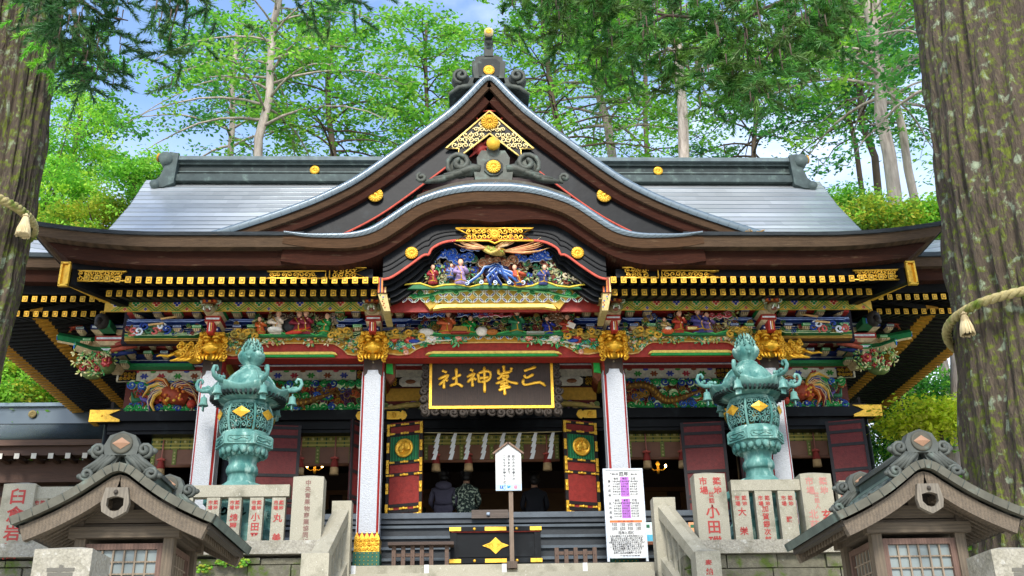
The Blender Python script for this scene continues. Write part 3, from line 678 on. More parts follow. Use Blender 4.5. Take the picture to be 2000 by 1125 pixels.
# --- triangular dormer gable behind it
Gp = Q([(951, 150), (935, 157), (905, 188), (870, 220), (800, 272), (700, 343), (630, 380), (560, 408), (470, 438), (395, 461)], 17.7)
g0 = Gp[0][0]; Gp = [(x-g0, z) for x, z in Gp][::-1]; gl = sample(Gp, 40); GT = gl+mirror(gl)[::-1][1:]
mb = MB(); n = len(GT)
ins = offset(GT, .13); outs = offset(GT, -.04)
rows = [[(x, 17.62, z) for x, z in ins], [(x, 17.56, z) for x, z in offset(GT, .07)], [(x, 17.60, z) for x, z in GT], [(x, 17.8, z+.03) for x, z in outs]]+[[(x, y, z+.03) for x, z in outs] for y in (18.6, 19.4, 20.2)]
mb.grid(rows, S('6b7980'), True)
for i in range(1, n-1):
    mb.tube([Vector(rows[0][i]), Vector(rows[1][i]), Vector(rows[2][min(i+1, n-1)]), Vector(rows[3][min(i+1, n-1)])], .004, 3, S('505b61'))
TG = mb.build('triangular_gable', 'copper', HALL)
mb = MB(); mb.strip(offset(GT, .12), offset(GT, .26), 17.66, 18.3, S('503c2a')); mb.strip(offset(GT, .264), offset(GT, .43), 17.74, 18.3, S('3d1d0f'))
mb.build('gable_bark_layers', 'shingle', TG)
mb = MB(); lo2 = [(x, z) for x, z in offset(GT, .84)]
mb.strip(offset(GT, .42), lo2, 17.86, 18.0, S('191b1d')); mb.build('barge_board', 'lacquer', TG)
mb = MB(); mb.tube([(x, 17.85, z) for x, z in lo2 if z > 8.6 and abs(x) > .35], .02, 5, S('a2402f'))
mb.build('red_edging', 'paint', TG)
mb = MB(); mb.prism([(-4.6, 8.6), (0, 11.4), (4.6, 8.6)], 18.12, 18.16, S('23100d'))
for i in range(26):                    # lattice of painted hexagons in the tympanum
    for sg in (-1, 1):
        x = sg*(.2+i*.15); 
        for j in range(5):
            z = 8.75+j*.26+(.13 if i % 2 else 0)
            if z < 11.1-abs(x)*.62-.1: mb.lathe([(.10, 0), (.075, .02), (.05, .02)], 6, (0, 0, 0), (S('1f4a3a'), S('6a2a22'))[(i+j) % 2], False, 0, cap=False)
            else: continue
            for q_ in range(len(mb.v)-18, len(mb.v)):
                q = mb.v[q_]; mb.v[q_] = (x+q[0], 18.12-q[2], z+q[1])
mb.ell((-.2, 17.95, PZ(290, 17.95)), (.14, .1, .14), S('7d2820'), 8, 6)
for a in range(8): mb.tube([(-.2, 17.95, PZ(290, 17.95)), (-.2+.3*math.cos(a*.8), 17.9, PZ(290, 17.95)+.3*math.sin(a*.8))], [.06, .01], 5, S('7d2820'))
mb.build('gable_panel', 'paint', TG)
for sg in (-1, 1):
    mb = MB(); crest(mb, sg*2.19, 17.80, PZ(381, 17.8), .15); mb.build('chrysanthemum_crest', 'gold', TG)
    mb = MB(); p = offset(GT, .55); e = [q for q in p if 3.75 < abs(q[0]) < 4.35 and q[0]*sg > 0]
    for f in (0, .2): mb.tube([(x, 17.82, z+f) for x, z in e], .02, 4, GOLD)
    mb.build('barge_fitting', 'gold', TG)
# gilt fretwork at the peak
mb = MB(); peak = P(951, 218, 17.8).z; fx = 1
oL = [(0, peak), (-.86, P(862, 291, 17.8).z)]; ti = P(951, 262, 17.8).z
outl = [(0, peak), (-.86, P(862, 291, 17.8).z), (-.60, P(888, 291, 17.8).z), (-.62, P(884, 310, 17.8).z), (-.5, P(896, 300, 17.8).z), (0, ti)]
plate = outl+[(-x, z) for x, z in outl[1:-1]][::-1]
mb.prism([(x*.985, z-.01) for x, z in plate], 17.80, 17.82, S('120d08'))
for line in (outl, mirror(outl)): mb.tube([(x, 17.78, z) for x, z in line], .018, 5, (*S('f3d27a'), .4))
slope = (outl[1][1]-peak)/.86
def inpl(x, z): return z < peak+slope*abs(x)-.07 and z > ti+(P(884, 310, 17.8).z-ti)/.6*abs(x)+.05 and z > P(888, 291, 17.8).z+.03
scroll_fill(mb, -.84, .84, P(884, 312, 17.8).z, peak, 17.78, .07, .013, (*S('f6e0a0'), .35), rnd, 1.2, inpl)
crest(mb, 0, 17.77, P(951, 240, 17.8).z, .17)
mb.build('gable_fretwork', 'paint', TG)
# ridge ornament at the gable peak
mb = MB(); CY = 17.75; zb = P(951, 160, CY).z; DB = S('3c3f3a')
def Zp(y): return P(951, y, CY).z
mb.prism([(-.30, Zp(152)), (-.34, Zp(120)), (-.28, Zp(118)), (-.28, Zp(112)), (-.15, Zp(108)), (.15, Zp(108)), (.28, Zp(112)), (.28, Zp(118)), (.34, Zp(120)), (.30, Zp(152))], CY, CY+.5, DB)
mb.prism([(-.2, Zp(150)), (-.22, Zp(122)), (-.14, Zp(116)), (.14, Zp(116)), (.22, Zp(122)), (.2, Zp(150))], CY-.02, CY+.1, S('262926'))
for sg in (-1, 1):
    mb.ell((sg*.56, CY+.12, Zp(153)), (.2, .2, .19), DB, 12, 8); mb.spiral(sg*.56, CY-.08, Zp(153), .17, 1.5, math.pi/2, -sg, .045, S('50544d'), 6, 16)
    mb.prism([(sg*.3, Zp(150)), (sg*.70, Zp(150)), (sg*.66, Zp(172)), (sg*.80, Zp(186)), (sg*.35, Zp(168))], CY+.02, CY+.5, DB)
    mb.tube([(sg*.3, CY-.02, Zp(168)), (sg*.6, CY-.02, Zp(172)), (sg*.80, CY-.02, Zp(186))], [.05, .055, .03], 6, S('50544d'))
mb.tube([(0, CY+.5, Zp(86)), (0, CY-.12, Zp(86))], .075, 10, DB); mb.box(-.09, .09, CY-.02, CY+.4, Zp(110), Zp(80), DB)
mb.tube([(0, CY-.12, Zp(74)), (0, CY-.22, Zp(74))], .095, 12, S('cdb98a'))
mb.box(-.075, .075, CY-.16, CY+.3, Zp(84), Zp(68), DB)
OR = mb.build('ridge_ornament', 'darkcopper', TG)
mb = MB(); crest(mb, 0, CY-.03, P(951, 139, CY).z, .115); mb.build('chrysanthemum_crest', 'gold', OR); mb = MB(); crest(mb, 0, CY-.22, Zp(74), .06); mb.build('finial_crest', 'gold', OR)
# ------------------------------------------------------------------ porch: purlin, friezes, beams, columns
PXS = (-4.67, -2.015, 2.015, 4.67)
for (x0, x1) in ((-6.4, -1.9), (1.9, 6.4)):
    mb = MB(); diaper(mb, x0, x1, 6.705, 6.985, 16.28, .335)
    mb.build('purlin', 'paint', HALL)
mb = MB()
mb.box(-6.3, 6.3, 16.98, 17.1, 6.40, 7.1, S('1a1420'))
mb.box(-6.2, 6.2, 16.80, 16.98, 6.865, 6.95, S('9a2c24'))       # red lath
for (z0, z1, y, c, l_) in ((6.675, 6.76, 16.84, NAVY, S('8fa4cf')), (6.58, 6.63, 16.86, S('233f86'), S('d8d5c5')), (6.455, 6.525, 16.82, S('1d7440'), S('d9c46a')), (6.40, 6.44, 16.84, S('6d4a1c'), S('d2a94e'))):
    mb.box(-6.2, 6.2, y, 16.98, z0, z1, c); mb.box(-6.2, 6.2, y-.006, y, z1-.012, z1, l_); mb.box(-6.2, 6.2, y-.005, y, z0, z0+.008, l_)
mb.build('bracket_backing', 'paint', HALL)
def block(mb, x, y, z, c, line=S('cfe0c0'), w_=.155, h=.052):
    """bearing block: painted cap over a pale netted cup"""
    mb.prism([(x-w_/2, z), (x+w_/2, z), (x+w_/2, z+h), (x-w_/2, z+h)], y-.07, y+.12, c)
    mb.box(x-w_*.42, x+w_*.42, y-.076, y-.07, z+h*.2, z+h*.8, line); mb.box(x-w_*.36, x+w_*.36, y-.08, y-.076, z+h*.36, z+h*.64, c)
    mb.prism([(x-w_*.46, z), (x+w_*.46, z), (x+w_*.26, z-.055), (x-w_*.26, z-.055)], y-.055, y+.12, S('c9b48c'))
    for i in range(4): mb.box(x-w_*.34+i*w_*.21, x-w_*.28+i*w_*.21, y-.058, y-.055, z-.05, z-.004, S('7a5a3a'))
def arm(mb, x, y, z, l, c, line, h=.06):
    pts = [(x-l/2, z+h), (x-l/2+.02, z+h*.5), (x-l/2+.09, z), (x+l/2-.09, z), (x+l/2-.02, z+h*.5), (x+l/2, z+h)]
    mb.prism(pts, y-.05, y+.1, c); mb.tube([(p[0], y-.055, p[1]+(.012 if 0 < i < 5 else -.012)) for i, p in enumerate(pts)], .007, 4, line); mb.tube([(x-l/2+.04, y-.055, z+h*.7), (x+l/2-.04, y-.055, z+h*.7)], .006, 4, line)
# bracket sets, one per stretch between a column and a carved scene
def bracket_run(x0, x1, arms=True):
    mb = MB(); n = max(1, int(round((x1-x0)/.305)))
    for i in range(n):
        x = x0+(i+.5)*(x1-x0)/n; c = (GREEN, NAVY)[i % 2]
        block(mb, x, 16.74, 6.835, c, S('cfe6bf') if i % 2 == 0 else S('b9c9ea'))
        block(mb, x+.04, 16.72, 6.56, (NAVY, GREEN)[i % 2], S('b9c9ea') if i % 2 == 0 else S('cfe6bf'))
    if arms:
        arm(mb, (x0+x1)/2, 16.76, 6.68, x1-x0-.02, S('1d3a8a'), S('a9bfe8')); arm(mb, (x0+x1)/2, 16.76, 6.44, (x1-x0)*.9, S('15683a'), S('d5e0b0'))
    swirls(mb, x0+.03, x1-.03, 6.46, 6.66, 16.74, int((x1-x0)*16), [S('8a6a2c'), S('2f6a3a'), S('7a2a2c'), S('24407a')], rnd, (.035, .055), S('c0a868'))
    return mb.build('bracket_set', 'paint', HALL)
for (a, b) in ((-6.15, -4.85), (-4.47, -3.98), (-2.75, -2.2), (-1.83, -1.38), (1.38, 1.83), (2.2, 2.8), (3.95, 4.47), (4.85, 6.15)): bracket_run(a, b)
for x in PXS:                              # bracket tower and beam-end carving over each column
    mb = MB()
    for k, (z, w_, c) in enumerate(((6.44, .20, NAVY), (6.60, .26, RED), (6.76, .30, GREEN))):
        mb.box(x-w_/2, x+w_/2, 16.55-k*.09, 16.95, z, z+.09, c); mb.box(x-w_/2+.02, x+w_/2-.02, 16.545-k*.09, 16.55-k*.09, z+.03, z+.06, S('d7dbe2'))
        mb.prism([(x-w_*.5, z), (x+w_*.5, z), (x+w_*.3, z-.06), (x-w_*.3, z-.06)], 16.57-k*.09, 16.95, S('cbb58c'))
    mb.box(x-.055, x+.055, 16.36, 16.6, 6.36, 6.55, S('a12a22')); mb.box(x-.02, x-.005, 16.352, 16.36, 6.38, 6.53, S('e3dfd2')); mb.box(x+.012, x+.022, 16.352, 16.36, 6.38, 6.53, S('d8b860'))
    mb.box(x-.12, x+.12, 16.16, 16.4, 6.80, 6.98, S('8c4a22'))
    for i, c in enumerate((ORANGE, S('3d2a60'), S('d9a84a'), S('8a2a22'), ORANGE)): mb.box(x-.10+i*.04, x-.065+i*.04, 16.15, 16.16, 6.82, 6.97, c)
    b_ = mb.build('bracket_tower', 'paint', HALL)
    mb = MB(); c = rnd.choice([S('7d8f6a'), S('5f8a5a')])
    mb.ell((x, 16.2, 6.70), (.10, .10, .085), S('8a7d5c'), 8, 6); mb.ell((x, 16.12, 6.655), (.05, .05, .03), S('7d4a3a'), 7, 5); mb.ell((x, 16.07, 6.70), (.035, .04, .03), S('8fa07a'), 7, 4); mb.ell((x, 16.12, 6.74), (.08, .05, .03), S('7a6f4a'), 7, 4)
    for sg in (-1, 1):
        mb.ell((x+sg*.045, 16.12, 6.725), .012, WHITE, 6, 4); mb.ell((x+sg*.10, 16.2, 6.74), (.04, .02, .06), S('6a6f4a'), 6, 4)
        mb.tube([(x+sg*.04, 16.08, 6.66), (x+sg*.05, 16.02, 6.63), (x+sg*.04, 15.98, 6.67)], [.014, .012, .004], 5, WHITE)
        mb.spiral(x+sg*.15, 16.18, 6.96, .07, 1.3, math.pi/2, -sg, .022, c, 5, 12); mb.spiral(x+sg*.12, 16.2, 6.84, .06, 1.3, 0, sg, .02, S('9fa88a'), 5, 12)
    mb.build('carved_beast', 'paint', b_)

# carved scenes in the bracket zone
def scene_ground(mb, x0, x1, z, col=S('1b6a3a')):
    pts = [(lerp(x0, x1, i/12), z+.035*math.sin(i*1.9)+.05) for i in range(13)]
    mb.prism(pts+[(x1, z-.005), (x0, z-.005)], 16.58, 16.64, col); mb.tube([(p[0], 16.575, p[1]) for p in pts], .014, 4, S('4fae5a'))
def branches(mb, x0, x1, z0, z1, n, rnd, cols=None, y=16.72):
    for i in range(n):
        x, z = rnd.uniform(x0, x1), rnd.uniform(z0, z1)
        mb.tube([(x-.1, y+.04, z-.06), (x, y, z+.02), (x+.1, y+.02, z+.03)], [.02, .016, .008], 5, S('6a5236'))
        leafy(mb, x+rnd.uniform(-.08, .08), y-.02, z+rnd.uniform(0, .05), .085, rnd, cols)
def pines(mb, x, z, s, y, rnd):
    for i in range(7):
        a = math.pi*(i/6); mb.ell((x+s*.8*math.cos(a), y, z+s*.45*math.sin(a)), (s*.3, .03, s*.25), S('2f4a20'), 8, 5); mb.ell((x+s*.8*math.cos(a), y-.028, z+s*.45*math.sin(a)+.005), (s*.22, .015, s*.17), S('b6a33c'), 7, 4); mb.ell((x+s*.8*math.cos(a), y-.04, z+s*.45*math.sin(a)+.005), (s*.13, .012, s*.10), S('1f6a3c'), 6, 4)
FRZ = [False]
def zmap(mb):
    if FRZ[0]: mb.v = [(p[0], p[1], 6.40+(p[2]-6.50)*.93) for p in mb.v]
    return mb
def part(fn, name, parent, mat='paint'):
    mb = MB(); fn(mb); zmap(mb); return mb.build(name, mat, parent)
z0 = 6.50
# centre scene
FRZ[0] = True
mb = MB(); scene_ground(mb, -1.4, 1.42, z0-.02)
for (x, z, s) in ((-.98, 6.68, .17), (-.62, 6.60, .15), (-.2, 6.66, .17), (-.05, 6.55, .13), (.28, 6.62, .15), (.62, 6.80, .16), (.95, 6.63, .17), (.75, 6.60, .12), (-.42, 6.72, .14)): pines(mb, x, z, s, 16.76, rnd)
branches(mb, -1.35, 1.35, 6.55, 6.9, 26, rnd, [S('2f7a3a'), S('8a8a3a'), S('3f6a2a'), S('c0a850')])
swirls(mb, -1.35, 1.35, 6.53, 6.92, 16.74, 110, [S('6a3a2a'), S('2f6a3a'), S('8a6a2c'), S('7a2a2c'), S('24407a')], rnd, (.04, .07), S('c0b890'))
FZ = zmap(mb).build('frieze_carving', 'paint', HALL)
for (x, z, wd, h, c, l_) in ((-1.05, 6.90, .45, .13, S('2a57b5'), S('cfd8ea')), (-.35, 6.90, .55, .12, S('24408c'), S('d0d4e2')), (.05, 6.90, .7, .12, S('b02a36'), S('e2c4c4')), (1.12, 6.85, .35, .17, S('7a5030'), S('d5bda2')), (1.16, 6.72, .25, .13, S('7d5a3c'), S('cdb89c'))):
    part(lambda mb: cloud(mb, x, 16.62, z, wd, h, c, l_, rnd, 4), 'carved_cloud', FZ)
for (x, z, h, robe, lean, hat, seat) in ((-.80, 6.50, .46, S('c06038'), .1, S('d8a585'), True), (-.42, 6.50, .36, S('1f8a3c'), .1, None, True), (.38, 6.50, .50, S('2f7a52'), .05, S('d8a585'), False), (.93, 6.50, .34, S('26348c'), -.1, None, True), (1.28-.05, 6.52, .36, S('a8402c'), .05, None, True)):
    part(lambda mb: figurine(mb, x, 16.62, z, h, robe, rnd, lean, hat, seat=seat), 'carved_figure', FZ)
part(lambda mb: mb.ell((-1.14, 16.6, 6.54), (.15, .1, .075), S('d3cec4'), 9, 6), 'carved_sack', FZ); part(lambda mb: mb.ell((-.2, 16.58, 6.55), (.11, .09, .09), S('d6cfc2'), 9, 6), 'carved_sack', FZ)
def sacks(mb):
    part(lambda mb_: mb_.ell((-.03, 16.56, 6.53), (.11, .07, .06), S('a8662e'), 8, 5), 'carved_pouch', FZ)
    mb.box(-.72, -.42, 16.5, 16.66, 6.49, 6.53, S('7d2a1e')); mb.prism([(-.72, 6.53), (-.42, 6.53), (-.46, 6.63), (-.66, 6.63)], 16.52, 16.66, S('a8853a')); mb.box(-.745, -.395, 16.49, 16.5, 6.48, 6.50, S('9c3a28'))
part(lambda mb: mb.cbox((.70, 16.55, 6.50), (.3, .1, .035), S('8f958a')), 'carved_tray', FZ)
def books(mb):
    mb.cbox((1.3, 16.5, 6.63), (.14, .02, .1), S('d9cfc4'), Matrix.Rotation(.4, 3, 'Y'))
part(sacks, 'carved_chest', FZ); part(books, 'carved_book', FZ); part(lambda mb: mb.box(1.32, 1.55, 16.6, 16.65, 6.48, 6.56, S('4d2a22')), 'carved_chest', FZ)
def goldscroll(x0, x1, z, sg):
    def f(mb):
        for i in range(6):
            x = lerp(x0, x1, i/5); mb.spiral(x, 16.56, z+.05*math.sin(i*2.2), .075, 1.2, rnd.uniform(0, 6), sg, .026, S('c79a35') if i % 2 else S('8d7a34'), 5, 12)
        mb.tube([(x0, 16.6, z-.06), ((x0+x1)/2, 16.57, z-.03), (x1, 16.6, z+.1)], [.03, .04, .02], 6, S('a8812c'))
    return f
part(goldscroll(-1.75, -1.2, 6.50, 1), 'carved_scroll', FZ); part(goldscroll(1.75, 1.25, 6.50, -1), 'carved_scroll', FZ)
# side scenes
def side_scene(xc, sg, kind):
    mb = MB(); scene_ground(mb, xc-.75, xc+.78, z0-.03); branches(mb, xc-.8, xc+.8, 6.53, 6.9, 34, rnd, [S('7d8a3a'), S('c8b884'), S('3f7a3a'), S('b8a878')]); swirls(mb, xc-.8, xc+.8, 6.53, 6.92, 16.74, 80, [S('6a3a2a'), S('2f6a3a'), S('8a6a2c'), S('a8907a'), S('24407a')], rnd, (.04, .07), S('c0b890')); F = zmap(mb).build('frieze_carving', 'paint', HALL)
    if kind == 0:
        spec = ((-.52, .34, S('c4602e')), (-.28, .46, S('d8c9b4')), (.10, .44, S('7a2430')), (.22, .46, S('8a2a3c')), (.52, .40, S('2c8a46')))
    else:
        spec = ((-.22, .44, S('b0402c')), (.14, .48, S('43407a')), (.28, .40, S('6f5a8a')), (-.45, .3, S('b8a06a')))
    for dx, h, c in spec: part(lambda mb: figurine(mb, xc+dx, 16.6, z0+.01, h, c, rnd, rnd.uniform(-.15, .15), S('c9a58a') if rnd.random() < .3 else None, seat=rnd.random() < .5), 'carved_figure', F)
    def extra(mb):
        if kind == 0:
            part(lambda mb: mb.ell((xc-.05, 16.6, 6.68), (.13, .08, .14), S('2b2d2f'), 8, 6), 'carved_rock', F); part(lambda mb: mb.lathe([(.10, 0), (.13, .05)], 10, (xc-.28, 16.5, 6.52), S('ded8cc')), 'carved_bowl', F)
            mb.tube([(xc-.1, 16.52, 6.50), (xc+.1, 16.5, 6.53), (xc+.3, 16.52, 6.62)], [.02, .05, .01], 6, S('c8402e'))
        else:
            mb.box(xc-.12, xc+.1, 16.48, 16.6, 6.52, 6.60, S('7a2a22')); mb.box(xc-.09, xc+.07, 16.475, 16.48, 6.53, 6.58, S('d8c070'))
            part(lambda mb: (mb.ell((xc-.42, 16.52, 6.52), (.11, .08, .06), S('c9582e'), 8, 5), mb.ell((xc-.42, 16.48, 6.545), (.07, .05, .04), S('ded5c0'), 7, 4)), 'carved_bowl', F); part(lambda mb: mb.ell((xc-.7, 16.58, 6.52), (.08, .05, .05), S('5f9a3a'), 8, 5), 'carved_fruit', F)
    part(extra, 'carved_fish' if kind == 0 else 'carved_chest', F)
    part(lambda mb: cloud(mb, xc+(.45 if kind else -.1), 16.62, 6.88, .55, .15, S('b23a40') if kind else S('4a382c'), S('e0b8b4') if kind else S('cbb89c'), rnd, 4), 'carved_cloud', F)
    part(goldscroll(xc-.95, xc-.6, 6.52, 1), 'carved_scroll', F); part(goldscroll(xc+.95, xc+.65, 6.52, -1), 'carved_scroll', F)
side_scene(-3.36, -1, 0); side_scene(3.36, 1, 1)
# outer ends: swirling water carving
for sg in (-1, 1):
    F = part(lambda mb: [mb.spiral(sg*(5.45+i*.09), 16.6, 6.62+.06*math.sin(i*2), .09, 1.3, i, sg, .022, (S('27428f'), S('cfd6e6'), S('c2605a'), S('3a6a4a'))[i % 4], 5, 12) for i in range(7)]+[mb.tube([(sg*5.3, 16.58, 6.86), (sg*5.55, 16.55, 6.80), (sg*5.5, 16.56, 6.72), (sg*5.75, 16.58, 6.70)], .022, 5, S('caa36a'))], 'carved_wave', HALL)

FRZ[0] = False
# rainbow beams between the columns
def rainbow_beam(x0, x1, kind):
    L_ = x1-x0; xc = (x0+x1)/2; a = L_/2; mb = MB()
    mb.box(x0, x1, 16.80, 17.08, 6.055, 6.46, S('8f2a20'))
    span = a*.60; arch = [(-a, 6.14), (-a*.86, 6.10), (-a*.76, 6.12), (-a*.70, 6.20), (-span, 6.285), (-span*.9, 6.31), (0, 6.32)]
    arch = arch+[(-x, z) for x, z in arch[::-1][1:]]
    pts = [(xc+x, z) for x, z in arch]+[(x1, 6.455), (x0, 6.455)]
    mb.prism(pts, 16.765, 16.80, S('b98425')); mb.tube([(xc+x, 16.765, z) for x, z in arch], .014, 5, S('cfa864'))
    mb.tube([(x0, 16.765, 6.46), (x1, 16.765, 6.46)], .012, 4, S('2f7a3c'))
    zl = lambda x: min((lerp(p[1], q[1], (x-xc-p[0])/(q[0]-p[0]+1e-9)) for p, q in zip(arch[:-1], arch[1:]) if p[0] <= x-xc <= q[0]), default=6.3)
    shippo(mb, x0+.02, x1-.02, 6.10, 6.455, 16.758, .088, lambda x, z: z-.045 > zl(x) and z < 6.43)
    B = mb.build('rainbow_beam', 'paint', HALL)
    for sg in (-1, 1):
        def vine(v):
            for _ in range(26):
                x = xc+sg*a*rnd.uniform(.1 if kind == 's' else .28, .95); z = rnd.uniform(max(zl(x), 6.2)-.02, 6.43)
                leafy(v, x, 16.73, z, rnd.uniform(.06, .10), rnd, [S('2f9a6a'), S('9a9a3a'), S('d8cfa8'), S('2f7a4a'), S('c9a070')] if kind == 's' else [S('1f9a7a'), S('2f9a4a'), S('d8d2b8'), S('5fb07a')])
                if rnd.random() < .3: peony(v, x, 16.71, z, rnd.uniform(.03, .05), rnd.choice([S('c8583c'), S('d8a08a'), S('c9a84a')]), rnd)
        part(vine, 'carved_vine', B)
    g = MB(); w_ = a*.62
    g.prism([(xc-w_, 6.095), (xc-w_*.95, 6.14), (xc-w_*.88, 6.155), (xc+w_*.88, 6.155), (xc+w_*.95, 6.14), (xc+w_, 6.095), (xc+w_*.9, 6.11), (xc-w_*.9, 6.11)], 16.74, 16.81, (*S('f0cf6a'), .6))
    g.prism([(xc-w_*.95, 6.07), (xc-w_*.9, 6.108), (xc+w_*.9, 6.108), (xc+w_*.95, 6.07)], 16.75, 16.81, S('1f8a3c'))
    g.build('arch_edging', 'paint', B)
    for sg in (-1, 1):
        if kind == 'c':
            for (dx, z, r, c) in ((.76, 6.37, .105, S('a83a2a')), (.56, 6.39, .11, S('d3c3b0')), (.32, 6.39, .08, S('c8705e')), (.9, 6.36, .07, S('a83a2a'))):
                part(lambda mb: (leafy(mb, xc+sg*dx*a, 16.70, z-.08, .13, rnd), leafy(mb, xc+sg*(dx*a*1.02+.1), 16.70, z-.02, .15, rnd), leafy(mb, xc+sg*(dx*a*1.02-.12), 16.70, z+.03, .1, rnd, [S('1f9a8a'), S('2f9a4a')]), peony(mb, xc+sg*dx*a, 16.68, z, r, c, rnd)), 'carved_peony', B)
            part(lambda mb: (mb.tube([(xc+sg*a*.9, 16.72, 6.2), (xc+sg*a*.62, 16.68, 6.31), (xc+sg*a*.25, 16.70, 6.35)], [.02, .018, .01], 6, S('cfc9b4')), [leafy(mb, xc+sg*a*q, 16.7, 6.22+.04*i, .075, rnd) for i, q in enumerate((.88, .80, .66))], peony(mb, xc+sg*a*.79, 16.7, 6.12, .05, S('c8806a'), rnd)), 'carved_branch', B)
            part(lambda mb: (mb.ell((xc+sg*a*.66, 16.66, 6.36), (.09, .03, .03), S('b9c3d4'), 7, 5, Matrix.Rotation(.8*sg, 3, 'Y')), mb.ell((xc+sg*a*.72, 16.64, 6.30), (.10, .03, .035), S('27479a'), 7, 5), mb.ell((xc+sg*a*.645, 16.64, 6.42), .025, S('b9c3d4'), 6, 4)), 'carved_bird', B)
        else:
            part(lambda mb: [(leafy(mb, xc+sg*a*q, 16.7, z, .095, rnd, [S('b79a48'), S('7f8a3a'), S('2f8a6a'), S('c8a08a')]), mb.ell((xc+sg*a*q, 16.66, z), .03, S('c9a04a'), 6, 4)) for q, z in ((.12, 6.40), (.3, 6.38), (.46, 6.40), (.6, 6.36), (.74, 6.28), (.82, 6.20), (.9, 6.36))]+[mb.tube([(xc+sg*a*.9, 16.72, 6.22), (xc+sg*a*.5, 16.68, 6.38), (xc, 16.7, 6.42)], .018, 5, S('8f7a3a'))], 'carved_vine', B)
            part(lambda mb: peony(mb, xc+sg*a*.52, 16.68, 6.37, .06, S('cda77a'), rnd), 'carved_peony', B)
rainbow_beam(-1.86, 1.86, 'c'); rainbow_beam(-4.52, -2.17, 's'); rainbow_beam(2.17, 4.52, 's')

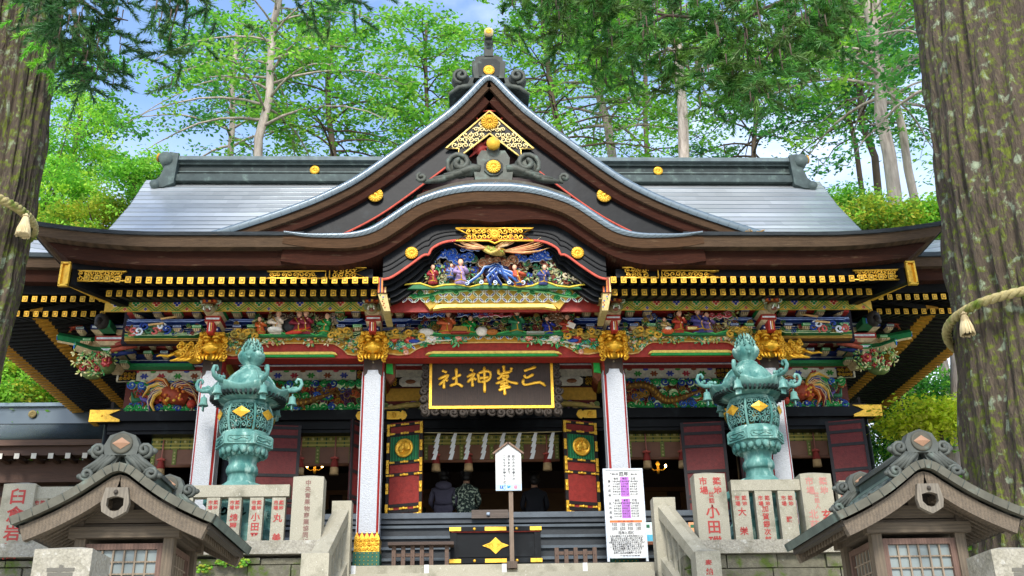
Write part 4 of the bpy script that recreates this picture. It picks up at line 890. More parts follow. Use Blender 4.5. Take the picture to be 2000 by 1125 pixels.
# porch columns
for i, x in enumerate(PXS):
    mb = MB(); h = .165; ch = .035; z0c, z1c = 2.62, 5.80
    def oct_(a, c): return [(-a+c, -a), (a-c, -a), (a, -a+c), (a, a-c), (a-c, a), (-a+c, a), (-a, a-c), (-a, -a+c)]
    sh = oct_(h, ch); rows = [[(x+p, 16.9+q, z) for p, q in sh+sh[:1]] for z in (z0c, 6.05)]
    mb.grid(rows, S('8a1f1a'), False)
    C_ = mb.build('porch_column', 'paint', HALL)
    mb = MB(); w_ = h-.03
    for (ax, sg) in ((0, -1), (1, -1), (1, 1)):
        pts = [(-w_, 3.13), (w_, 3.13), (w_, 5.72), (w_*.7, 5.76), (w_*.62, 5.82), (-w_*.62, 5.82), (-w_*.7, 5.76), (-w_, 5.72)]
        m2 = MB(); m2.prism(pts, -.012, 0, WHITE)
        rot = Matrix.Rotation(0 if ax == 0 else sg*math.pi/2, 4, 'Z'); mb.merge(m2, Matrix.Translation((x, 16.9, 0)) @ rot @ Matrix.Translation((0, -h-.004, 0)))
    mb.build('white_panel', 'white_column', C_)
    mb = MB(); mb.box(x-h+.01, x+h-.01, 16.9-h-.008, 16.9, 5.72, 6.03, S('33261d')); mb.ell((x, 16.9-h-.02, 5.95), .018, S('8d8066'), 6, 4); mb.build('column_neck', 'matte', C_)
    mb = MB(); a = h+.03
    for zz, zt in ((2.84, 3.06),):
        mb.box(x-a, x+a, 16.9-a, 16.9+a, zz, zt, GOLD)
        for k in range(5):
            xx = x-a+(k+.5)*2*a/5; mb.prism([(xx-a/5, zt), (xx+a/5, zt), (xx+a/12, zt+.05), (xx, zt+.09), (xx-a/12, zt+.05)], 16.9-a, 16.9-a+.02, GOLD)
        scroll_fill(mb, x-a+.01, x+a-.01, zz+.01, zt, 16.9-a-.005, .04, .01, (*S('c28f2c'), .7), rnd, 1.2)
    mb.build('gilt_shoe', 'gold', C_)
    mb = MB(); mb.box(x-a-.01, x+a+.01, 16.9-a-.01, 16.9+a+.01, 2.60, 2.84, S('1f4f3c'))
    for j in range(4):
        for k in range(6): mb.ell((x-a+(k+.5)*a/3, 16.9-a-.012, 2.65+j*.055), .009, GOLD, 5, 3)
    mb.build('green_plinth', 'paint', C_)
    # gilt lion-head nosing
    mb = MB(); rz = 6.19; G1 = WHITE
    mb.ell((x, 16.72, rz), (.21, .17, .2), G1, 10, 7); mb.ell((x, 16.54, rz-.04), (.14, .12, .10), G1, 9, 6); mb.ell((x, 16.46, rz+.0), (.055, .05, .04), G1, 7, 5)
    mb.box(x-.2, x+.2, 16.5, 16.9, 6.36, 6.42, G1)
    for sg in (-1, 1):
        mb.ell((x+sg*.075, 16.52, rz+.09), (.045, .04, .035), G1, 7, 5); mb.ell((x+sg*.19, 16.62, rz+.13), (.06, .04, .05), G1, 7, 5)
        mb.tube([(x+sg*.02, 16.5, rz+.13), (x+sg*.09, 16.48, rz+.15), (x+sg*.15, 16.54, rz+.12)], [.02, .03, .015], 6, G1)
        mb.tube([(x+sg*.05, 16.47, rz-.05), (x+sg*.11, 16.46, rz-.07), (x+sg*.15, 16.52, rz-.02)], [.02, .022, .01], 5, G1)
        for k in range(9):
            zz = rz+.15-k*.045; mb.spiral(x+sg*(.19+.02*(k % 2)), 16.60+.02*(k % 3), zz, .05, 1.2, rnd.uniform(0, 6), sg, .02, G1, 5, 9)
        for k in range(3): mb.tube([(x+sg*(.05+.05*k), 16.6, rz-.13), (x+sg*(.06+.06*k), 16.52, rz-.2), (x+sg*(.05+.05*k), 16.5, rz-.25)], [.03, .025, .012], 5, G1)
    for k in range(7): mb.spiral(x-.15+k*.05, 16.50+.01*(k % 2), rz+.2, .035, 1.2, k, 1, .017, G1, 5, 8)
    if i in (0, 3):                     # outer columns carry a second beast facing outwards
        sg = -1 if i == 0 else 1
        mb.ell((x+sg*.30, 16.8, rz-.05), (.2, .16, .17), G1, 9, 6); mb.ell((x+sg*.48, 16.8, rz+.02), (.13, .13, .13), G1, 9, 6); mb.ell((x+sg*.58, 16.8, rz-.04), (.10, .1, .06), G1, 8, 5)
        for k in range(12): mb.spiral(x+sg*(.22+.03*k), 16.64+.01*(k % 3), rz+.08-.045*(k % 5), .05, 1.2, k*1.3, sg, .02, G1, 5, 9)
        for k in range(3): mb.tube([(x+sg*(.3+.08*k), 16.7, rz-.12), (x+sg*(.4+.1*k), 16.66, rz-.2), (x+sg*(.48+.1*k), 16.66, rz-.21)], [.035, .03, .012], 5, G1)
        mb.tube([(x+sg*.62, 16.72, rz-.06), (x+sg*.74, 16.7, rz-.12), (x+sg*.86, 16.7, rz-.10), (x+sg*.92, 16.7, rz-.12)], [.03, .025, .02, .008], 6, G1)
    mb.build('gilt_lion_nosing', 'goldleaf', C_)

# curved-gable scene: phoenix over immortals, then the arabesque beam
mb = MB(); yb = 15.82; zt, zb = PZ(563, yb), PZ(602, yb)
pts = [(-1.62, zt), (1.62, zt), (1.66, zt-.07), (1.5, zt-.13), (1.2, zt-.17), (1.05, zb-.02), (.9, zb+.10), (-.9, zb+.10), (-1.05, zb-.02), (-1.2, zt-.17), (-1.5, zt-.13), (-1.66, zt-.07)]
mb.prism(pts, yb, yb+.08, S('a8872f')); shippo(mb, -1.5, 1.5, zb, zt-.01, yb-.005, .095, lambda x, z: z > zb+.13 or 0.92 < abs(x) < 1.08 and z > zb+.05 or abs(x) > 1.05 and z > zt-.13, (S('6a5a8a'), S('3f6a4a')))
mb.box(-1.78, 1.78, yb+.08, yb+.12, zb-.03, zt+.03, S('7d231c'))
CB = mb.build('arabesque_beam', 'paint', CG)
def arab(mb):
    for sg in (-1, 1):
        main = [(1.62, -.05), (1.5, -.10), (1.25, -.16), (1.05, -.13), (.9, -.08), (.7, -.06), (.45, -.04), (.25, -.02)]
        for dy, th, c in ((.008, .028, S('8fd08a')), (-.008, .019, S('17703a'))):
            mb.tube([(sg*x, yb-.03+dy, zt+z) for x, z in main], th, 5, c)
            for (x, z, r, d, a0) in ((1.45, -.06, .06, 1, 0), (1.2, -.10, .05, -1, 2), (1.02, -.19, .05, 1, 1), (.85, -.05, .055, -1, 4), (.62, -.07, .05, 1, 3), (.4, -.05, .04, -1, 0), (1.3, -.15, .04, 1, 5)):
                mb.spiral(sg*x, yb-.03+dy, zt+z, r, 1.4, a0, d*sg, th*.8, c, 5, 12)
part(arab, 'green_arabesque', CB)
part(lambda mb: mb.prism([(-1.0, zb-.02), (-.95, zb+.05), (-.85, zb+.07), (.85, zb+.07), (.95, zb+.05), (1.0, zb-.02), (.8, zb+.01), (-.8, zb+.01)], yb-.02, yb+.1, (*S('f0cf6a'), .6)), 'arch_edging', CB)
for sg in (-1, 1):
    mb = MB(); x = sg*1.80
    mb.box(x-.07, x+.07, 15.5, 15.95, PZ(572, 15.5), PZ(541, 15.5), S('5a3520'))
    for k, c in enumerate((ORANGE, S('2c2a4a'), S('c97a32'), S('7a2a22'), S('d9b070'))): mb.box(x-.065+k*.026, x-.042+k*.026, 15.49, 15.5, PZ(571, 15.5), PZ(543, 15.5), c)
    mb.prism([(x-.07, PZ(572, 15.5)), (x+.07, PZ(572, 15.5)), (x+.07-sg*.07, PZ(606, 15.5)), (x-.03-sg*.07, PZ(606, 15.5))], 15.52, 16.2, S('a3905a'))
    for k in range(7): mb.ell((x-.04+rnd.uniform(0, .06)-sg*.01*k, 15.515, PZ(575+k*4, 15.5)), .012, rnd.choice([RED, GREEN, BLUE]), 5, 4)
    mb.box(x-sg*.07-.05, x-sg*.07+.05, 15.6, 16.3, 6.62, 6.95, S('8f7f50'))
    mb.build('purlin_end', 'paint', CG)
yb = 15.66
mb = MB(); zg = PZ(562, yb)
gp = [(lerp(-1.6, 1.6, i/16), zg+.03+.03*math.sin(i*1.7)+(.05 if i % 5 == 2 else 0)) for i in range(17)]
mb.prism(gp+[(1.6, zg-.04), (-1.6, zg-.04)], yb-.06, yb, S('1c5a34')); mb.tube([(p[0], yb-.065, p[1]-.02) for p in gp], .016, 4, S('c9b23a'))
branches(mb, -1.45, -.3, zg+.08, zg+.36, 30, rnd, [S('2f7a4a'), S('8f8a5a'), S('223f7a')], yb); branches(mb, .3, 1.45, zg+.06, zg+.36, 30, rnd, [S('2f7a4a'), S('8f8a5a'), S('a8a890')], yb)
for k in range(7): mb.spiral(1.15+.07*k, yb-.04, zg+.20-.028*k, .07, 1.3, k, 1, .024, (S('b9a88a'), S('8f8a6a'))[k % 2], 5, 10)
swirls(mb, -1.3, 1.3, zg+.05, zg+.55, yb+.05, 150, [S('2f6a4a'), S('6a5a3a'), S('25408a'), S('7a3a2a'), S('8a8a6a')], rnd, (.04, .075), S('a8a084'))
SCN = mb.build('gable_carving', 'paint', CG)
for (x, z, h, c, ln) in ((-1.0, .04, .34, S('8a2a30'), 0), (-.55, .03, .45, S('8f7aa0'), 0), (.40, .0, .38, S('a84a30'), -.25), (.78, .02, .36, S('3a4070'), .1), (-.72, .15, .25, S('5a6a9a'), .1)):
    part(lambda mb: figurine(mb, x, yb-.05, zg+z, h, c, rnd, ln, seat=False), 'carved_figure', SCN)
part(lambda mb: (mb.ell((.02, yb, zg+.36), (.3, .06, .2), S('6a2e22'), 10, 6), mb.ell((.02, yb-.05, zg+.30), (.22, .05, .16), S('141a38'), 10, 6)), 'carved_grotto', SCN)
part(lambda mb: waves(mb, .0, yb-.1, zg-.0, .9, .36, rnd), 'carved_wave', SCN)
zp = PZ(497, yb)
for (x, dz, wd, h) in ((-.88, .02, .42, .26), (-.55, -.06, .4, .2), (.85, 0, .4, .24), (1.0, .06, .2, .22), (.55, -.07, .45, .16), (-.4, .1, .3, .12)):
    part(lambda mb: cloud(mb, x, yb-.02, zp+dz, wd, h, S('2450a8'), S('b4c2dc'), rnd, 4), 'carved_cloud', SCN)
part(lambda mb: cloud(mb, .05, yb-.06, zp-.16, .6, .18, S('8a5a3a'), S('dac2a2'), rnd, 5), 'carved_cloud', SCN)
part(lambda mb: phoenix(mb, -.03, yb-.18, zp-.06, 1.6, .38, rnd, 1), 'carved_phoenix', SCN)

# ------------------------------------------------------------------ hall front wall behind the porch
WY = 18.8
mb = MB()
mb.box(-7.0, 7.0, WY, WY+.15, 6.55, 7.6, S('2a1a14')); mb.box(-6.9, 6.9, WY-.05, WY, 6.75, 6.95, S('a87f28')); mb.box(-6.9, 6.9, WY-.04, WY, 6.95, 7.1, S('8a2a22'))
for (z0_, z1_, y, c) in ((6.60, 6.70, .13, NAVY), (6.70, 6.715, .14, S('dfe2ea')), (6.585, 6.60, .14, S('dfe2ea')), (6.52, 6.585, .10, S('7d2a22'))):
    mb.box(-6.95, 6.95, WY-y, WY, z0_, z1_, c)
mb.build('upper_wall', 'paint', HALL)
mb = MB(); mb.box(-6.9, 6.9, WY-.06, WY, 6.33, 6.52, S('c3bda8'))
cc = [S('8a4a2a'), S('3f4a9a'), S('b03a44'), S('3c8a3a')]
for i in range(44):
    x = -6.7+i*.305; c = cc[i % 4]
    if abs(x) < 2.0: continue
    for k in range(6):
        a = k*math.pi/3; mb.ell((x+.045*math.cos(a), WY-.065, 6.42+.03*math.sin(a)), (.035, .008, .02), c, 6, 3, Matrix.Rotation(-a, 3, 'Y'))
    mb.ell((x+.15, WY-.062, 6.51), (.06, .008, .03), cc[(i+2) % 4], 7, 3)
for x in (-6.7, -2.35, -4.95, -4.4, 2.35, 6.7, 4.95, 4.4):
    mb.box(x-.16, x+.16, WY-.07, WY-.06, 6.33, 6.52, S('1d1712')); scroll_fill(mb, x-.15, x+.15, 6.34, 6.51, WY-.075, .04, .01, GOLD, rnd)
mb.build('flower_frieze', 'paint', HALL)
def wave_border(mb, x0, x1, z, up, y, rnd):
    n = int(abs(x1-x0)/.16)
    for i in range(n):
        x = lerp(x0, x1, (i+.5)/n); c = rnd.choice([S('1f8a3c'), S('1f8a3c'), S('23408f'), S('2a9a52'), S('2d5ab0')])
        mb.spiral(x, y+.012, z+up*rnd.uniform(0, .09), .085, 1.4, rnd.uniform(0, 6), rnd.choice((-1, 1)), .034, S('c8d8a8'), 5, 12)
        mb.spiral(x, y-.014, z+up*rnd.uniform(.02, .07), .08, 1.4, rnd.uniform(0, 6), rnd.choice((-1, 1)), .024, c, 5, 12)
    mb.tube([(lerp(x0, x1, i/10), y-.01, z+.02*math.sin(i*2)) for i in range(11)], .03, 5, S('1b7a3a'))
def carved_panel(x0, x1, kind):
    mb = MB(); z0_, z1_ = 5.70, 6.33
    mb.box(x0, x1, WY-.02, WY+.05, z0_, z1_, S('54231a'))
    for i in range(14): mb.ell((rnd.uniform(x0+.2, x1-.2), WY-.03, rnd.uniform(z0_+.15, z1_-.15)), (rnd.uniform(.1, .25), .03, rnd.uniform(.04, .09)), rnd.choice([S('8a6a20'), S('6a3a1c'), S('7a2a1c'), S('3c2c50')]), 8, 4, Matrix.Rotation(rnd.uniform(-1, 1), 3, 'Y'))
    swirls(mb, x0+.12, x1-.12, z0_+.1, z1_-.1, WY-.05, int((x1-x0)*34), [S('7a2a1c'), S('8a6420'), S('4a2a4a'), S('2a4a80'), S('2a6a3c'), S('a8502a')], rnd, (.05, .09), S('a88a50'))
    PN = mb.build('carved_panel', 'paint', HALL)
    part(lambda mb: (wave_border(mb, x0+.05, x1-.05, z0_+.07, .5, WY-.1, rnd), wave_border(mb, x0+.05, x1-.05, z1_-.07, -.5, WY-.1, rnd)), 'carved_cloud', PN)
    xc, wd = (x0+x1)/2, x1-x0
    if kind == 'dragon':
        part(lambda mb: creature(mb, xc, WY-.1, 6.0, wd*.95, .5, S('6a4a1e'), S('a8802c'), S('a8422a'), rnd, 1), 'carved_dragon', PN)
        part(lambda mb: wave_border(mb, xc-.3, xc+.5, 5.95, .8, WY-.12, rnd), 'carved_cloud', PN)
    else:
        f = 1 if xc < 0 else -1
        part(lambda mb: (mb.tube([(xc+f*.25, WY-.16, 5.92), (xc+f*.05, WY-.2, 6.0), (xc-f*.2, WY-.17, 6.1)], [.12, .17, .1], 8, S('8f3c22')), [mb.ell((xc+f*rnd.uniform(-.2, .25), WY-.32, 5.98+rnd.uniform(-.12, .14)), (.035, .02, .03), rnd.choice([S('c8702a'), S('d8a83a'), S('a8402a')]), 5, 4) for _ in range(22)], mb.ell((xc+f*.34, WY-.2, 5.84), .085, S('a83a2a'), 8, 6), plumes(mb, xc-f*.1, WY-.14, 6.08, wd*.26, math.pi/2+f*.9, 1.6, 9, [S('c8702a'), S('8a2f22'), S('3c3a7a'), S('d8a83a'), S('2f6a4a')], rnd, f*1.1, .045), plumes(mb, xc-f*.05, WY-.13, 5.95, wd*.3, math.pi/2-f*.4, 1.2, 7, [S('6a2a3a'), S('a8552a'), S('3a4a8a')], rnd, -f*1.2, .045)), 'carved_phoenix', PN)
        part(lambda mb: ([mb.tube([(xc-f*(.1+.16*k), WY-.12, 5.86+.03*k), (xc-f*(.25+.16*k), WY-.14, 6.0-.02*k), (xc-f*(.42+.12*k), WY-.1, 5.95+.05*k)], [.05, .045, .015], 5, (S('c8702a'), S('8a2f22'), S('5a4a8a'), S('2f6a4a'))[k]) for k in range(4)]), 'carved_plumage', PN)
for (a, b, k) in ((-6.72, -4.86, 'bird'), (-4.5, -2.3, 'dragon'), (2.3, 4.5, 'dragon'), (4.86, 6.72, 'bird')): carved_panel(a, b, k)
# side carvings beside the name board
for sg in (-1, 1):
    mb = MB(); mb.box(*sorted((sg*1.0, sg*2.0)), WY-.03, WY, 5.7, 6.35, S('5a1f18'))
    mb.box(*sorted((sg*1.2, sg*2.0)), WY-.05, WY-.03, 5.92, 6.16, S('a8802c')); mb.box(*sorted((sg*1.15, sg*2.0)), WY-.06, WY-.05, 6.18, 6.38, S('1d1712'))
    mb.prism([(sg*(1.25+q), z) for q, z in ((0, 6.2), (.08, 6.19), (.4, 6.19), (.46, 6.24), (.46, 6.32), (.4, 6.37), (.08, 6.37), (0, 6.35))], WY-.08, WY-.06, S('cfc9b8'))
    mb.ell((sg*1.5, WY-.09, 6.28), (.1, .012, .045), S('8a5a3a'), 8, 4); scroll_fill(mb, min(sg*1.75, sg*1.98), max(sg*1.75, sg*1.98), 6.2, 6.36, WY-.07, .045, .011, GOLD, rnd)
    for k in range(8): mb.spiral(sg*(1.25+.1*k), WY-.1, 5.80+.03*math.sin(k), .085-.005*k, 1.4, k, sg, .026, (S('b8a06a'), S('6a7a4a'), S('8a6a8a'))[k % 3], 5, 12)
    mb.tube([(sg*1.1, WY-.12, 5.84), (sg*1.6, WY-.15, 5.80), (sg*2.0, WY-.1, 5.74)], [.06, .05, .03], 6, S('a08a4a'))
    mb.build('carved_bracket', 'paint', HALL)
    # elbow bracket behind each inner column
    mb = MB(); x = sg*1.78; mb.prism([(x-.08, 6.42), (x+.1, 6.42), (x+.1, 5.85), (x+.02, 5.75), (x-.06, 5.85)], 17.2, 17.35, S('6a3a22')); mb.prism([(x-.05, 6.1), (x+.05, 6.1), (x+.07, 5.9), (x-.05, 5.92)], 17.17, 17.2, S('2fae4a'))
    mb.build('elbow_bracket', 'paint', HALL)
    # curved tie beams from porch to hall
    for xx in (2.0, 4.67):
        mb = MB(); pts = [(sg*xx, 16.95, 6.25), (sg*xx, 17.5, 6.42), (sg*xx, 18.2, 6.35), (sg*xx, 18.8, 6.15)]; mb.tube(pts, .13, 8, S('6a2a1c')); mb.tube([(p[0]+.01, p[1], p[2]-.1) for p in pts], .06, 6, S('8a7a2a')); mb.build('tie_beam', 'paint', HALL)
# black lintel with gilt ends, posts, sills
mb = MB(); mb.box(-7.12, 7.12, 18.52, 18.75, 5.51, 5.69, BLACK); mb.box(-6.9, 6.9, 18.62, 18.9, 5.36, 5.51, S('101317')); mb.box(-6.9, 6.9, 18.66, 18.9, 5.30, 5.36, S('20262b'))
mb.build('lintel', 'lacquer', HALL)
for sg in (-1, 1):
    mb = MB(); a, b, c = sg*7.20, sg*6.78, sg*6.66
    mb.prism([(a, 5.49), (a, 5.71), (c, 5.71), (b, 5.66), (sg*6.86, 5.62), (b, 5.58), (c, 5.53), (c, 5.49)], 18.495, 18.53, GOLD); mb.box(*sorted((a, sg*7.1)), 18.5, 18.78, 5.49, 5.71, GOLD); mb.ell((sg*6.98, 18.49, 5.60), .02, S('4a3516'), 6, 4)
    mb.build('lintel_end_cap', 'gold', HALL)
    for xx in (2.0, 4.67):
        mb = MB(); q = [(0, .05), (.2, .05), (.22, .035), (.25, .06), (.3, .045), (.33, 0)]; q = q+[(u, -v) for u, v in q[::-1][1:]]
        d = -1 if xx < 3 else 1
        for dd in (-1, 1):
            mb = MB(); mb.prism([(sg*xx+dd*(.1+u*1.1), 5.57+v*1.5) for u, v in q], 18.49, 18.515, GOLD)
            if dd == -sg: crest(mb, sg*xx-sg*.22, 18.48, 5.57, .05)
            mb.build('lintel_fitting', 'gold', HALL)
for x in (-6.85, -4.67, -2.1, 2.1, 4.67, 6.85):
    mb = MB(); mb.lathe([(.2, 0), (.19, .5), (.18, 3.1)], 16, (x, 18.85, 3.6 if abs(x) < 6.8 else 2.6), BLACK); mb.build('hall_column', 'lacquer', HALL)
# floor, steps
mb = MB(); G_ = S('23282d')
mb.box(-7.4, 7.4, 17.9, 23.8, 3.50, 3.66, S('3a4046')); mb.box(-7.4, 7.4, 17.86, 17.9, 3.58, 3.67, S('50585f'))  # paler strip: the lit floor edge is put into the colour
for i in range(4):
    z = 3.44-i*.21; y = 17.75-i*.2; mb.box(-7.4, 7.4, y, 18.3, z-.045, z, S('4a535a')); mb.box(-7.4, 7.4, y+.05, 18.3, z-.21, z-.045, S('262b2f'))  # treads paler than risers: lit step edges painted in
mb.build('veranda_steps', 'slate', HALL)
mb = MB(); mb.box(-.38, .24, 17.8, 17.88, 3.56, 3.70, S('5d5148')); mb.lathe([(.03, 0), (.03, .05)], 10, (-.1, 17.79, 3.60), S('a8b8c8')); mb.build('threshold_board', 'woodh', HALL)
# interior shell
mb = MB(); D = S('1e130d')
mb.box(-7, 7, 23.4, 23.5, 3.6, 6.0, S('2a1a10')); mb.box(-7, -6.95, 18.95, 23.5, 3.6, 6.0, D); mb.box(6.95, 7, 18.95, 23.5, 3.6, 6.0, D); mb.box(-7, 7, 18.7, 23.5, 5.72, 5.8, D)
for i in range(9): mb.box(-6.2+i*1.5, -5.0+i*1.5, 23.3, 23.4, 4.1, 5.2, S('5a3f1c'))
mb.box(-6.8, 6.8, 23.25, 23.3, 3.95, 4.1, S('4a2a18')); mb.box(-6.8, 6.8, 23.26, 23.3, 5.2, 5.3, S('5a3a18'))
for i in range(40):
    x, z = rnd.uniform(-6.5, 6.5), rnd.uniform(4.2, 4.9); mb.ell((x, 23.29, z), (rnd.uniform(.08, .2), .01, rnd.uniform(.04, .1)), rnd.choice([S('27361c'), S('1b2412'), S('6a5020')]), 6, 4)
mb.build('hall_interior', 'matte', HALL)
# red door leaves
def door(x0, x1, y0, y1, gilt, z0_=3.68, z1_=5.38):
    """leaf seen from the front, hinged edge at (x0, y0), free edge at (x1, y1)"""
    Lx = math.hypot(x1-x0, y1-y0); ang = math.atan2(y1-y0, x1-x0)
    T = Matrix.Translation((x0, y0, 0)) @ Matrix.Rotation(ang, 4, 'Z'); fs = -1 if x1 > x0 else 1
    def pl(fn):
        m_ = MB(); fn(m_); q = MB(); q.merge(m_, T); return q
    H = z1_-z0_; fr = .055; BK = S('14100f') if gilt else S('1d1a1c')
    def bx(m_, a, b, d, za, zb, c):        # slab on the visible side
        m_.box(a, b, *sorted((0, fs*d)), z0_+za*H, z0_+zb*H, c)
    def body(m_):
        bx(m_, 0, Lx, .03, 0, 1, S('6e1e18') if gilt else S('5c1d1c'))
        for a, b in ((0, fr), (Lx-fr, Lx)): bx(m_, a, b, .045, 0, 1, BK)
        for t in ((0, .05, .11, .43, .55, .85, .955) if gilt else (0, .14, .19, .45, .72, .86, .955)): bx(m_, 0, Lx, .042, t, min(1, t+.032 if t else .045), BK)
    Dr = pl(body).build('door', 'paint', HALL)
    if gilt:
        def put(fn): q_ = MB(); fn(q_); r_ = MB(); r_.merge(q_, T); r_.build('door_fitting', 'gold', Dr)
        if 1:
            for t in (.02, .085, .43, .565, .87, .965):
                for u in (0, Lx/2-.075, Lx-.15): put(lambda m_: (m_.box(u, u+.15, *sorted((0, fs*.055)), z0_+t*H, z0_+t*H+.03, GOLD), m_.ell((u+.075, fs*.056, z0_+t*H+.015), (.03, .012, .026), GOLD, 6, 4)))
            for u in (0, Lx-.05):
                for t, h in ((0.0, .16), (.25, .12), (.46, .16), (.68, .12), (.86, .14)): put(lambda m_: (m_.box(u, u+.05, *sorted((0, fs*.058)), z0_+t*H, z0_+t*H+h*H*.9, GOLD), m_.ell((u+.025, fs*.06, z0_+t*H+h*H*.45), (.03, .012, .04), GOLD, 6, 4)))
        def slat(m_):
            bx(m_, .07, Lx-.07, .05, .585, .845, S('0d4a2c'))
            for i in range(10): u = .075+i*(Lx-.15)/10; bx(m_, u, u+.018, .06, .585, .845, S('17663c'))
        pl(slat).build('green_slats', 'paint', Dr)
        m_ = MB(); m_.lathe([(.17, 0), (.17, .025), (.135, .03), (.125, .012)], 24, (0, 0, 0), GOLD)
        for i in range(7): a = R(15+i*17); m_.ell((.045*math.cos(a)+.02, .03*0+.0, 0), .001, GOLD, 4, 3); m_.tube([(.02, -.04, .02), (.02+.105*math.cos(a-R(35)), .02+.105*math.sin(a-R(35)), .028)], [.012, .02], 5, GOLD)
        m_.ell((-.045, .0, .02), (.075, .055, .03), GOLD, 9, 5, Matrix.Rotation(.7, 3, 'Z')); m_.ell((-.02, .06, .02), (.04, .03, .025), GOLD, 7, 4); m_.ell((-.05, -.06, .02), (.05, .03, .02), GOLD, 7, 4)
        q = MB(); q.merge(m_, T @ Matrix.Translation((Lx/2, fs*.06, z0_+.715*H)) @ (Matrix.Rotation(math.pi/2, 4, 'X') if fs < 0 else Matrix.Rotation(-math.pi/2, 4, 'X') @ Matrix.Rotation(math.pi, 4, 'Z')))
        q.build('door_crest', 'gold', Dr)
    return Dr
door(-1.86, -1.22, 18.42, 18.2, True); door(1.86, 1.24, 18.42, 18.2, True)
for (a, b, ya, yb_) in ((-4.62, -4.35, 18.55, 18.1), (-3.42, -4.2, 18.5, 18.4), (-2.28, -2.5, 18.5, 18.1), (2.3, 2.2, 18.5, 18.1), (3.42, 4.2, 18.5, 18.4), (4.62, 4.35, 18.55, 18.1), (6.1, 6.75, 18.5, 18.3)): door(a, b, ya, yb_, False)

# corner bracket clusters of the hall, with carved noses
for sg in (-1, 1):
    x = sg*6.88; y = 18.4; mb = MB()
    for k, z in enumerate((6.52, 6.70, 6.88, 7.06)):
        w_ = .26+.14*k; mb.box(x-w_/2, x+w_/2, y-.12-.1*k, y+.3, z, z+.09, (NAVY, GREEN, S('a12a22'), NAVY)[k]); mb.box(x-w_/2+.03, x+w_/2-.03, y-.126-.1*k, y-.12-.1*k, z+.025, z+.065, S('d2dae6'))
        mb.prism([(x-w_/2, z), (x+w_/2, z), (x+w_*.3, z-.08), (x-w_*.3, z-.08)], y-.1-.1*k, y+.3, S('bfa880'))
        for d in (-1, 1): block(mb, x+d*w_*.8, y-.1*k, z+.02, (GREEN, NAVY)[k % 2])
        mb.box(*sorted((x, x-sg*1.4)), y+.1, y+.35, z+.01, z+.07, (S('1d7440'), NAVY, S('7d2a22'), S('a87f28'))[k])
    for i in range(5): block(mb, x-sg*(.35+i*.3), y+.05, 6.93, (GREEN, NAVY)[i % 2]); block(mb, x-sg*(.3+i*.3), y+.05, 6.74, (NAVY, GREEN)[i % 2])
    mb.box(*sorted((x, sg*5.0)), y+.2, y+.4, 6.98, 7.3, S('a8862f'))
    B = mb.build('corner_bracket', 'paint', HALL)
    def noses(mb):
        for (z, l, dy, dz) in ((6.98, .95, -.25, -.02), (6.78, .55, -.45, -.06)):
            a = Vector((x, y, z)); d = Vector((sg*l, dy, dz)); pts = [a+d*t+Vector((0, 0, -.06*math.sin(t*math.pi))) for t in (0, .3, .6, 1)]
            for off_, th, c in ((0, .085, S('cbb58c')), (.02, .075, S('126a3c'))): mb.tube([p+Vector((0, -off_*1.5, off_)) for p in pts], th, 4, c, False)
            mb.tube([p+Vector((0, -.085, .02)) for p in pts], .012, 4, S('9fd08a')); mb.cbox(pts[-1], (.02, .1, .1), S('3a6ac0'))
        mb.box(x-.12, x+.12, y-.75, y-.3, 6.98, 7.1, S('126a3c')); mb.box(x-.06, x+.06, y-.76, y-.75, 6.99, 7.09, S('3a6ac0'))
        for k in range(3): mb.tube([(x, y-.2, 6.62+.1*k), (x-sg*.25, y-.35, 6.62+.1*k), (x-sg*.5, y-.3, 6.66+.1*k)], [.05, .045, .02], 5, (NAVY, S('a8503a'), S('8a3a30'))[k])
    part(noses, 'bracket_nose', B)
    part(lambda mb: creature(mb, x+sg*.75, y-.1, 7.32, .95, .42, S('8a3524'), S('b8552e'), S('3a3a6a'), rnd, sg), 'carved_dragon', B)
    def peo(mb):
        mb.ell((x-sg*.0, y-.3, 6.42), (.17, .17, .17), S('5a6a3a'), 9, 6); mb.ell((x+sg*.28, y-.15, 6.35), (.22, .13, .15), S('5a6a3a'), 9, 6)
        for (dx, dy, dz, r) in ((-.05, -.48, .0, .10), (.25, -.32, .02, .10), (.1, -.46, .14, .06), (.42, -.28, -.04, .07), (.12, -.4, -.1, .06)): peony(mb, x+sg*dx, y+dy, 6.42+dz, r, S('8a1f1c'), rnd)
        for k in range(34): leafy(mb, x+sg*rnd.uniform(-.2, .55), y-rnd.uniform(.3, .5), 6.40+rnd.uniform(-.17, .2), .09, rnd, [S('3f8a4a'), S('8a9a4a'), S('c9bd8a')])
    part(peo, 'carved_peony', B)
    # end of the main porch beam: small elephant-like head under the hip rafter
    part(lambda mb: (mb.ell((x-sg*.35, 16.6, 6.66), (.12, .14, .14), S('2a2622'), 8, 6), mb.tube([(x-sg*.35, 16.5, 6.64), (x-sg*.35, 16.4, 6.55), (x-sg*.35, 16.38, 6.5)], [.06, .045, .03], 6, S('2a2622'))), 'carved_beast', B)
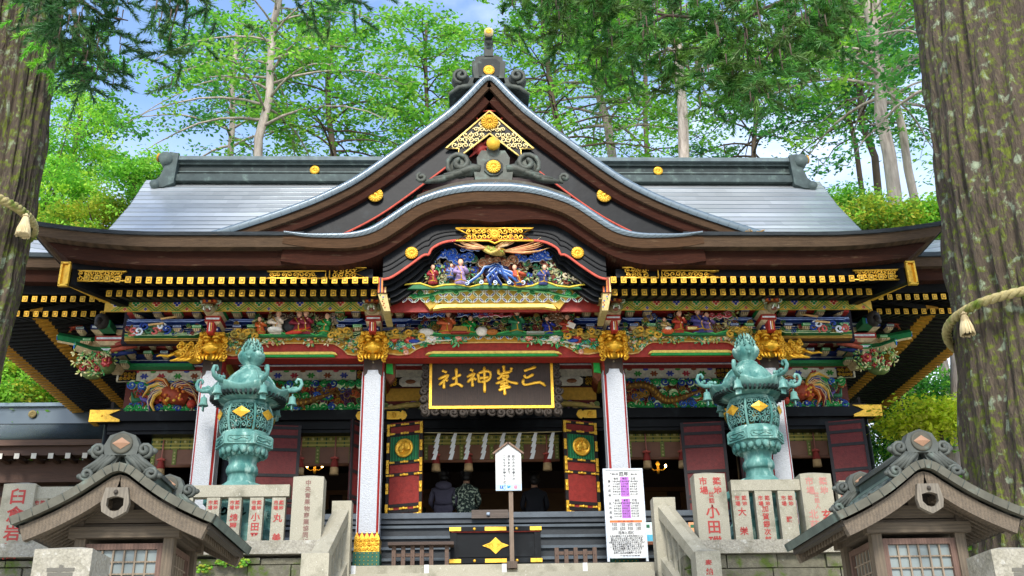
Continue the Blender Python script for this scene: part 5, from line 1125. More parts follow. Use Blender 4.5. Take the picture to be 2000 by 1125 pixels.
# ------------------------------------------------------------------ ground, terrace, steps
from mathutils import noise as MN
mb = MB(); mb.add([(-300, -60, -1.6), (300, -60, -1.6), (300, 400, -1.6), (-300, 400, -1.6)], [(0, 1, 2, 3)], WHITE); structure(mb.build('ground', 'gravel'))
mb = MB(); rows = []
for j in range(24):
    y = [18.4, 19, 20, 23, 26, 28, 30, 32, 35, 38, 42, 46, 50, 55, 60, 66, 72, 80, 90, 100, 115, 130, 150, 180][j]
    rows.append([(x, y, 2.45+max(0, y-24)*.045+max(0, abs(x)-11)*.05*min(1, max(0, y-17)/10)+(.5*MN.noise((x*.1, y*.1, 0)) if y > 23 else 0)) for x in range(-70, 71, 5)])
mb.grid(rows, WHITE, True); structure(mb.build('terrain', 'soil'))
FY = 15.2
def stone_block_wall(x0, x1, y0, y1, z0, z1, name, label, parent=None):
    mb = MB(); z = z0; r = 0
    while z < z1-.05:
        h = min(rnd.uniform(.30, .46), z1-z); x = x0-(.25 if r % 2 else 0)
        while x < x1-.02:
            l = rnd.uniform(.5, 1.0); a, b = max(x, x0), min(x+l, x1)
            if b-a > .06:
                dy = rnd.uniform(-.02, .03); mb.cbox(((a+b)/2, (y0+y1)/2+dy, z+h/2), (b-a-.018, y1-y0, h-.018), WHITE, Matrix.Rotation(rnd.uniform(-.012, .012), 3, 'Y'))
            x += l
        z += h; r += 1
    mb.box(x0, x1, y0+.06, y1, z0, z1-.02, S('2a281f'))
    return tag(mb.build(name, 'mossstone', None, ((x0+x1)/2, y0, z0)), label, 'stone wall')
XL, XR = PX(683, 1100, 16.4), PX(1303, 1100, 16.4)
cz0 = P(500, 1088, FY).z; cz1 = P(500, 1062, FY).z; rz0 = P(500, 1090, FY).z
cr0 = P(1500, 1080, FY).z; cr1 = P(1500, 1052, FY).z
stone_block_wall(-14, -2.55, FY+.02, FY+.5, -1.6, cz0-.005, 'stone_wall', 'mossy retaining wall of dark stone blocks under the left stone fence')
stone_block_wall(2.62, 14, FY+.02, FY+.5, -1.6, cr0-.005, 'stone_wall', 'mossy retaining wall of dark stone blocks under the right stone fence')
mb = MB(); zt = P(960, 1102, 16.4).z; NS = 16
for i in range(NS):
    z = zt-i*.165-(0 if i == 0 else 0); y = 16.4-i*.30; x0, x1 = (XL-.05, XR+.05) if i == 0 else (-2.3, 2.35)
    ylim = 17.6 if i == 0 else y+.6
    mb.box(x0, x1, y, ylim, z-.15 if i else z-.165, z, WHITE)
    mb.box(x0, x1, y+.02, ylim, z-.4, z-.15, S('6a6a6a'))
structure(mb.build('stone_steps', 'granite'))
mb = MB()
for px in (690, 833, 985, 1143, 1297):                 # white non-slip marks on the top riser
    x = PX(px, 1110, 16.4); mb.box(x-.035, x+.035, 16.394, 16.5, zt-.16, zt+.004, S('d8d8d4'))
structure(mb.build('step_markings', 'matte'))
mb = MB(); mb.box(-7.6, XL-.06, 15.75, 17.6, 1.6, 2.60, WHITE); mb.box(XR+.06, 7.6, 15.75, 17.6, 1.6, 2.60, WHITE); mb.box(-7.6, 7.6, 17.6, 18.4, 1.6, 2.601, WHITE); structure(mb.build('terrace', 'granite'))

# ------------------------------------------------------------------ stone fences with carved names
INK, INK2 = S('a83a34'), S('7d5a50')
def post_mb(mb, x, w_, y, d, z0, z1, roof=.05):
    mb.box(x-w_/2, x+w_/2, y, y+d, z0, z1, WHITE)
    vs = [(x-w_/2, y, z1), (x+w_/2, y, z1), (x+w_/2, y+d, z1), (x-w_/2, y+d, z1), (x-w_*.12, y+d/2, z1+roof), (x+w_*.12, y+d/2, z1+roof)]
    mb.add(vs, [(0, 1, 5, 4), (1, 2, 5), (2, 3, 4, 5), (3, 0, 4)], WHITE)
def fence(label, px0, px1, ycap, ybot, posts, rails, balusters):
    """posts / balusters: (px left, px right, py top, py bottom, [(text, x offset share, start share, size, colour)])"""
    xc = PX((px0+px1)/2, ybot, FY); F = thing('stone_fence', label, 'stone fence', (xc, FY, P((px0+px1)/2, ybot, FY).z))
    xa, xb = PX(px0, ybot, FY), PX(px1, ybot, FY); zb = F['_w'][2]
    mb = MB(); zk = P((px0+px1)/2, ybot+26, FY).z; mb.box(xa, xb, FY-.06, FY+.45, zk, zb, WHITE); mb.build('coping', 'granite2', F)
    for (p0, p1, py0, py1) in rails:
        mb = MB(); mb.box(PX(p0, py0, FY), PX(p1, py0, FY), FY+.05, FY+.22, P((p0+p1)/2, py1, FY).z, P((p0+p1)/2, py0, FY).z, WHITE); mb.build('top_rail', 'granite', F)
    for kind, lst in (('post', posts), ('baluster', balusters)):
        for (p0, p1, py0, pz, txt) in lst:
            big = kind == 'post'; pm = (p0+p1)/2; x0, x1 = PX(p0, ybot, FY), PX(p1, ybot, FY); xm, w_ = (x0+x1)/2, x1-x0
            mb = MB(); zt_ = P(pm, py0, FY).z; y = FY if big else FY+.06
            if big: post_mb(mb, xm, w_, y, .30, zb, zt_)
            else: mb.box(xm-w_/2, xm+w_/2, y, y+.12, zb, zt_, WHITE)
            o = mb.build(kind, 'granite', F)
            if txt:
                mb = MB()
                for (t, ox, tz, sz, c) in txt: vtext(mb, t, xm+ox*w_, y-.004, lerp(zt_, zb, tz), sz*w_, c, sz*w_*1.08 if not isinstance(c, tuple) else sz*w_*1.1)
                mb.build('inscription', 'matte', o)
    return F
mk_ = lambda nm, sz=.55, st=.42: [('築地', .2, .06, .36, INK), ('市場', -.2, .06, .36, INK), (nm, 0, st, sz, INK)]
fence('pale granite fence with red lettering beside the left bronze lantern and stair', -60, 627, 947, 1060,
      [(-12, 52, 945, 1060, [('臼倉岩松', 0, .07, .52, INK)]), (565, 626, 931, 1060, [('中央青果物商業協同組合', 0, .05, .185*1.05, INK2)])],
      [(52, 565, 947, 970)],
      [(48, 76, 970, 1060, mk_('源', .6, .72)), (86, 112, 970, 1060, mk_('三', .6, .66)), (124, 152, 970, 1060, mk_('丸正')), (164, 192, 970, 1060, mk_('山一')), (205, 232, 970, 1060, mk_('魚福')), (250, 277, 970, 1060, mk_('大国')), (295, 322, 970, 1060, mk_('富士')), (340, 366, 970, 1060, mk_('三河')),
       (394, 420, 970, 1060, mk_('吉野')), (437, 463, 970, 1060, mk_('綿屋', .62, .36)), (480, 507, 970, 1060, mk_('小田平', .66, .34)), (524, 551, 970, 1060, mk_('丸 美', .66, .36))])
fence('pale granite fence with red lettering beside the right bronze lantern and stair', 1363, 2060, 935, 1052,
      [(1366, 1428, 925, 1052, [('築地', .22, .05, .27, INK), ('市場', -.22, .05, .27, INK), ('世話人', .0, .27, .15*1.2, INK), ('小田磯', 0, .47, .42*1.05, INK)]), (1578, 1640, 925, 1052, [('築地', .22, .05, .27, S('b87a70')), ('市場', -.22, .05, .27, S('b87a70')), ('世話人', -.05, .28, .17, S('b87a70')), ('北荻', -.22, .55, .3, S('b87a70')), ('玄', .2, .55, .34, INK)])],
      [(1428, 1578, 935, 956), (1640, 2060, 935, 956)],
      [(1440, 1474, 956, 1052, [('築地', .2, .1, .3, INK), ('市場', -.2, .1, .3, INK), ('大 栄', 0, .34, .50, INK)]), (1486, 1520, 956, 1052, [('築地', .2, .1, .3, INK), ('市場', -.2, .1, .3, INK), ('加賀銀次郎', 0, .30, .40, INK)]), (1532, 1566, 956, 1052, [('築地', .2, .1, .3, INK), ('市場', -.2, .1, .3, INK), ('醸', 0, .52, .36, INK)]),
       (1652, 1684, 956, 1052, mk_('鈴徳', .5)), (1697, 1729, 956, 1052, mk_('伊勢', .5)), (1742, 1774, 956, 1052, mk_('若松', .5)), (1790, 1820, 956, 1052, mk_('東屋', .5)), (1840, 1870, 956, 1052, mk_('川上', .5))])
# stair balustrades
def balustrade(label, pa, pb, sg, txt=None):
    """pa = (px0, px1, py top, py bottom) of the upper post, pb of the lower"""
    ya, yb = 16.0, 14.55; xa0, xa1 = PX(pa[0], pa[3], ya), PX(pa[1], pa[3], ya); za = P((pa[0]+pa[1])/2, pa[2], ya).z
    xb0, xb1 = PX(pb[0], pb[3], yb), PX(pb[1], pb[3], yb); zb = P((pb[0]+pb[1])/2, pb[2], yb).z; xb0, xb1 = (xa0+xa1)/2-(xb1-xb0)/2, (xa0+xa1)/2+(xb1-xb0)/2
    xs = P((pb[0]+pb[1])/2, pb[3], yb).x-(xb0+xb1)/2
    B = thing('stair_balustrade', label, 'stair railing', ((xa0+xa1)/2, ya, 2.5))
    mb = MB(); mb.box(xa0, xa1, ya, ya+.26, 1.9, za, WHITE); mb.build('post', 'granite', B)
    mb = MB(); post_mb(mb, (xb0+xb1)/2+xs, xb1-xb0, yb, .3, -.6, zb-.03, .06); o = mb.build('post', 'granite', B)
    if txt:
        m_ = MB(); vtext(m_, txt, (xb0+xb1)/2+xs, yb-.004, zb-.14, .10, INK); m_.build('inscription', 'matte', o)
    mb = MB(); w_ = .115; A0, A1 = Vector(((xa0+xa1)/2, ya+.05, za-.10)), Vector(((xb0+xb1)/2+xs, yb+.2, zb-.05))
    def bar(h, dz, wd, name):
        m_ = MB(); vs = []
        for q in (A0, A1):
            for dx in (-wd, wd):
                for z in (-h, 0): vs.append((q.x+dx, q.y, q.z+dz+z))
        vs += [(A0.x, A0.y, A0.z+dz+.04), (A1.x, A1.y, A1.z+dz+.04)]
        m_.add(vs, [(0, 1, 5, 4), (2, 6, 7, 3), (1, 8, 9, 5), (8, 3, 7, 9), (0, 4, 6, 2), (4, 5, 9, 7, 6), (0, 2, 3, 8, 1)], WHITE); return m_.build(name, 'granite', B)
    bar(.18, 0, w_, 'sloping_rail'); bar(.2, -.78, .13, 'stringer')
    for i in range(6):
        t = (i+.6)/6.2; q = A0.lerp(A1, t); m_ = MB(); m_.box(q.x-.05, q.x+.05, q.y-.055, q.y+.055, q.z-.8, q.z-.15, WHITE); m_.build('baluster', 'granite', B)
balustrade('sloping granite stair railing left of the white signs', (643, 682, 978, 1095), (586, 641, 1076, 1125), -1)
balustrade('sloping granite stair railing right of the notice board', (1284, 1328, 971, 1095), (1362, 1411, 1072, 1125), 1, '奉納')
for (lb, p0, p1, py, Y) in (('rough granite post with cracked inscription beside the left wooden lantern', 62, 176, 1062, 8.4), ('rough granite post at the right edge beside the right wooden lantern', 1942, 2060, 1062, 8.4)):
    mb = MB(); x0, x1 = PX(p0, 1110, Y), PX(p1, 1110, Y); post_mb(mb, (x0+x1)/2, x1-x0, Y, .45, -1.6, P((p0+p1)/2, py+10, Y).z, .05)
    T_ = thing('stone_post', lb, 'stone post', ((x0+x1)/2, Y+.2, -1.6)); o = mb.build('shaft', 'granite2', T_)
    m_ = MB(); vtext(m_, '奉山', (x0+x1)/2, Y-.004, P((p0+p1)/2, py+40, Y).z, .26, S('5f5b50')); m_.build('inscription', 'matte', T_)

# ------------------------------------------------------------------ bronze lanterns
def bronze_lantern(label, pxa, pya, dy, rot):
    """axis passes pxa at photo height pya; dy shifts the measured heights"""
    Y = 16.05; q = P(pxa, pya, Y); x = q.x; sc = (q-CAMP).dot(_f)/FPX; zz = lambda y, r=0: P(pxa, y+dy, Y-r*sc).z; hexp = R(rot)
    T = thing('bronze_lantern', label, 'bronze lantern', (x, Y, 2.2)); V = WHITE; c = (x, Y, 0)
    px = lambda v: v*sc
    K9 = .91
    def L(name, prof, n=24, ph=0, parent=T, smooth=True, mat='verdigris'):
        mb = MB(); mb.lathe([(px(r*K9), zz(y, r*K9)) for y, r in prof], n, c, V, smooth, ph); return mb.build(name, mat, parent)
    # base behind the fence
    mb = MB(); mb.lathe([(px(72), 2.3), (px(72), zz(1058)), (px(68), zz(1050)), (px(68), zz(1040)), (px(62), zz(1032)), (px(62), zz(990)), (px(68), zz(984)), (px(68), zz(972)), (px(52), zz(962)), (px(44), zz(954)), (px(36), zz(946))], 6, c, V, False, hexp)
    for k in range(6):
        a = hexp+(k+.5)*math.pi/3; r = px(62)*.87+.01
        for s_ in (-.5, .5): mb.spiral(0, 0, 0, .08, 1.3, k, 1 if s_ > 0 else -1, .018, V, 5, 10); n_ = 55; [mb.v.__setitem__(i, (x+r*math.cos(a)-(mb.v[i][0]+s_*.25)*math.sin(a)+.02*math.cos(a), Y+r*math.sin(a)+(mb.v[i][0]+s_*.25)*math.cos(a), zz(1008)+mb.v[i][2])) for i in range(len(mb.v)-n_, len(mb.v))]
    mb.build('pedestal', 'verdigris', T)
    L('stem', [(960, 36), (945, 31), (930, 28.5), (922, 28.5), (921, 31), (916, 33), (910, 33), (905, 31), (903, 28), (896, 29), (889, 31), (888, 33), (885, 33)])
    # lotus bowl and hexagonal table
    mb = MB(); mb.lathe([(px(r), zz(y, r)) for y, r in ((886, 30), (882, 35), (876, 41), (868, 45), (862, 47))], 24, c, V, True)
    for k in range(18):
        a = 2*math.pi*k/18; r = px(42); mb.ell((x+r*math.cos(a), Y+r*math.sin(a), zz(874, 42)), (px(7), px(5), px(9)), V, 6, 5, Matrix.Rotation(a+math.pi/2, 3, 'Z'))
        a += .17; r = px(34); mb.ell((x+r*math.cos(a), Y+r*math.sin(a), zz(881, 34)), (px(6), px(4.5), px(7)), V, 6, 5, Matrix.Rotation(a+math.pi/2, 3, 'Z'))
    mb.build('lotus_bowl', 'verdigris', T)
    mb = MB(); mb.lathe([(px(46), zz(867, 47)), (px(55), zz(865, 47)), (px(55), zz(845, 47)), (px(50), zz(841, 45))], 6, c, V, False, hexp)
    for k in range(6):
        a = hexp+(k+.5)*math.pi/3; r = px(55)*.866; ca, sa = math.cos(a), math.sin(a)
        fr = [(-.16, -.045), (.16, -.045), (.18, 0), (.16, .045), (-.16, .045), (-.18, 0), (-.16, -.045)]; zc = zz(855, 47)
        mb.tube([(x+(r+.004)*ca-u*sa, Y+(r+.004)*sa+u*ca, zc+v) for u, v in fr], .010, 4, V)
        mb.tube([(x+(r+.004)*ca-u*sa, Y+(r+.004)*sa+u*ca, zc+.02*math.sin(u*30)) for u in [i*.03-.14 for i in range(10)]], .013, 4, V)
    mb.build('table', 'verdigris', T)
    # fire chamber: pierced scrollwork between six ribs
    bar = [(781, 40), (787, 45), (797, 48.5), (808, 49.5), (820, 49), (832, 45.5), (841, 41)]
    def rb(t):
        t = min(max(t, 0), .9999)*(len(bar)-1); i = int(t); f = t-i; return lerp(bar[i][1], bar[i+1][1], f), lerp(bar[i][0], bar[i+1][0], f)
    def on(a, t, d=0): r, y = rb(t); r = px(r)+d; return (x+r*math.cos(a), Y+r*math.sin(a), zz(y, 47))
    mb = MB()
    for k in range(6):
        a = hexp+k*math.pi/3; mb.tube([on(a, t/10, .002) for t in range(11)], .022, 6, V)
    for t, th in ((.0, .05), (.05, .03), (.95, .03), (1, .05)): mb.tube([on(2*math.pi*k/36, t) for k in range(37)], th*.8, 6, V, cap=False)
    CH = mb.build('fire_chamber', 'verdigris', T)
    mb = MB(); half = R(27)
    for k in range(6):
        a0 = hexp+(k+.5)*math.pi/3
        for i in range(4):
            for j in range(4):
                uc, tc_ = -half+(i+.5)*half/2, .14+(j+.5)*.72/4; d = 1 if (i+j) % 2 else -1; pts = []
                for s_ in range(9):
                    q_ = s_/8; aa = (i*2+j)*1.3+d*2*math.pi*1.25*q_; r_ = (1-.8*q_)
                    pts.append(on(a0+uc+half*.26*r_*math.cos(aa), tc_+.095*r_*math.sin(aa)))
                mb.tube(pts, .0105, 4, V)
        for i in range(1, 4): mb.tube([on(a0-half+i*half/2+.03*math.sin(t*2.2), .1+.8*t/8) for t in range(9)], .008, 4, V)
    mb.build('scroll_lattice', 'verdigris', CH)
    for k in range(6):
        a0 = hexp+(k+.5)*math.pi/3; m_ = MB(); ctr = Vector(on(a0, .45, .03)); tn = Vector((-math.sin(a0), math.cos(a0), 0)); nr = Vector((math.cos(a0), math.sin(a0), 0))
        U = Vector((0, 0, 1)); dd = [ctr+tn*px(17), ctr+U*px(11), ctr-tn*px(17), ctr-U*px(11), ctr+nr*.03]; m_.add(dd, [(0, 1, 4), (1, 2, 4), (2, 3, 4), (3, 0, 4), (3, 2, 1, 0)], WHITE); m_.build('diamond_crest', 'gold', CH)
    # roof
    mb = MB(); mb.lathe([(px(r), zz(y, r)) for y, r in ((777, 44), (764, 69), (751, 78), (748, 78), (747, 57), (743, 52), (735, 47), (727, 39), (721, 29), (718, 22), (714, 20), (712, 14))], 48, c, V, True)
    def rise(r, a): return .09*max(0, (r-58)/20)*((1+math.cos(6*(a-hexp)))/2)
    mb.v = [(p[0], p[1], p[2]+rise(math.hypot(p[0]-x, p[1]-Y)/sc, math.atan2(p[1]-Y, p[0]-x))) for p in mb.v]
    for k in range(6):
        a = hexp+k*math.pi/3; mb.tube([(x+px(r)*math.cos(a), Y+px(r)*math.sin(a), zz(y, r)+rise(r, a)) for y, r in ((719, 23), (727, 39), (735, 47), (743, 52), (747, 58), (747, 78))], .02, 5, V)
    RF = mb.build('lantern_roof', 'verdigris', T)
    mb = MB()
    for k in range(48):
        a = 2*math.pi*k/48; mb.cbox((x+px(63)*math.cos(a), Y+px(63)*math.sin(a), zz(767, 62)+.012+rise(62, a)), (px(20), .03, .05), S('0d1f1d'), Matrix.Rotation(a, 3, 'Z'))
    mb.build('vent_slots', 'matte', RF)
    for k in range(6):
        a = hexp+k*math.pi/3; ca, sa = math.cos(a), math.sin(a); w3 = lambda r, y: (x+px(r)*ca, Y+px(r)*sa, zz(y+10))
        mb = MB(); mb.tube([w3(66, 756), w3(80, 753), w3(90, 754), w3(99, 750), w3(103, 741), w3(100, 733), w3(94, 731), w3(91, 736), w3(93, 740)], [px(q_*.72) for q_ in (6, 7, 6, 5.5, 5, 4.5, 4, 4, 3)], 8, V)
        for i in range(6): mb.ell((x+px(70+i*4)*ca+rnd.uniform(-.03, .03), Y+px(70+i*4)*sa, zz(760-rnd.uniform(0, 5))), px(4), V, 5, 4)
        mb.build('curled_horn', 'verdigris', RF)
        mb = MB(); bx_, by_ = x+px(86)*ca, Y+px(86)*sa; zt_ = zz(775)
        mb.lathe([(.0, 0), (px(4), -px(.5)), (px(6.5), -px(3)), (px(7), -px(10)), (px(8), -px(14)), (px(10), -px(18)), (px(9), -px(18.5)), (px(4), -px(15))], 12, (bx_, by_, zt_), V)
        mb.tube([(bx_, by_, zt_+px(5)), (bx_, by_, zt_-px(20))], px(1.5), 5, V); mb.cbox((bx_, by_, zt_-px(24)), (px(11), px(2), px(9)), V, Matrix.Rotation(a+math.pi/2, 3, 'Z'))
        mb.build('wind_bell', 'verdigris', RF)
    # flaming jewel
    mb = MB(); mb.lathe([(px(r), zz(y)) for y, r in ((720, 14), (715, 15), (710, 20), (704, 25), (696, 27), (694, 24), (698, 12))], 20, c, V)
    for k in range(8): a = k*math.pi/4; mb.ell((x+px(24)*math.cos(a), Y+px(24)*math.sin(a), zz(697)), (px(9), px(3), px(7)), V, 7, 5, Matrix.Rotation(a+math.pi/2, 3, 'Z'))
    mb.lathe([(px(r), zz(y)) for y, r in ((698, 12), (692, 17), (684, 17), (678, 12), (672, 5), (668, 1))], 16, c, V)
    for k in range(10):
        a = k*2*math.pi/10
        for i in range(4):
            r0, y0 = ((18, 692), (17, 686), (13, 679), (8, 673))[i]; mb.tube([(x+px(r0)*math.cos(a), Y+px(r0)*math.sin(a), zz(y0)), (x+px(r0+3)*math.cos(a+.1), Y+px(r0+3)*math.sin(a+.1), zz(y0-5)), (x+px(r0+1)*math.cos(a), Y+px(r0+1)*math.sin(a), zz(y0-10))], [px(2.4), px(2), px(.5)], 5, V)
    mb.tube([(x, Y, zz(676)), (x+px(2), Y, zz(668)), (x, Y, zz(660))], [px(4), px(3), px(.8)], 6, V)
    mb.ell((x, Y-px(25), zz(706)), px(3.5), S('8fae6a'), 6, 4)
    mb.build('flaming_jewel', 'verdigris', T)
bronze_lantern('turquoise bronze lantern with hanging bells behind the left stone fence', 483, 800, 0, 0)
bronze_lantern('turquoise bronze lantern with hanging bells behind the right stone fence', 1468, 790, -10, 0)

# ------------------------------------------------------------------ wooden lanterns on posts
WB, WB2, WBD = S('534739'), S('645746'), S('3d352b')
def wood_lantern(label, xc, zt, mossy=0):
    Yf, Yb = 8.78, 10.35; T = thing('wooden_lantern', label, 'wooden lantern', (xc, 9.55, -1.6))
    prof = sample([(-.83, zt-.445), (-.72, zt-.40), (-.55, zt-.32), (-.38, zt-.225), (-.22, zt-.115), (-.1, zt-.03), (0, zt)], 18); prof = prof+mirror(prof)[::-1][1:]; prof = [(xc+a, b) for a, b in prof]
    mb = MB(); up = prof; lo = offset(prof, .07)
    mb.grid([[(a, y, b) for a, b in up] for y in (Yf, Yf+.35, Yf+.8, Yf+1.2, Yb)], S('5d605a'), True, True)
    mb.strip(up, lo, Yf-.012, Yf+.05, S('575549')); mb.strip(up, lo, Yb-.05, Yb+.012, S('66736c'))
    for i in range(0, len(up), 2):        # standing seams
        a, b = up[i]; c_, d_ = lo[i]; mb.tube([(c_, Yf-.016, d_), (a, Yf-.016, b+.002), (a, Yb, b+.004)], .003, 3, S('4f5650'))
    for j in range(1, 9):
        y = lerp(Yf, Yb, j/9); mb.tube([(a, y, b+.002) for a, b in up[::2]], .004, 4, S('4a5652'))
    for sg in (0, -1): e, f_ = up[sg], lo[sg]; mb.add([(e[0], Yf, e[1]), (e[0], Yb, e[1]), (f_[0], Yb, f_[1]), (f_[0], Yf, f_[1])], [(0, 1, 2, 3)], S('5a655e'))
    RF = mb.build('roof', 'darkcopper', T)
    lo2 = offset(prof, .09); lo3 = offset(prof, .215)
    mb = MB()
    for y in (Yf+.05, Yb-.12): mb.strip(lo2[1:-1], lo3[1:-1], y, y+.07, WB2)
    mb.grid([[(a, y, b) for a, b in offset(prof, .12)] for y in (Yf+.1, Yb-.1)], WBD, False)
    for sg in (-1, 1):
        for j in range(16):
            y = lerp(Yf+.16, Yb-.16, j/15); p0 = lo3[2 if sg < 0 else -3]; p1 = lo3[11 if sg < 0 else -12]
            mb.add([(p0[0], y-.02, p0[1]+.03), (p0[0], y+.02, p0[1]+.03), (p1[0], y+.02, p1[1]+.03), (p1[0], y-.02, p1[1]+.03), (p0[0], y-.02, p0[1]+.09), (p0[0], y+.02, p0[1]+.09), (p1[0], y-.02, p1[1]+.09), (p1[0], y+.02, p1[1]+.09)], [(3, 2, 1, 0), (0, 1, 5, 4), (0, 4, 6, 3), (1, 2, 7, 5)], WB2)
        x0 = xc+sg*.74; mb.box(x0-.03, x0+.03, Yf+.06, Yb-.06, zt-.55, zt-.50, WBD)
    mb.build('barge_boards', 'wood', RF)
    # carved pendant with a heart-shaped hole
    mb = MB(); zc = zt-.34; outer = [(-.09, .13), (.09, .13), (.115, .0), (.10, -.07), (.05, -.10), (.0, -.125), (-.05, -.10), (-.10, -.07), (-.115, 0)]; inner = [(-.02, .055), (.02, .055), (.068, .04), (.07, -.02), (.035, -.06), (0, -.068), (-.035, -.06), (-.07, -.02), (-.068, .04)]
    n_ = len(outer); y0 = Yf-.0; vs = [(xc+a, y0+d, zc+b) for d in (0, .05) for L_ in (outer, inner) for a, b in L_]
    fs = []
    for i in range(n_):
        j = (i+1) % n_; fs += [(i, n_+i, n_+j, j), (2*n_+i, 2*n_+j, 3*n_+j, 3*n_+i), (i, j, 2*n_+j, 2*n_+i), (n_+i, 3*n_+i, 3*n_+j, n_+j)]
    mb.add(vs, fs, S('746b5c')); mb.ell((xc, y0-.01, zc+.09), .02, WBD, 6, 4); mb.build('gable_pendant', 'woodv', RF)
    # ridge with scrolled end tiles
    mb = MB(); RC_ = S('50534d')
    mb.box(xc-.05, xc+.05, Yf+.12, Yb-.12, zt-.02, zt+.11, S('46524b')); mb.box(xc-.075, xc+.075, Yf+.1, Yb-.1, zt+.10, zt+.13, RC_); mb.tube([(xc, Yf+.1, zt+.145), (xc, Yb-.1, zt+.145)], .045, 8, RC_)
    for sg in (-1, 1): mb.prism([(xc+sg*.05, zt-.02), (xc+sg*.16, zt-.1), (xc+sg*.16, zt-.06), (xc+sg*.05, zt+.03)], Yf+.1, Yb-.1, S('4b5a52'))
    mb.build('ridge', 'darkcopper', RF)
    for (y, d) in ((Yf+.03, -1), (Yb-.03, 1)):
        mb = MB()
        mb.prism([(xc-.15, zt+.10), (xc-.165, zt+.2), (xc-.12, zt+.30), (xc, zt+.345), (xc+.12, zt+.30), (xc+.165, zt+.2), (xc+.15, zt+.10)], y-.05, y+.07, RC_)
        mb.lathe([(.105, 0), (.105, .012), (.085, .012)], 20, (0, 0, 0), S('4d4b40'), cap=True)
        for i in range(len(mb.v)-60, len(mb.v)): q = mb.v[i]; mb.v[i] = (xc+q[0], y-.05-q[2], zt+.215+q[1])
        for sg in (-1, 1):
            mb.spiral(xc+sg*.215, y-.02, zt+.155, .075, 1.5, math.pi*.5, -sg, .028, RC_, 6, 14); mb.ell((xc+sg*.215, y+.03, zt+.155), (.08, .04, .075), RC_, 10, 6); mb.ell((xc+sg*.285, y, zt+.15), (.05, .03, .035), RC_, 8, 5)
            for k in range(4): mb.tube([(xc+sg*(.06+.03*k), y-.02-.005*k, zt+.1), (xc+sg*(.13+.03*k), y-.02, zt+.03), (xc+sg*(.2+.045*k), y-.02, zt-.07+.01*k)], [.03, .032, .018], 6, RC_)
            mb.spiral(xc+sg*.30, y-.02, zt-.085, .065, 1.5, 0, sg, .026, RC_, 6, 14); mb.ell((xc+sg*.30, y+.03, zt-.085), (.07, .04, .065), RC_, 10, 6); mb.ell((xc+sg*.365, y, zt-.10), (.04, .03, .03), RC_, 8, 5)
            mb.prism([(xc+sg*.02, zt+.1), (xc+sg*.16, zt+.1), (xc+sg*.3, zt-.08), (xc+sg*.25, zt-.15), (xc+sg*.08, zt-.03)], y-.01, y+.06, RC_)
        mb.v = [(xc+(p[0]-xc)*.88, p[1], zt-.1+(p[2]-zt+.1)*.84-.01) for p in mb.v]; o = mb.build('ridge_end_tile', 'darkcopper', RF)
        m_ = MB(); m_.add([(xc-.085, y-.066, zt+.215), (xc, y-.066, zt+.155), (xc+.085, y-.066, zt+.215), (xc, y-.066, zt+.275), (xc, y-.085, zt+.215)], [(0, 1, 4), (1, 2, 4), (2, 3, 4), (3, 0, 4)], S('8f6c52')); m_.v = [(xc+(p[0]-xc)*.88, p[1], zt-.1+(p[2]-zt+.1)*.84-.01) for p in m_.v]; m_.build('diamond_crest', 'matte', RF)
    # body
    xb, y0, y1 = .37, 9.15, 9.98; ztop = zt-.50
    mb = MB(); mb.box(xc-.50, xc+.50, y0+.0, y0+.10, ztop+.07, ztop+.18, WB2); mb.box(xc-.50, xc+.50, y1-.1, y1, ztop+.07, ztop+.18, WB2)
    for sg in (-1, 1): mb.box(xc+sg*.40-.065, xc+sg*.40+.065, Yf+.12, Yb-.12, ztop+.10, ztop+.235, WB); mb.box(xc+sg*.40-.05, xc+sg*.40+.05, y0-.02, y1+.02, ztop+.0, ztop+.10, WB)
    mb.box(xc-.36, xc+.36, y0+.03, y0+.08, ztop+.18, ztop+.30, WBD); mb.box(xc-.04, xc+.04, y0+.01, y0+.06, ztop+.18, ztop+.38, WB2)
    mb.box(xc-.46, xc+.46, y0-.04, y0+.06, ztop-.06, ztop+.03, WB2); mb.box(xc-.46, xc+.46, y1-.06, y1+.04, ztop-.06, ztop+.03, WB2); mb.box(xc-.42, xc+.42, y0+.0, y1, ztop-.05, ztop+.06, WB)
    mb.build('head_beams', 'woodh', T)
    mb = MB()
    for sx_ in (-1, 1):
        for (ya) in (y0, y1-.09): mb.box(xc+sx_*.37-.045, xc+sx_*.37+.045, ya, ya+.09, ztop-1.3, ztop-.05, WB2)
    mb.box(xc-.5, xc+.5, y0-.1, y1+.1, ztop-1.4, ztop-1.28, WB); mb.build('corner_posts', 'woodv', T)
    for (nm, fr) in (('front', 0), ('back', 1), ('side', 2), ('side', 3)):
        F_ = Matrix.Translation((xc, (y0+y1)/2, 0)) @ Matrix.Rotation((0, math.pi, math.pi/2, -math.pi/2)[fr], 4, 'Z') @ Matrix.Translation((0, -(y1-y0)/2 if fr < 2 else -.40, 0)); hw = .325 if fr < 2 else .30
        m_ = MB(); 
        for (a, b, c_, d_) in ((-hw, -hw+.05, -1.22, -.1), (hw-.05, hw, -1.22, -.1), (-hw+.05, hw-.05, -.15, -.1), (-hw+.05, hw-.05, -1.22, -1.15)): m_.box(a, b, .02, .07, ztop+c_, ztop+d_, S('6d5346'))
        for i in range(1, 6): u = -hw+.05+i*(2*hw-.1)/6; m_.box(u-.007, u+.007, .035, .055, ztop-1.15, ztop-.15, S('8a7a66'))
        for i in range(1, 10): z = ztop-.15-i*.10; m_.box(-hw+.05, hw-.05, .038, .052, z-.006, z+.006, S('8a7a66'))
        q = MB(); q.merge(m_, F_); W_ = q.build('lattice_window', 'woodv', T)
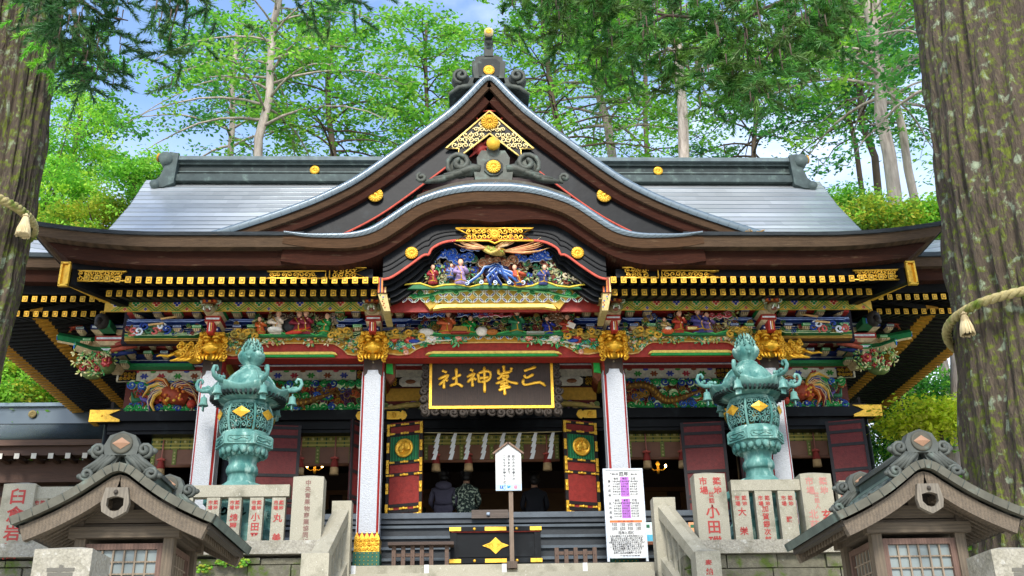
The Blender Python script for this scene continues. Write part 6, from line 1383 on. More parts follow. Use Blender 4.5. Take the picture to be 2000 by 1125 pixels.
        m_ = MB(); m_.box(-hw+.05, hw-.05, .058, .064, ztop-1.15, ztop-.15, WHITE); q = MB(); q.merge(m_, F_); q.build('pane', 'glass', W_)
    mb = MB(); mb.box(xc-.16, xc+.16, 9.4, 9.72, -1.3, ztop-1.4, WB); mb.box(xc-.42, xc+.42, 9.15, 9.98, -1.6, -1.3, S('8a8678')); mb.build('pedestal', 'woodv', T)
wood_lantern('grey wooden lantern with copper gable roof before the left stone fence', PX(236, 905, 8.8), P(236, 903, 8.78).z)
wood_lantern('grey wooden lantern with copper gable roof in front of the roped cedar', PX(1803, 905, 8.8), P(1803, 897, 8.78).z)

# ------------------------------------------------------------------ name board
YB = 17.15
xl, xr, zb, zt = PX(842, 745, YB), PX(1077, 745, YB), P(958, 795, YB).z, P(958, 697, YB).z; xm = (xl+xr)/2
NB = thing('name_board', 'dark wooden name board with four gilt characters hanging under the centre porch beam', 'name board', (xm, YB, zb))
mb = MB(); mb.box(xl, xr, YB, YB+.06, zb, zt+.12, S('33241a')); mb.build('board', 'woodv', NB)
mb = MB()
for (a, b, c, d) in ((xl-.03, xl+.015, zb-.03, zt+.1), (xr-.015, xr+.03, zb-.03, zt+.1), (xl+.015, xr-.015, zb-.03, zb+.015), (xl+.015, xr-.015, zt+.055, zt+.1)): mb.box(a, b, YB-.03, YB+.04, c, d, WHITE)
mb.build('gilt_frame', 'goldleaf', NB)
mb = MB(); CW = S('3a3128')
def lump(x, z, sg):
    mb.spiral(x, YB+.02, z, .075, 1.4, rnd.uniform(0, 6), sg, .03, CW, 6, 12); mb.ell((x, YB+.06, z), (.085, .05, .075), CW, 8, 5)
n = 15
for i in range(n): lump(lerp(xl-.09, xr+.09, i/(n-1)), zb-.075+.02*math.sin(i*1.3), 1 if i % 2 else -1)
for i in range(8):
    for sg, X in ((-1, xl-.10), (1, xr+.10)): lump(X+sg*.02*math.sin(i), lerp(zb, zt+.1, i/7), sg)
mb.box(xl-.1, xr+.1, YB+.03, YB+.08, zb-.06, zt+.15, CW); mb.build('carved_surround', 'wood', NB)
ST = [  # brush strokes read off the board: ((x, y) points, width)
 [(1345, 428), (1400, 412), (1490, 385)], [(1345, 470), (1375, 500), (1460, 462)], [(1340, 510), (1330, 550), (1350, 575), (1420, 565), (1530, 548), (1595, 590)],
 [(1105, 368), (1112, 440)], [(1045, 405), (1050, 458), (1120, 446), (1190, 438)], [(1200, 392), (1188, 440)], [(1090, 458), (1065, 490), (1030, 515)], [(1075, 482), (1160, 478), (1100, 530), (1010, 560)], [(1080, 490), (1170, 540), (1275, 562)], [(1060, 565), (1160, 548)], [(1055, 597), (1165, 578)], [(1040, 632), (1110, 610), (1190, 592)], [(1110, 535), (1112, 610), (1116, 682)],
 [(710, 408), (750, 425)], [(672, 490), (760, 452), (738, 490), (678, 548)], [(735, 490), (740, 592)], [(752, 500), (785, 520)], [(803, 450), (818, 552)], [(805, 455), (880, 428), (948, 440), (945, 500), (905, 530), (822, 545)], [(818, 503), (930, 490)], [(878, 380), (880, 500), (880, 655)],
 [(382, 420), (440, 440)], [(338, 512), (450, 468), (428, 505), (348, 572)], [(405, 508), (406, 610)], [(418, 510), (452, 530)], [(500, 512), (605, 460)], [(550, 395), (550, 572)], [(472, 582), (560, 560), (628, 592)]]
sx_, sz_ = (xr-xl)/(1665-255), (zt+.02-zb)/(800-265)
mb = MB()
for st in ST:
    q = sample([(xl+(a-255)*sx_, zb+(800-b)*sz_) for a, b in st], 10); k = len(q)
    m_ = MB(); m_.tube([(a, 0, b) for a, b in q], [.030*(.72+.28*abs(math.cos(math.pi*i/(k-1)))) if 0 < i < k-1 else .017 for i in range(k)], 8, WHITE); m_.v = [(a, YB-.008+b*.35, c) for a, b, c in m_.v]; mb.merge(m_)
mb.build('inscription', 'goldleaf', NB)

# ------------------------------------------------------------------ offering box, fences, signs
OB = thing('offering_box', 'black lacquered offering box with gilt corners at the top of the steps', 'offering box', (0, 17.2, 2.62))
Y0 = 16.95; x0, x1 = PX(878, 1070, Y0), PX(1058, 1070, Y0); z0, z1 = P(968, 1100, Y0).z, P(968, 1029, Y0).z; s_ = (z1-z0)/71
mb = MB(); mb.box(x0+.03, x1-.03, Y0+.03, Y0+.6, z0+.05, z1-.08, WHITE); mb.box(x0+.14, x1-.14, Y0+.015, Y0+.04, z0+.1, z1-.13, WHITE)
for x in (x0+.06, x1-.06): mb.box(x-.05, x+.05, Y0, Y0+.1, z0+.05, z1-.08, WHITE)
mb.build('chest', 'lacquer', OB)
mb = MB(); mb.box(x0, x1, Y0-.03, Y0+.65, z1-.07, z1, WHITE); mb.build('rim', 'lacquer', OB)
mb = MB(); mb.box(x0, x1, Y0-.03, Y0+.65, z0, z0+.07, WHITE); mb.build('plinth', 'lacquer', OB)
mb = MB(); mb.box(x0+.02, x1-.02, Y0-.01, Y0+.02, z1-.085, z1-.07, S('7d2418')); mb.build('red_edging', 'paint', OB)
mb = MB()
for (za, zb_) in ((z1-.065, z1-.005), (z0+.005, z0+.065)):
    for a, b in ((x0-.003, x0+.18), ((x0+x1)/2-.17, (x0+x1)/2+.17), (x1-.18, x1+.003)): m_ = MB(); m_.box(a, b, Y0-.035, Y0-.028, za, zb_, WHITE); m_.build('gilt_fitting', 'gold', OB)
    for x in (lerp(x0, x1, .27), lerp(x0, x1, .73)): m_ = MB(); m_.ell((x, Y0-.035, (za+zb_)/2), (.025, .02, .025), WHITE, 8, 5); m_.build('gilt_stud', 'gold', OB)
xm_, zm_ = (x0+x1)/2, (z0+z1)/2-.01; dd = [(xm_-.21, zm_), (xm_-.09, zm_-.045), (xm_, zm_-.13), (xm_+.09, zm_-.045), (xm_+.21, zm_), (xm_+.09, zm_+.045), (xm_, zm_+.13), (xm_-.09, zm_+.045)]
mb.prism(dd, Y0-.005, Y0+.02, WHITE)
for f in (.8, .55, .3): mb.tube([(xm_+(a-xm_)*f, Y0-.008, zm_+(b-zm_)*f) for a, b in dd+dd[:1]], .006, 4, WHITE)
mb.build('diamond_crest', 'gold', OB)
def low_fence(label, p0, p1, ytop, cap):
    Y = 16.7; x0, x1 = PX(p0, 1090, Y), PX(p1, 1090, Y); zt_, zb_ = P((p0+p1)/2, ytop, Y).z, 2.62; T = thing('wooden_barrier', label, 'low fence', ((x0+x1)/2, Y, zb_)); C_ = S('5f4a3c')
    for i in range(5): x = lerp(x0+.03, x1-.03, i/4); mb = MB(); mb.box(x-.032, x+.032, Y, Y+.06, zb_, zt_-(.03 if i in (1, 3) and not cap else 0), C_); mb.ell((x, Y-.004, zb_+.13), .008, S('2a211b'), 5, 3); mb.build('picket', 'woodv', T)
    mb = MB(); mb.box(x0, x1, Y+.06, Y+.1, zb_+.15, zb_+.20, C_); mb.build('rail', 'woodh', T)
    if cap: mb = MB(); mb.box(x0-.06, x1+.32, Y-.08, Y+.2, zt_, zt_+.05, S('4a3a30')); mb.box(x1+.18, x1+.24, Y, Y+.06, zb_, zt_, C_); mb.build('cap_board', 'woodh', T)
low_fence('low brown picket barrier with a cap board left of the offering box', 765, 846, 1066, True)
low_fence('low brown picket barrier without cap right of the offering box', 1084, 1166, 1069, False)
# white prayer-waiting sign
Y = 16.3; SG = thing('sign_post', 'white roofed paper sign on a wooden post before the offering box', 'sign', (PX(998, 1100, Y), Y, 2.5))
xa, xb = PX(968, 920, Y), PX(1018, 920, Y); z0, z1, zp_ = P(993, 959, Y).z, P(993, 886, Y).z, P(993, 868, Y).z; xm_ = (xa+xb)/2
mb = MB(); mb.prism([(xa, z0), (xb, z0), (xb, z1), (xm_, zp_), (xa, z1)], Y-.03, Y-.005, S('e6e6e4')); BD = mb.build('board', 'paper', SG)
mb = MB(); 
for sg in (-1, 1): a = Vector((xm_-sg*.01, Y-.02, zp_+.03)); b = Vector((xm_+sg*(xb-xa)*.60, Y-.02, z1-.01)); d = b-a; mb.cbox((a+b)/2, (d.length, .09, .025), S('7d6350'), Matrix.Rotation(-math.atan2(d.z, d.x), 3, 'Y'))
mb.build('little_roof', 'wood', SG)
mb = MB(); mb.box(xm_+.0, xm_+.065, Y, Y+.065, zt-3.7 if False else 2.5, z0+.25, S('7d6a58')); mb.box(xm_-.05, xm_+.11, Y-.04, Y+.12, 2.5, 2.60, S('5a4a3c')); mb.build('post', 'woodv', SG)
mb = MB(); ik = S('3a3d40')
for t, u in (('前の方のお参りが', .70), ('済みますまで', .52), ('こちらでお待ちください', .34)): vtext(mb, t, lerp(xa, xb, u), Y-.034, z1-.03, .046, ik)
mb.build('lettering', 'matte', BD)
mb = MB(); mb.box(xa+.005, xb-.005, Y-.033, Y-.031, z0+.004, z0+.10, S('a8c8e0'))
for u, c in ((.22, S('1d5aa8')), (.77, S('d8607a'))): mb.box(lerp(xa, xb, u)-.024, lerp(xa, xb, u)+.024, Y-.037, Y-.034, z0+.03, z0+.078, c)
htext(mb, 'f', lerp(xa, xb, .22), Y-.039, z0+.054, .05, WHITE); mb.ell((xm_, Y-.036, z0+.052), (.026, .003, .013), S('2d8ad0'), 7, 4, Matrix.Rotation(-.4, 3, 'Y')); mb.ell((xm_+.016, Y-.036, z0+.064), (.012, .003, .012), S('2d8ad0'), 6, 4); mb.ell((xm_-.012, Y-.036, z0+.066), (.02, .003, .008), S('2d8ad0'), 6, 4, Matrix.Rotation(.7, 3, 'Y'))
mb.lathe([(.013, 0), (.009, 0)], 12, (0, 0, 0), WHITE, cap=False)
for i in range(len(mb.v)-24, len(mb.v)): q = mb.v[i]; mb.v[i] = (lerp(xa, xb, .77)+q[0], Y-.039, z0+.054+q[1])
mb.build('icon_strip', 'matte', BD)
# notice board
Y = 16.45; x0, x1 = PX(1189, 1095, Y), PX(1264, 1093, Y); z0, z1 = P(1225, 1094, Y).z, P(1225, 917, Y).z; W_, H_ = x1-x0, z1-z0
NBD = thing('notice_board', 'tall white notice board of unlucky ages with purple columns beside the stair', 'notice board', ((x0+x1)/2, Y, z0))
mb = MB(); mb.box(x0, x1, Y, Y+.03, z0+.04, z1, S('e2e3e6')); PNL = mb.build('panel', 'paper', NBD)
mb = MB(); fr = S('b4bac0')
for a, b, c, d in ((x0-.02, x0+.015, z0-.02, z1+.015), (x1-.015, x1+.02, z0-.02, z1+.015), (x0+.015, x1-.015, z1-.01, z1+.015), (x0+.015, x1-.015, z0+.03, z0+.055)): mb.box(a, b, Y-.012, Y+.04, c, d, fr)
mb.build('frame', 'paint', NBD)
mb = MB(); fx = lambda u: x0+u*W_; fz = lambda v: z1-v*H_; yy = Y-.004; K = S('2c2a30')
htext(mb, '厄年', fx(.52), yy, fz(.05), .075, K); htext(mb, '平成31年', fx(.26), yy, fz(.052), .034, K); htext(mb, '（数え年）', fx(.80), yy, fz(.055), .03, K)
for (v0, v1) in ((.085, .305), (.33, .545)): mb.box(fx(.42), fx(.65), yy+.001, yy+.003, fz(v1), fz(v0), S('b06ac0'))
for (v0, lab) in ((.085, '男の厄年'), (.33, '女の厄年')):
    for i, ch in enumerate(lab): htext(mb, ch, fx(.12), yy, fz(v0+.05+i*.052), .045, K)
    for cidx, hd in enumerate(('前厄', '本厄', '後厄')):
        u = (.31, .535, .77)[cidx]; htext(mb, hd, fx(u), yy, fz(v0+.018), .038, K)
        for r in range(6): htext(mb, ('平成七年生', '二十五歳', '昭和五三', '四十二歳', '昭和三四', '六十一歳')[r] if cidx != 1 else ('平成六年生', '二十六歳', '昭和五二', '四十三歳', '昭和三三', '六十二歳')[r], fx(u), yy, fz(v0+.05+r*.029), .030, K)
mb.box(fx(.08), fx(.93), yy+.001, yy+.003, fz(.592), fz(.568), S('e07038')); htext(mb, '厄祓い料（個人別）', fx(.5), yy, fz(.58), .03, K)
for r, v in enumerate((.607, .625, .652, .670)):
    for u in (.2, .41, .61, .82): htext(mb, ('三千円', '五千円', '一万円', '二万円')[(r+int(u*5)) % 4], fx(u), yy, fz(v), .028, K)
htext(mb, '厄年と厄祓', fx(.5), yy, fz(.705), .05, K)
for r, t in enumerate(('人生の節目にあたる年を厄年といい', '古くから災いの多い年とされます', '男性は二十五歳四十二歳六十一歳', '女性は十九歳三十三歳三十七歳にあたり', '前後の年を前厄後厄といいます', 'この年には神社に参りお祓いを受け', '身を慎み無事に過ごせますよう', '御祈願を受けられますように', 'お申し込みは社務所へどうぞ')): htext(mb, t, fx(.5), yy, fz(.742+r*.0225), .033, K)
htext(mb, '三峯神社社務所', fx(.56), yy, fz(.962), .045, K); mb.build('lettering', 'matte', PNL)
for (lb, p0, p1, py0, py1, c, c2) in (('small blue and white leaflet board behind the notice board', 1259, 1287, 1020, 1058, S('d9ecec'), S('58b8d8')), ('small orange leaflet board behind the right stair railing', 1346, 1371, 1020, 1062, S('e0a070'), S('d8702c'))):
    Y = 17.3; x0, x1, z0, z1 = PX(p0, 1040, Y), PX(p1, 1040, Y), P(p0, py1, Y).z, P(p0, py0, Y).z
    T = thing('leaflet_board', lb, 'leaflet board', ((x0+x1)/2, Y, z0)); mb = MB(); mb.box(x0, x1, Y, Y+.02, z0, z1, c); mb.box(x0+.01, x1-.01, Y-.004, Y, z0+.01, lerp(z0, z1, .35), c2); mb.box(x0+.03, x0+.09, Y-.004, Y, z1-.09, z1-.04, S('2a6a4a')); mb.build('panel', 'matte', T)
    mb = MB(); mb.box(x0-.03, x1+.03, Y-.02, Y+.12, z0-.05, z0, S('7d4a30')); 
    for x in (x0+.02, x1-.02): mb.box(x-.02, x+.02, Y+.02, Y+.06, 2.6, z0-.05, S('5d3a28'))
    mb.build('stand', 'wood', T)

# ------------------------------------------------------------------ blinds, paper streamers, lamps, worshippers
def blind(label, p0, p1, tassels, py0=845, py1=906):
    Y = 18.95; x0, x1 = PX(p0, 880, Y), PX(p1, 880, Y); z0, z1 = P(960, py1, Y).z, P(960, py0, Y).z; T = thing('bamboo_blind', label, 'bamboo blind', ((x0+x1)/2, Y, z1))
    mb = MB(); mb.box(x0, x1, Y, Y+.03, z0, z1, WHITE); mb.tube([(x0, Y, z0), (x1, Y, z0)], .03, 8, WHITE); mb.build('slatted_roll', 'bamboo', T)
    mb = MB(); zv = lerp(z1, z0, .42); mb.box(x0, x1, Y-.012, Y, zv, z1, S('77762f'))
    n = int((x1-x0)/.16)
    for i in range(n+1): x = lerp(x0, x1, i/n); mb.box(x-.012, x+.012, Y-.016, Y-.012, zv, z1, S('2f4a2c'))
    for f in (.2, .55, .85): z = lerp(z1, zv, f); mb.box(x0, x1, Y-.018, Y-.016, z-.012, z+.012, S('a89a4a'))
    for i in range(n): x = lerp(x0, x1, (i+.5)/n); mb.ell((x, Y-.016, lerp(z1, zv, .38)), (.03, .006, .03), S('b9b070'), 6, 3)
    for u in ([0, .5, 1] if p1-p0 < 200 else [0, .27, .5, .73, 1]): x = lerp(x0+.04, x1-.04, u); mb.box(x-.035, x+.035, Y-.014, Y, z0, zv, S('6f7a35')); [mb.ell((x, Y-.016, lerp(zv, z0, k/5)), (.02, .005, .02), S('b9b070'), 5, 3) for k in range(1, 5)]
    mb.build('brocade_border', 'matte', T)
    for pt in tassels:
        x = PX(pt, 890, Y); mb = MB(); zt_ = lerp(z1, z0, .1); zk = z0+.10; mb.tube([(x, Y-.04, zt_), (x, Y-.05, zk)], .014, 5, S('a86a5a')); mb.tube([(x-.07, Y-.06, zk), (x, Y-.08, zk+.02), (x+.07, Y-.06, zk)], .022, 6, S('b9584a'))
        mb.lathe([(.03, 0), (.055, -.05), (.07, -.12), (.075, -.17)], 10, (x, Y-.06, zk), S('8f3026')); mb.lathe([(.075, -.17), (.085, -.30)], 10, (x, Y-.06, zk), S('c0a070')); mb.build('tassel', 'matte', T)
blind('bamboo blind with green brocade behind the far left white column', 296, 388, [318], 850, 905)
blind('bamboo blind with two tassels between left lantern and inner left column', 440, 690, [588, 655], 846, 905)
blind('wide bamboo blind above the central doorway with three tassels', 828, 1092, [852, 915, 1068], 846, 900)
blind('bamboo blind with two tassels just right of the inner right column', 1226, 1362, [1262, 1331], 843, 898)
blind('bamboo blind with one tassel right of the right bronze lantern', 1536, 1626, [1592], 843, 898)
Y = 18.3; zs = P(960, 847, Y).z
rp_ = MB(); rp_.tube([(lerp(-1.25, 1.3, i/10), Y, zs+.03-.02*math.sin(math.pi*i/10)) for i in range(11)], .008, 5, S('b8a878')); tag(rp_.build('sacred_cord', 'matte', None, (0, Y, zs)), 'thin straw cord strung across the central doorway', 'straw cord')
places = ('first paper streamer beside the left gilded door', 'second zigzag paper streamer from the left gilded door', 'third zigzag paper streamer from the left gilded door', 'fourth paper streamer from the left, left of the white sign roof', 'paper streamer partly hidden by the left slope of the sign roof', 'paper streamer partly hidden by the right slope of the sign roof', 'zigzag paper streamer just right of the white sign', 'last paper streamer beside the right gilded door')
for i, px in enumerate((848, 880, 909, 941, 975, 1006, 1037, 1071)):
    x = PX(px+2, 850, Y); mb = MB(); w_ = .10; z = zs+.01
    for k in range(4):
        xo = .045-.014*k; yo = Y-.01-.014*k; h = .155
        mb.add([(x+xo, yo, z), (x+xo+.055, yo, z), (x+xo+.012, yo-.01, z-h), (x+xo-.06, yo-.01, z-h)], [(3, 2, 1, 0)], S('e6e6e6')); z -= h*.72
    tag(mb.build('paper_streamer', 'paper', None, (x, Y, zs)), 'white '+places[i], 'paper streamer', 'zigzag paper streamers in the doorway')
for (px, side) in ((615, 'left'), (1285, 'right')):
    Y = 21.0; q = P(px, 912, Y); T = thing('wall_lamp', 'small lit brass lamp with two bulbs inside the %s doorway' % ('hall beyond the inner left' if side == 'left' else 'hall beyond the inner right'), 'lamp', tuple(q))
    mb = MB(); mb.lathe([(.02, -.14), (.035, -.08), (.02, .02), (.05, .06), (.015, .12)], 10, tuple(q), WHITE)
    for sg in (-1, 1): mb.tube([(q.x, q.y, q.z-.05), (q.x+sg*.09, q.y-.03, q.z-.08), (q.x+sg*.15, q.y-.04, q.z-.03)], .010, 5, WHITE)
    mb.build('bracket', 'gold', T)
    for sg in (-1, 1): mb = MB(); mb.ell((q.x+sg*.15, q.y-.04, q.z+.01), (.022, .022, .035), WHITE, 8, 6); mb.build('bulb', 'bulb', T)
    lp = bpy.data.lights.new('lamp_light', 'POINT'); lp.energy = 1.2; lp.color = (1, .7, .4); lp.shadow_soft_size = .15; lo = bpy.data.objects.new('lamp_light', lp); COL.objects.link(lo); lo.location = Vector((0, -.25, .1)); lo.parent = T; lo['_w'] = tuple(q)
def skin_body(joints, edges, root=0):
    me = bpy.data.meshes.new('body'); me.from_pydata([j[:3] for j in joints], edges, []); o = bpy.data.objects.new('body', me); COL.objects.link(o)
    m_ = o.modifiers.new('s', 'SKIN'); m_.use_smooth_shade = True
    for v, j in zip(me.skin_vertices[0].data, joints): r = j[3] if isinstance(j[3], tuple) else (j[3], j[3]); v.radius = r
    me.skin_vertices[0].data[root].use_root = True
    sb = o.modifiers.new('d', 'SUBSURF'); sb.levels = 2
    dg = bpy.context.evaluated_depsgraph_get(); m2 = bpy.data.meshes.new_from_object(o.evaluated_get(dg)); bpy.data.objects.remove(o)
    return m2
def worshipper(label, px, Y, coat, hair, hs=1.0, pattern=None, hood=False):
    zf = 3.66; q = P(px, 985, Y); x = q.x; zs_ = zf+.42; T = thing('person', label, 'person', (x, Y, zf))
    J = [(x, Y, zs_+.08, (.17, .13)), (x, Y+.02, zs_+.28, (.16, .11)), (x, Y+.05, zs_+.46, (.18, .10)), (x, Y+.06, zs_+.56, (.07, .07)), (x, Y+.08, zs_+.66, (.06, .06)), (x, Y+.10, zs_+.74, (.088, .10)), (x, Y+.10, zs_+.83, (.075, .085)),
         (x-.19, Y+.06, zs_+.47, .065), (x-.25, Y+.1, zs_+.24, .05), (x-.16, Y+.32, zs_+.16, .04), (x-.10, Y+.40, zs_+.15, .03), (x+.19, Y+.06, zs_+.47, .065), (x+.25, Y+.1, zs_+.24, .05), (x+.16, Y+.32, zs_+.16, .04), (x+.10, Y+.40, zs_+.15, .03),
         (x-.10, Y+.08, zs_+.02, .10), (x-.11, Y+.46, zs_+.03, .075), (x-.11, Y+.42, zf+.06, .05), (x-.11, Y+.56, zf+.035, .04), (x+.10, Y+.08, zs_+.02, .10), (x+.11, Y+.46, zs_+.03, .075), (x+.11, Y+.42, zf+.06, .05), (x+.11, Y+.56, zf+.035, .04)]
    E_ = [(0, 1), (1, 2), (2, 3), (3, 4), (4, 5), (5, 6), (2, 7), (7, 8), (8, 9), (9, 10), (2, 11), (11, 12), (12, 13), (13, 14), (0, 15), (15, 16), (16, 17), (17, 18), (0, 19), (19, 20), (20, 21), (21, 22)]
    me = skin_body(J, E_); base = Vector(T['_w'])
    for v in me.vertices: v.co -= base
    me.materials.append(coat); me.materials.append(M['skin']); me.materials.append(M['dark_cloth'])
    for p in me.polygons:
        z = p.center.z+base.z; yy_ = p.center.y+base.y; p.material_index = 1 if z > zs_+.60 or (yy_ > Y+.37 and zs_+.08 < z < zs_+.22 and abs(p.center.x) < .15) else (2 if z < zs_+.0 or yy_ > Y+.2 and z < zs_+.1 else 0)
    o = bpy.data.objects.new('body', me); COL.objects.link(o); o.parent = T; o['_w'] = tuple(base)
    mb = MB(); mb.ell((x, Y+.075, zs_+.80), (.105, .115, .115), hair, 14, 9); mb.ell((x, Y+.04, zs_+.72), (.095, .07, .09), hair, 12, 8)
    for i in range(14): a = rnd.uniform(0, 6.3); mb.ell((x+.085*math.cos(a), Y+.04+.05*math.sin(a), zs_+rnd.uniform(.69, .88)), (.035, .03, .045), hair, 6, 4)
    mb.build('hair', 'hair', T)
    if hood:
        mb = MB(); mb.ell((x, Y-.05, zs_+.54), (.16, .075, .09), WHITE, 12, 7); mb.tube([(x-.17, Y-.05, zs_+.2), (x, Y-.115, zs_+.18), (x+.17, Y-.05, zs_+.2)], .02, 6, WHITE); mb.build('hood', coat, T)
    for sg in (-1, 1):
        mb = MB(); hx, hy, hz_ = x+sg*.09, Y+.41, zs_+.15; mb.ell((hx, hy, hz_), (.03, .045, .02), WHITE, 7, 5)
        for k in range(4): mb.tube([(hx-.024+.016*k, hy+.03, hz_), (hx-.024+.016*k, hy+.065-.006*abs(k-1.5), hz_-.006), (hx-.024+.016*k, hy+.085-.008*abs(k-1.5), hz_-.022)], [.009, .008, .006], 6, WHITE)
        mb.tube([(hx-sg*.028, hy-.01, hz_), (hx-sg*.045, hy+.02, hz_), (hx-sg*.04, hy+.045, hz_-.008)], [.01, .009, .006], 6, WHITE); mb.build('hand', 'skin', T)
M['skin'] = mk('skin', S('c79a7d'), rough=.55); M['hair'] = mk('dark_hair', None, rough=.45, bump=(60, .4)); M['dark_cloth'] = mk('dark_trousers', S('1d1e24'), rough=.9)
M['grey_coat'] = mk('grey_violet_coat', S('5d5a6c'), rough=.85, bump=(14, .6, .03)); M['leaf_shirt'] = mk('patterned_shirt', S('2a3c36'), rough=.8, col2=(S('c2d2b8'), 22, .53, .56)); M['black_coat'] = mk('black_coat', S('202228'), rough=.9)
worshipper('seated worshipper in grey violet hooded coat inside the doorway', 866, 20.0, M['grey_coat'], S('15120f'), hood=True)
worshipper('seated worshipper in dark green leaf-patterned shirt inside the doorway', 911, 20.0, M['leaf_shirt'], S('17120f'))
worshipper('seated worshipper in dark coat behind the white sign', 1045, 20.4, M['black_coat'], S('17120f'))
for (lb, pa, pb, Y) in (('purple topped bench under the two seated worshippers', 838, 935, 20.0), ('purple topped bench right of the white sign inside the hall', 1010, 1088, 20.4)):
    x0, x1 = PX(pa, 1000, Y), PX(pb, 1000, Y); T = thing('bench', lb, 'bench', ((x0+x1)/2, Y, 3.66)); mb = MB(); mb.box(x0, x1, Y-.2, Y+.2, 4.0, 4.07, S('4a2a6a')); mb.build('seat', 'matte', T)
    for x in (x0+.05, x1-.05):
        for dy in (-.15, .15): mb = MB(); mb.tube([(x, Y+dy, 3.66), (x, Y+dy, 4.0)], .02, 6, S('1d1d20')); mb.build('leg', 'matte', T)
# bell rope beside the left porch column
x = PX(452, 900, 17.4); mb = MB(); mb.tube([(x+.012*math.sin(i*1.9), 17.4+.012*math.cos(i*1.9), lerp(6.0, 3.0, i/60)) for i in range(61)], .035, 6, S('d8d2c4')); tag(mb.build('hanging_rope', 'matte', None, (x, 17.4, 3.0)), 'thin white twisted rope hanging behind the left bronze lantern', 'rope')

# ------------------------------------------------------------------ low side building on the left
SB = thing('side_building', 'low brown wooden building with grey copper roof left of the hall', 'building', (-11.5, 21, 2.5))
Y = 21.0; ze = P(100, 858, Y).z; zr = P(100, 798, Y+2.5).z
mb = MB(); rows = []
for j in range(8): t = j/7; rows.append([(x, lerp(Y, Y+2.5, t), ze+(zr-.35-ze)*(t**1.25)) for x in (-17, -14, -11, -9, -8.2, -7.7)])
mb.grid(rows, S('6a787e'), True); 
for i in range(22): t = i/21; mb.tube([(-17, lerp(Y, Y+2.5, t), ze+(zr-.35-ze)*(t**1.25)+.004), (-7.7, lerp(Y, Y+2.5, t), ze+(zr-.35-ze)*(t**1.25)+.004)], .008, 4, S('3f4a4e'))
mb.box(-17, -7.6, Y+2.4, Y+2.7, zr-.38, zr, S('4d585c')); mb.box(-17, -7.55, Y+2.3, Y+2.8, zr, zr+.08, S('6a787e')); RF_ = mb.build('roof', 'copper', SB)
mb = MB(); crest(mb, PX(60, 815, Y+2.3), Y+2.36, zr-.17, .09, S('8a7a50')); mb.build('roof_crest', 'darkcopper', RF_)
mb = MB(); mb.box(-17, -7.75, Y, Y+.3, ze-.12, ze-.005, S('5d4434')); mb.box(-17, -7.8, Y+.1, Y+.4, ze-.3, ze-.12, S('4a3224')); mb.box(-17, -7.9, Y+.5, Y+.8, ze-.75, ze-.3, S('4f3526')); mb.build('eave', 'woodh', SB)
for i in range(9): x = PX(5+i*33, 884, Y+.15); mb = MB(); mb.box(x-.05, x+.05, Y+.05, Y+.6, ze-.38, ze-.27, S('c9c4b4') if False else S('4f3526')); mb.box(x-.05, x+.05, Y+.045, Y+.05, ze-.38, ze-.27, S('cfcabc')); mb.build('rafter', 'matte', SB)
mb = MB(); mb.box(-17, -7.9, Y+.8, Y+3, 2.5, ze-.3, S('4a3022'))
for z in (ze-.95, ze-1.25, ze-1.6): mb.box(-17, -8.6, Y+.76, Y+.8, z, z+.06, S('33211a'))
mb.box(-8.6, -7.9, Y+.74, Y+.8, 2.5, ze-.5, S('0d0a08')); mb.build('wall', 'woodh', SB)
# ------------------------------------------------------------------ cedars with sacred ropes in the foreground
nprng = np.random.default_rng(5)
def fast_mesh(name, V, quads, cols, mat, parent, base):
    """V (n,3), quads (m,4) or (m,3), cols (m,3)"""
    k = quads.shape[1]; me = bpy.data.meshes.new(name); n, m_ = len(V), len(quads)
    me.vertices.add(n); me.vertices.foreach_set('co', (V-np.array(base)).astype(np.float32).ravel()); me.loops.add(m_*k); me.loops.foreach_set('vertex_index', quads.astype(np.int32).ravel())
    me.polygons.add(m_); me.polygons.foreach_set('loop_start', np.arange(m_, dtype=np.int32)*k); me.update(calc_edges=True)
    ca = me.color_attributes.new('Col', 'FLOAT_COLOR', 'CORNER'); cc = np.zeros((m_, 4), np.float32); cc[:, :3] = cols; ca.data.foreach_set('color', np.repeat(cc, k, axis=0).ravel()); me.materials.append(M[mat])
    o = bpy.data.objects.new(name, me); COL.objects.link(o); o.parent = parent; o['_w'] = tuple(base); return o
def bark_trunk(parent, axis, rad, z0, z1, lobes=7, seed=0, nz=150, na=210, ridge=.075):
    V = []
    for i in range(nz+1):
        z = lerp(z0, z1, i/nz); cx_, cy_ = axis(z); r0 = rad(z)
        for j in range(na):
            a = 2*math.pi*j/na; n1 = MN.noise((math.cos(a)*7+seed, math.sin(a)*7, z*.35)); n2 = MN.noise((math.cos(a)*20+seed, math.sin(a)*20, z*1.1)); n3 = MN.noise((math.cos(a)*1.6+seed, math.sin(a)*1.6, z*.18)); n4 = MN.noise((math.cos(a)*42+seed, math.sin(a)*42, z*2.5))
            r = r0*(1+.10*n3)+ridge*(-abs(n1)*2.2+.8*n2+.45*n4); V.append((cx_+r*math.cos(a), cy_+r*math.sin(a), z))
    q = [(i*na+j, i*na+(j+1) % na, (i+1)*na+(j+1) % na, (i+1)*na+j) for i in range(nz) for j in range(na)]
    o = fast_mesh('trunk', np.array(V), np.array(q), np.ones((len(q), 3))*.5, 'bark', parent, parent['_w'])
    o.data.polygons.foreach_set('use_smooth', np.ones(len(q), bool)); return o
TY = 11.6
RT = thing('cedar_tree', 'huge mossy cedar trunk with straw rope at the right edge', 'cedar tree', (PX(2060, 900, TY), TY, -1.6))
re_ = [(P(px, py, TY).z, P(px, py, TY).x) for px, py in ((1782, -60), (1788, 0), (1812, 250), (1838, 450), (1868, 700), (1884, 850), (1902, 1000))]
rx = RT['_w'][0]
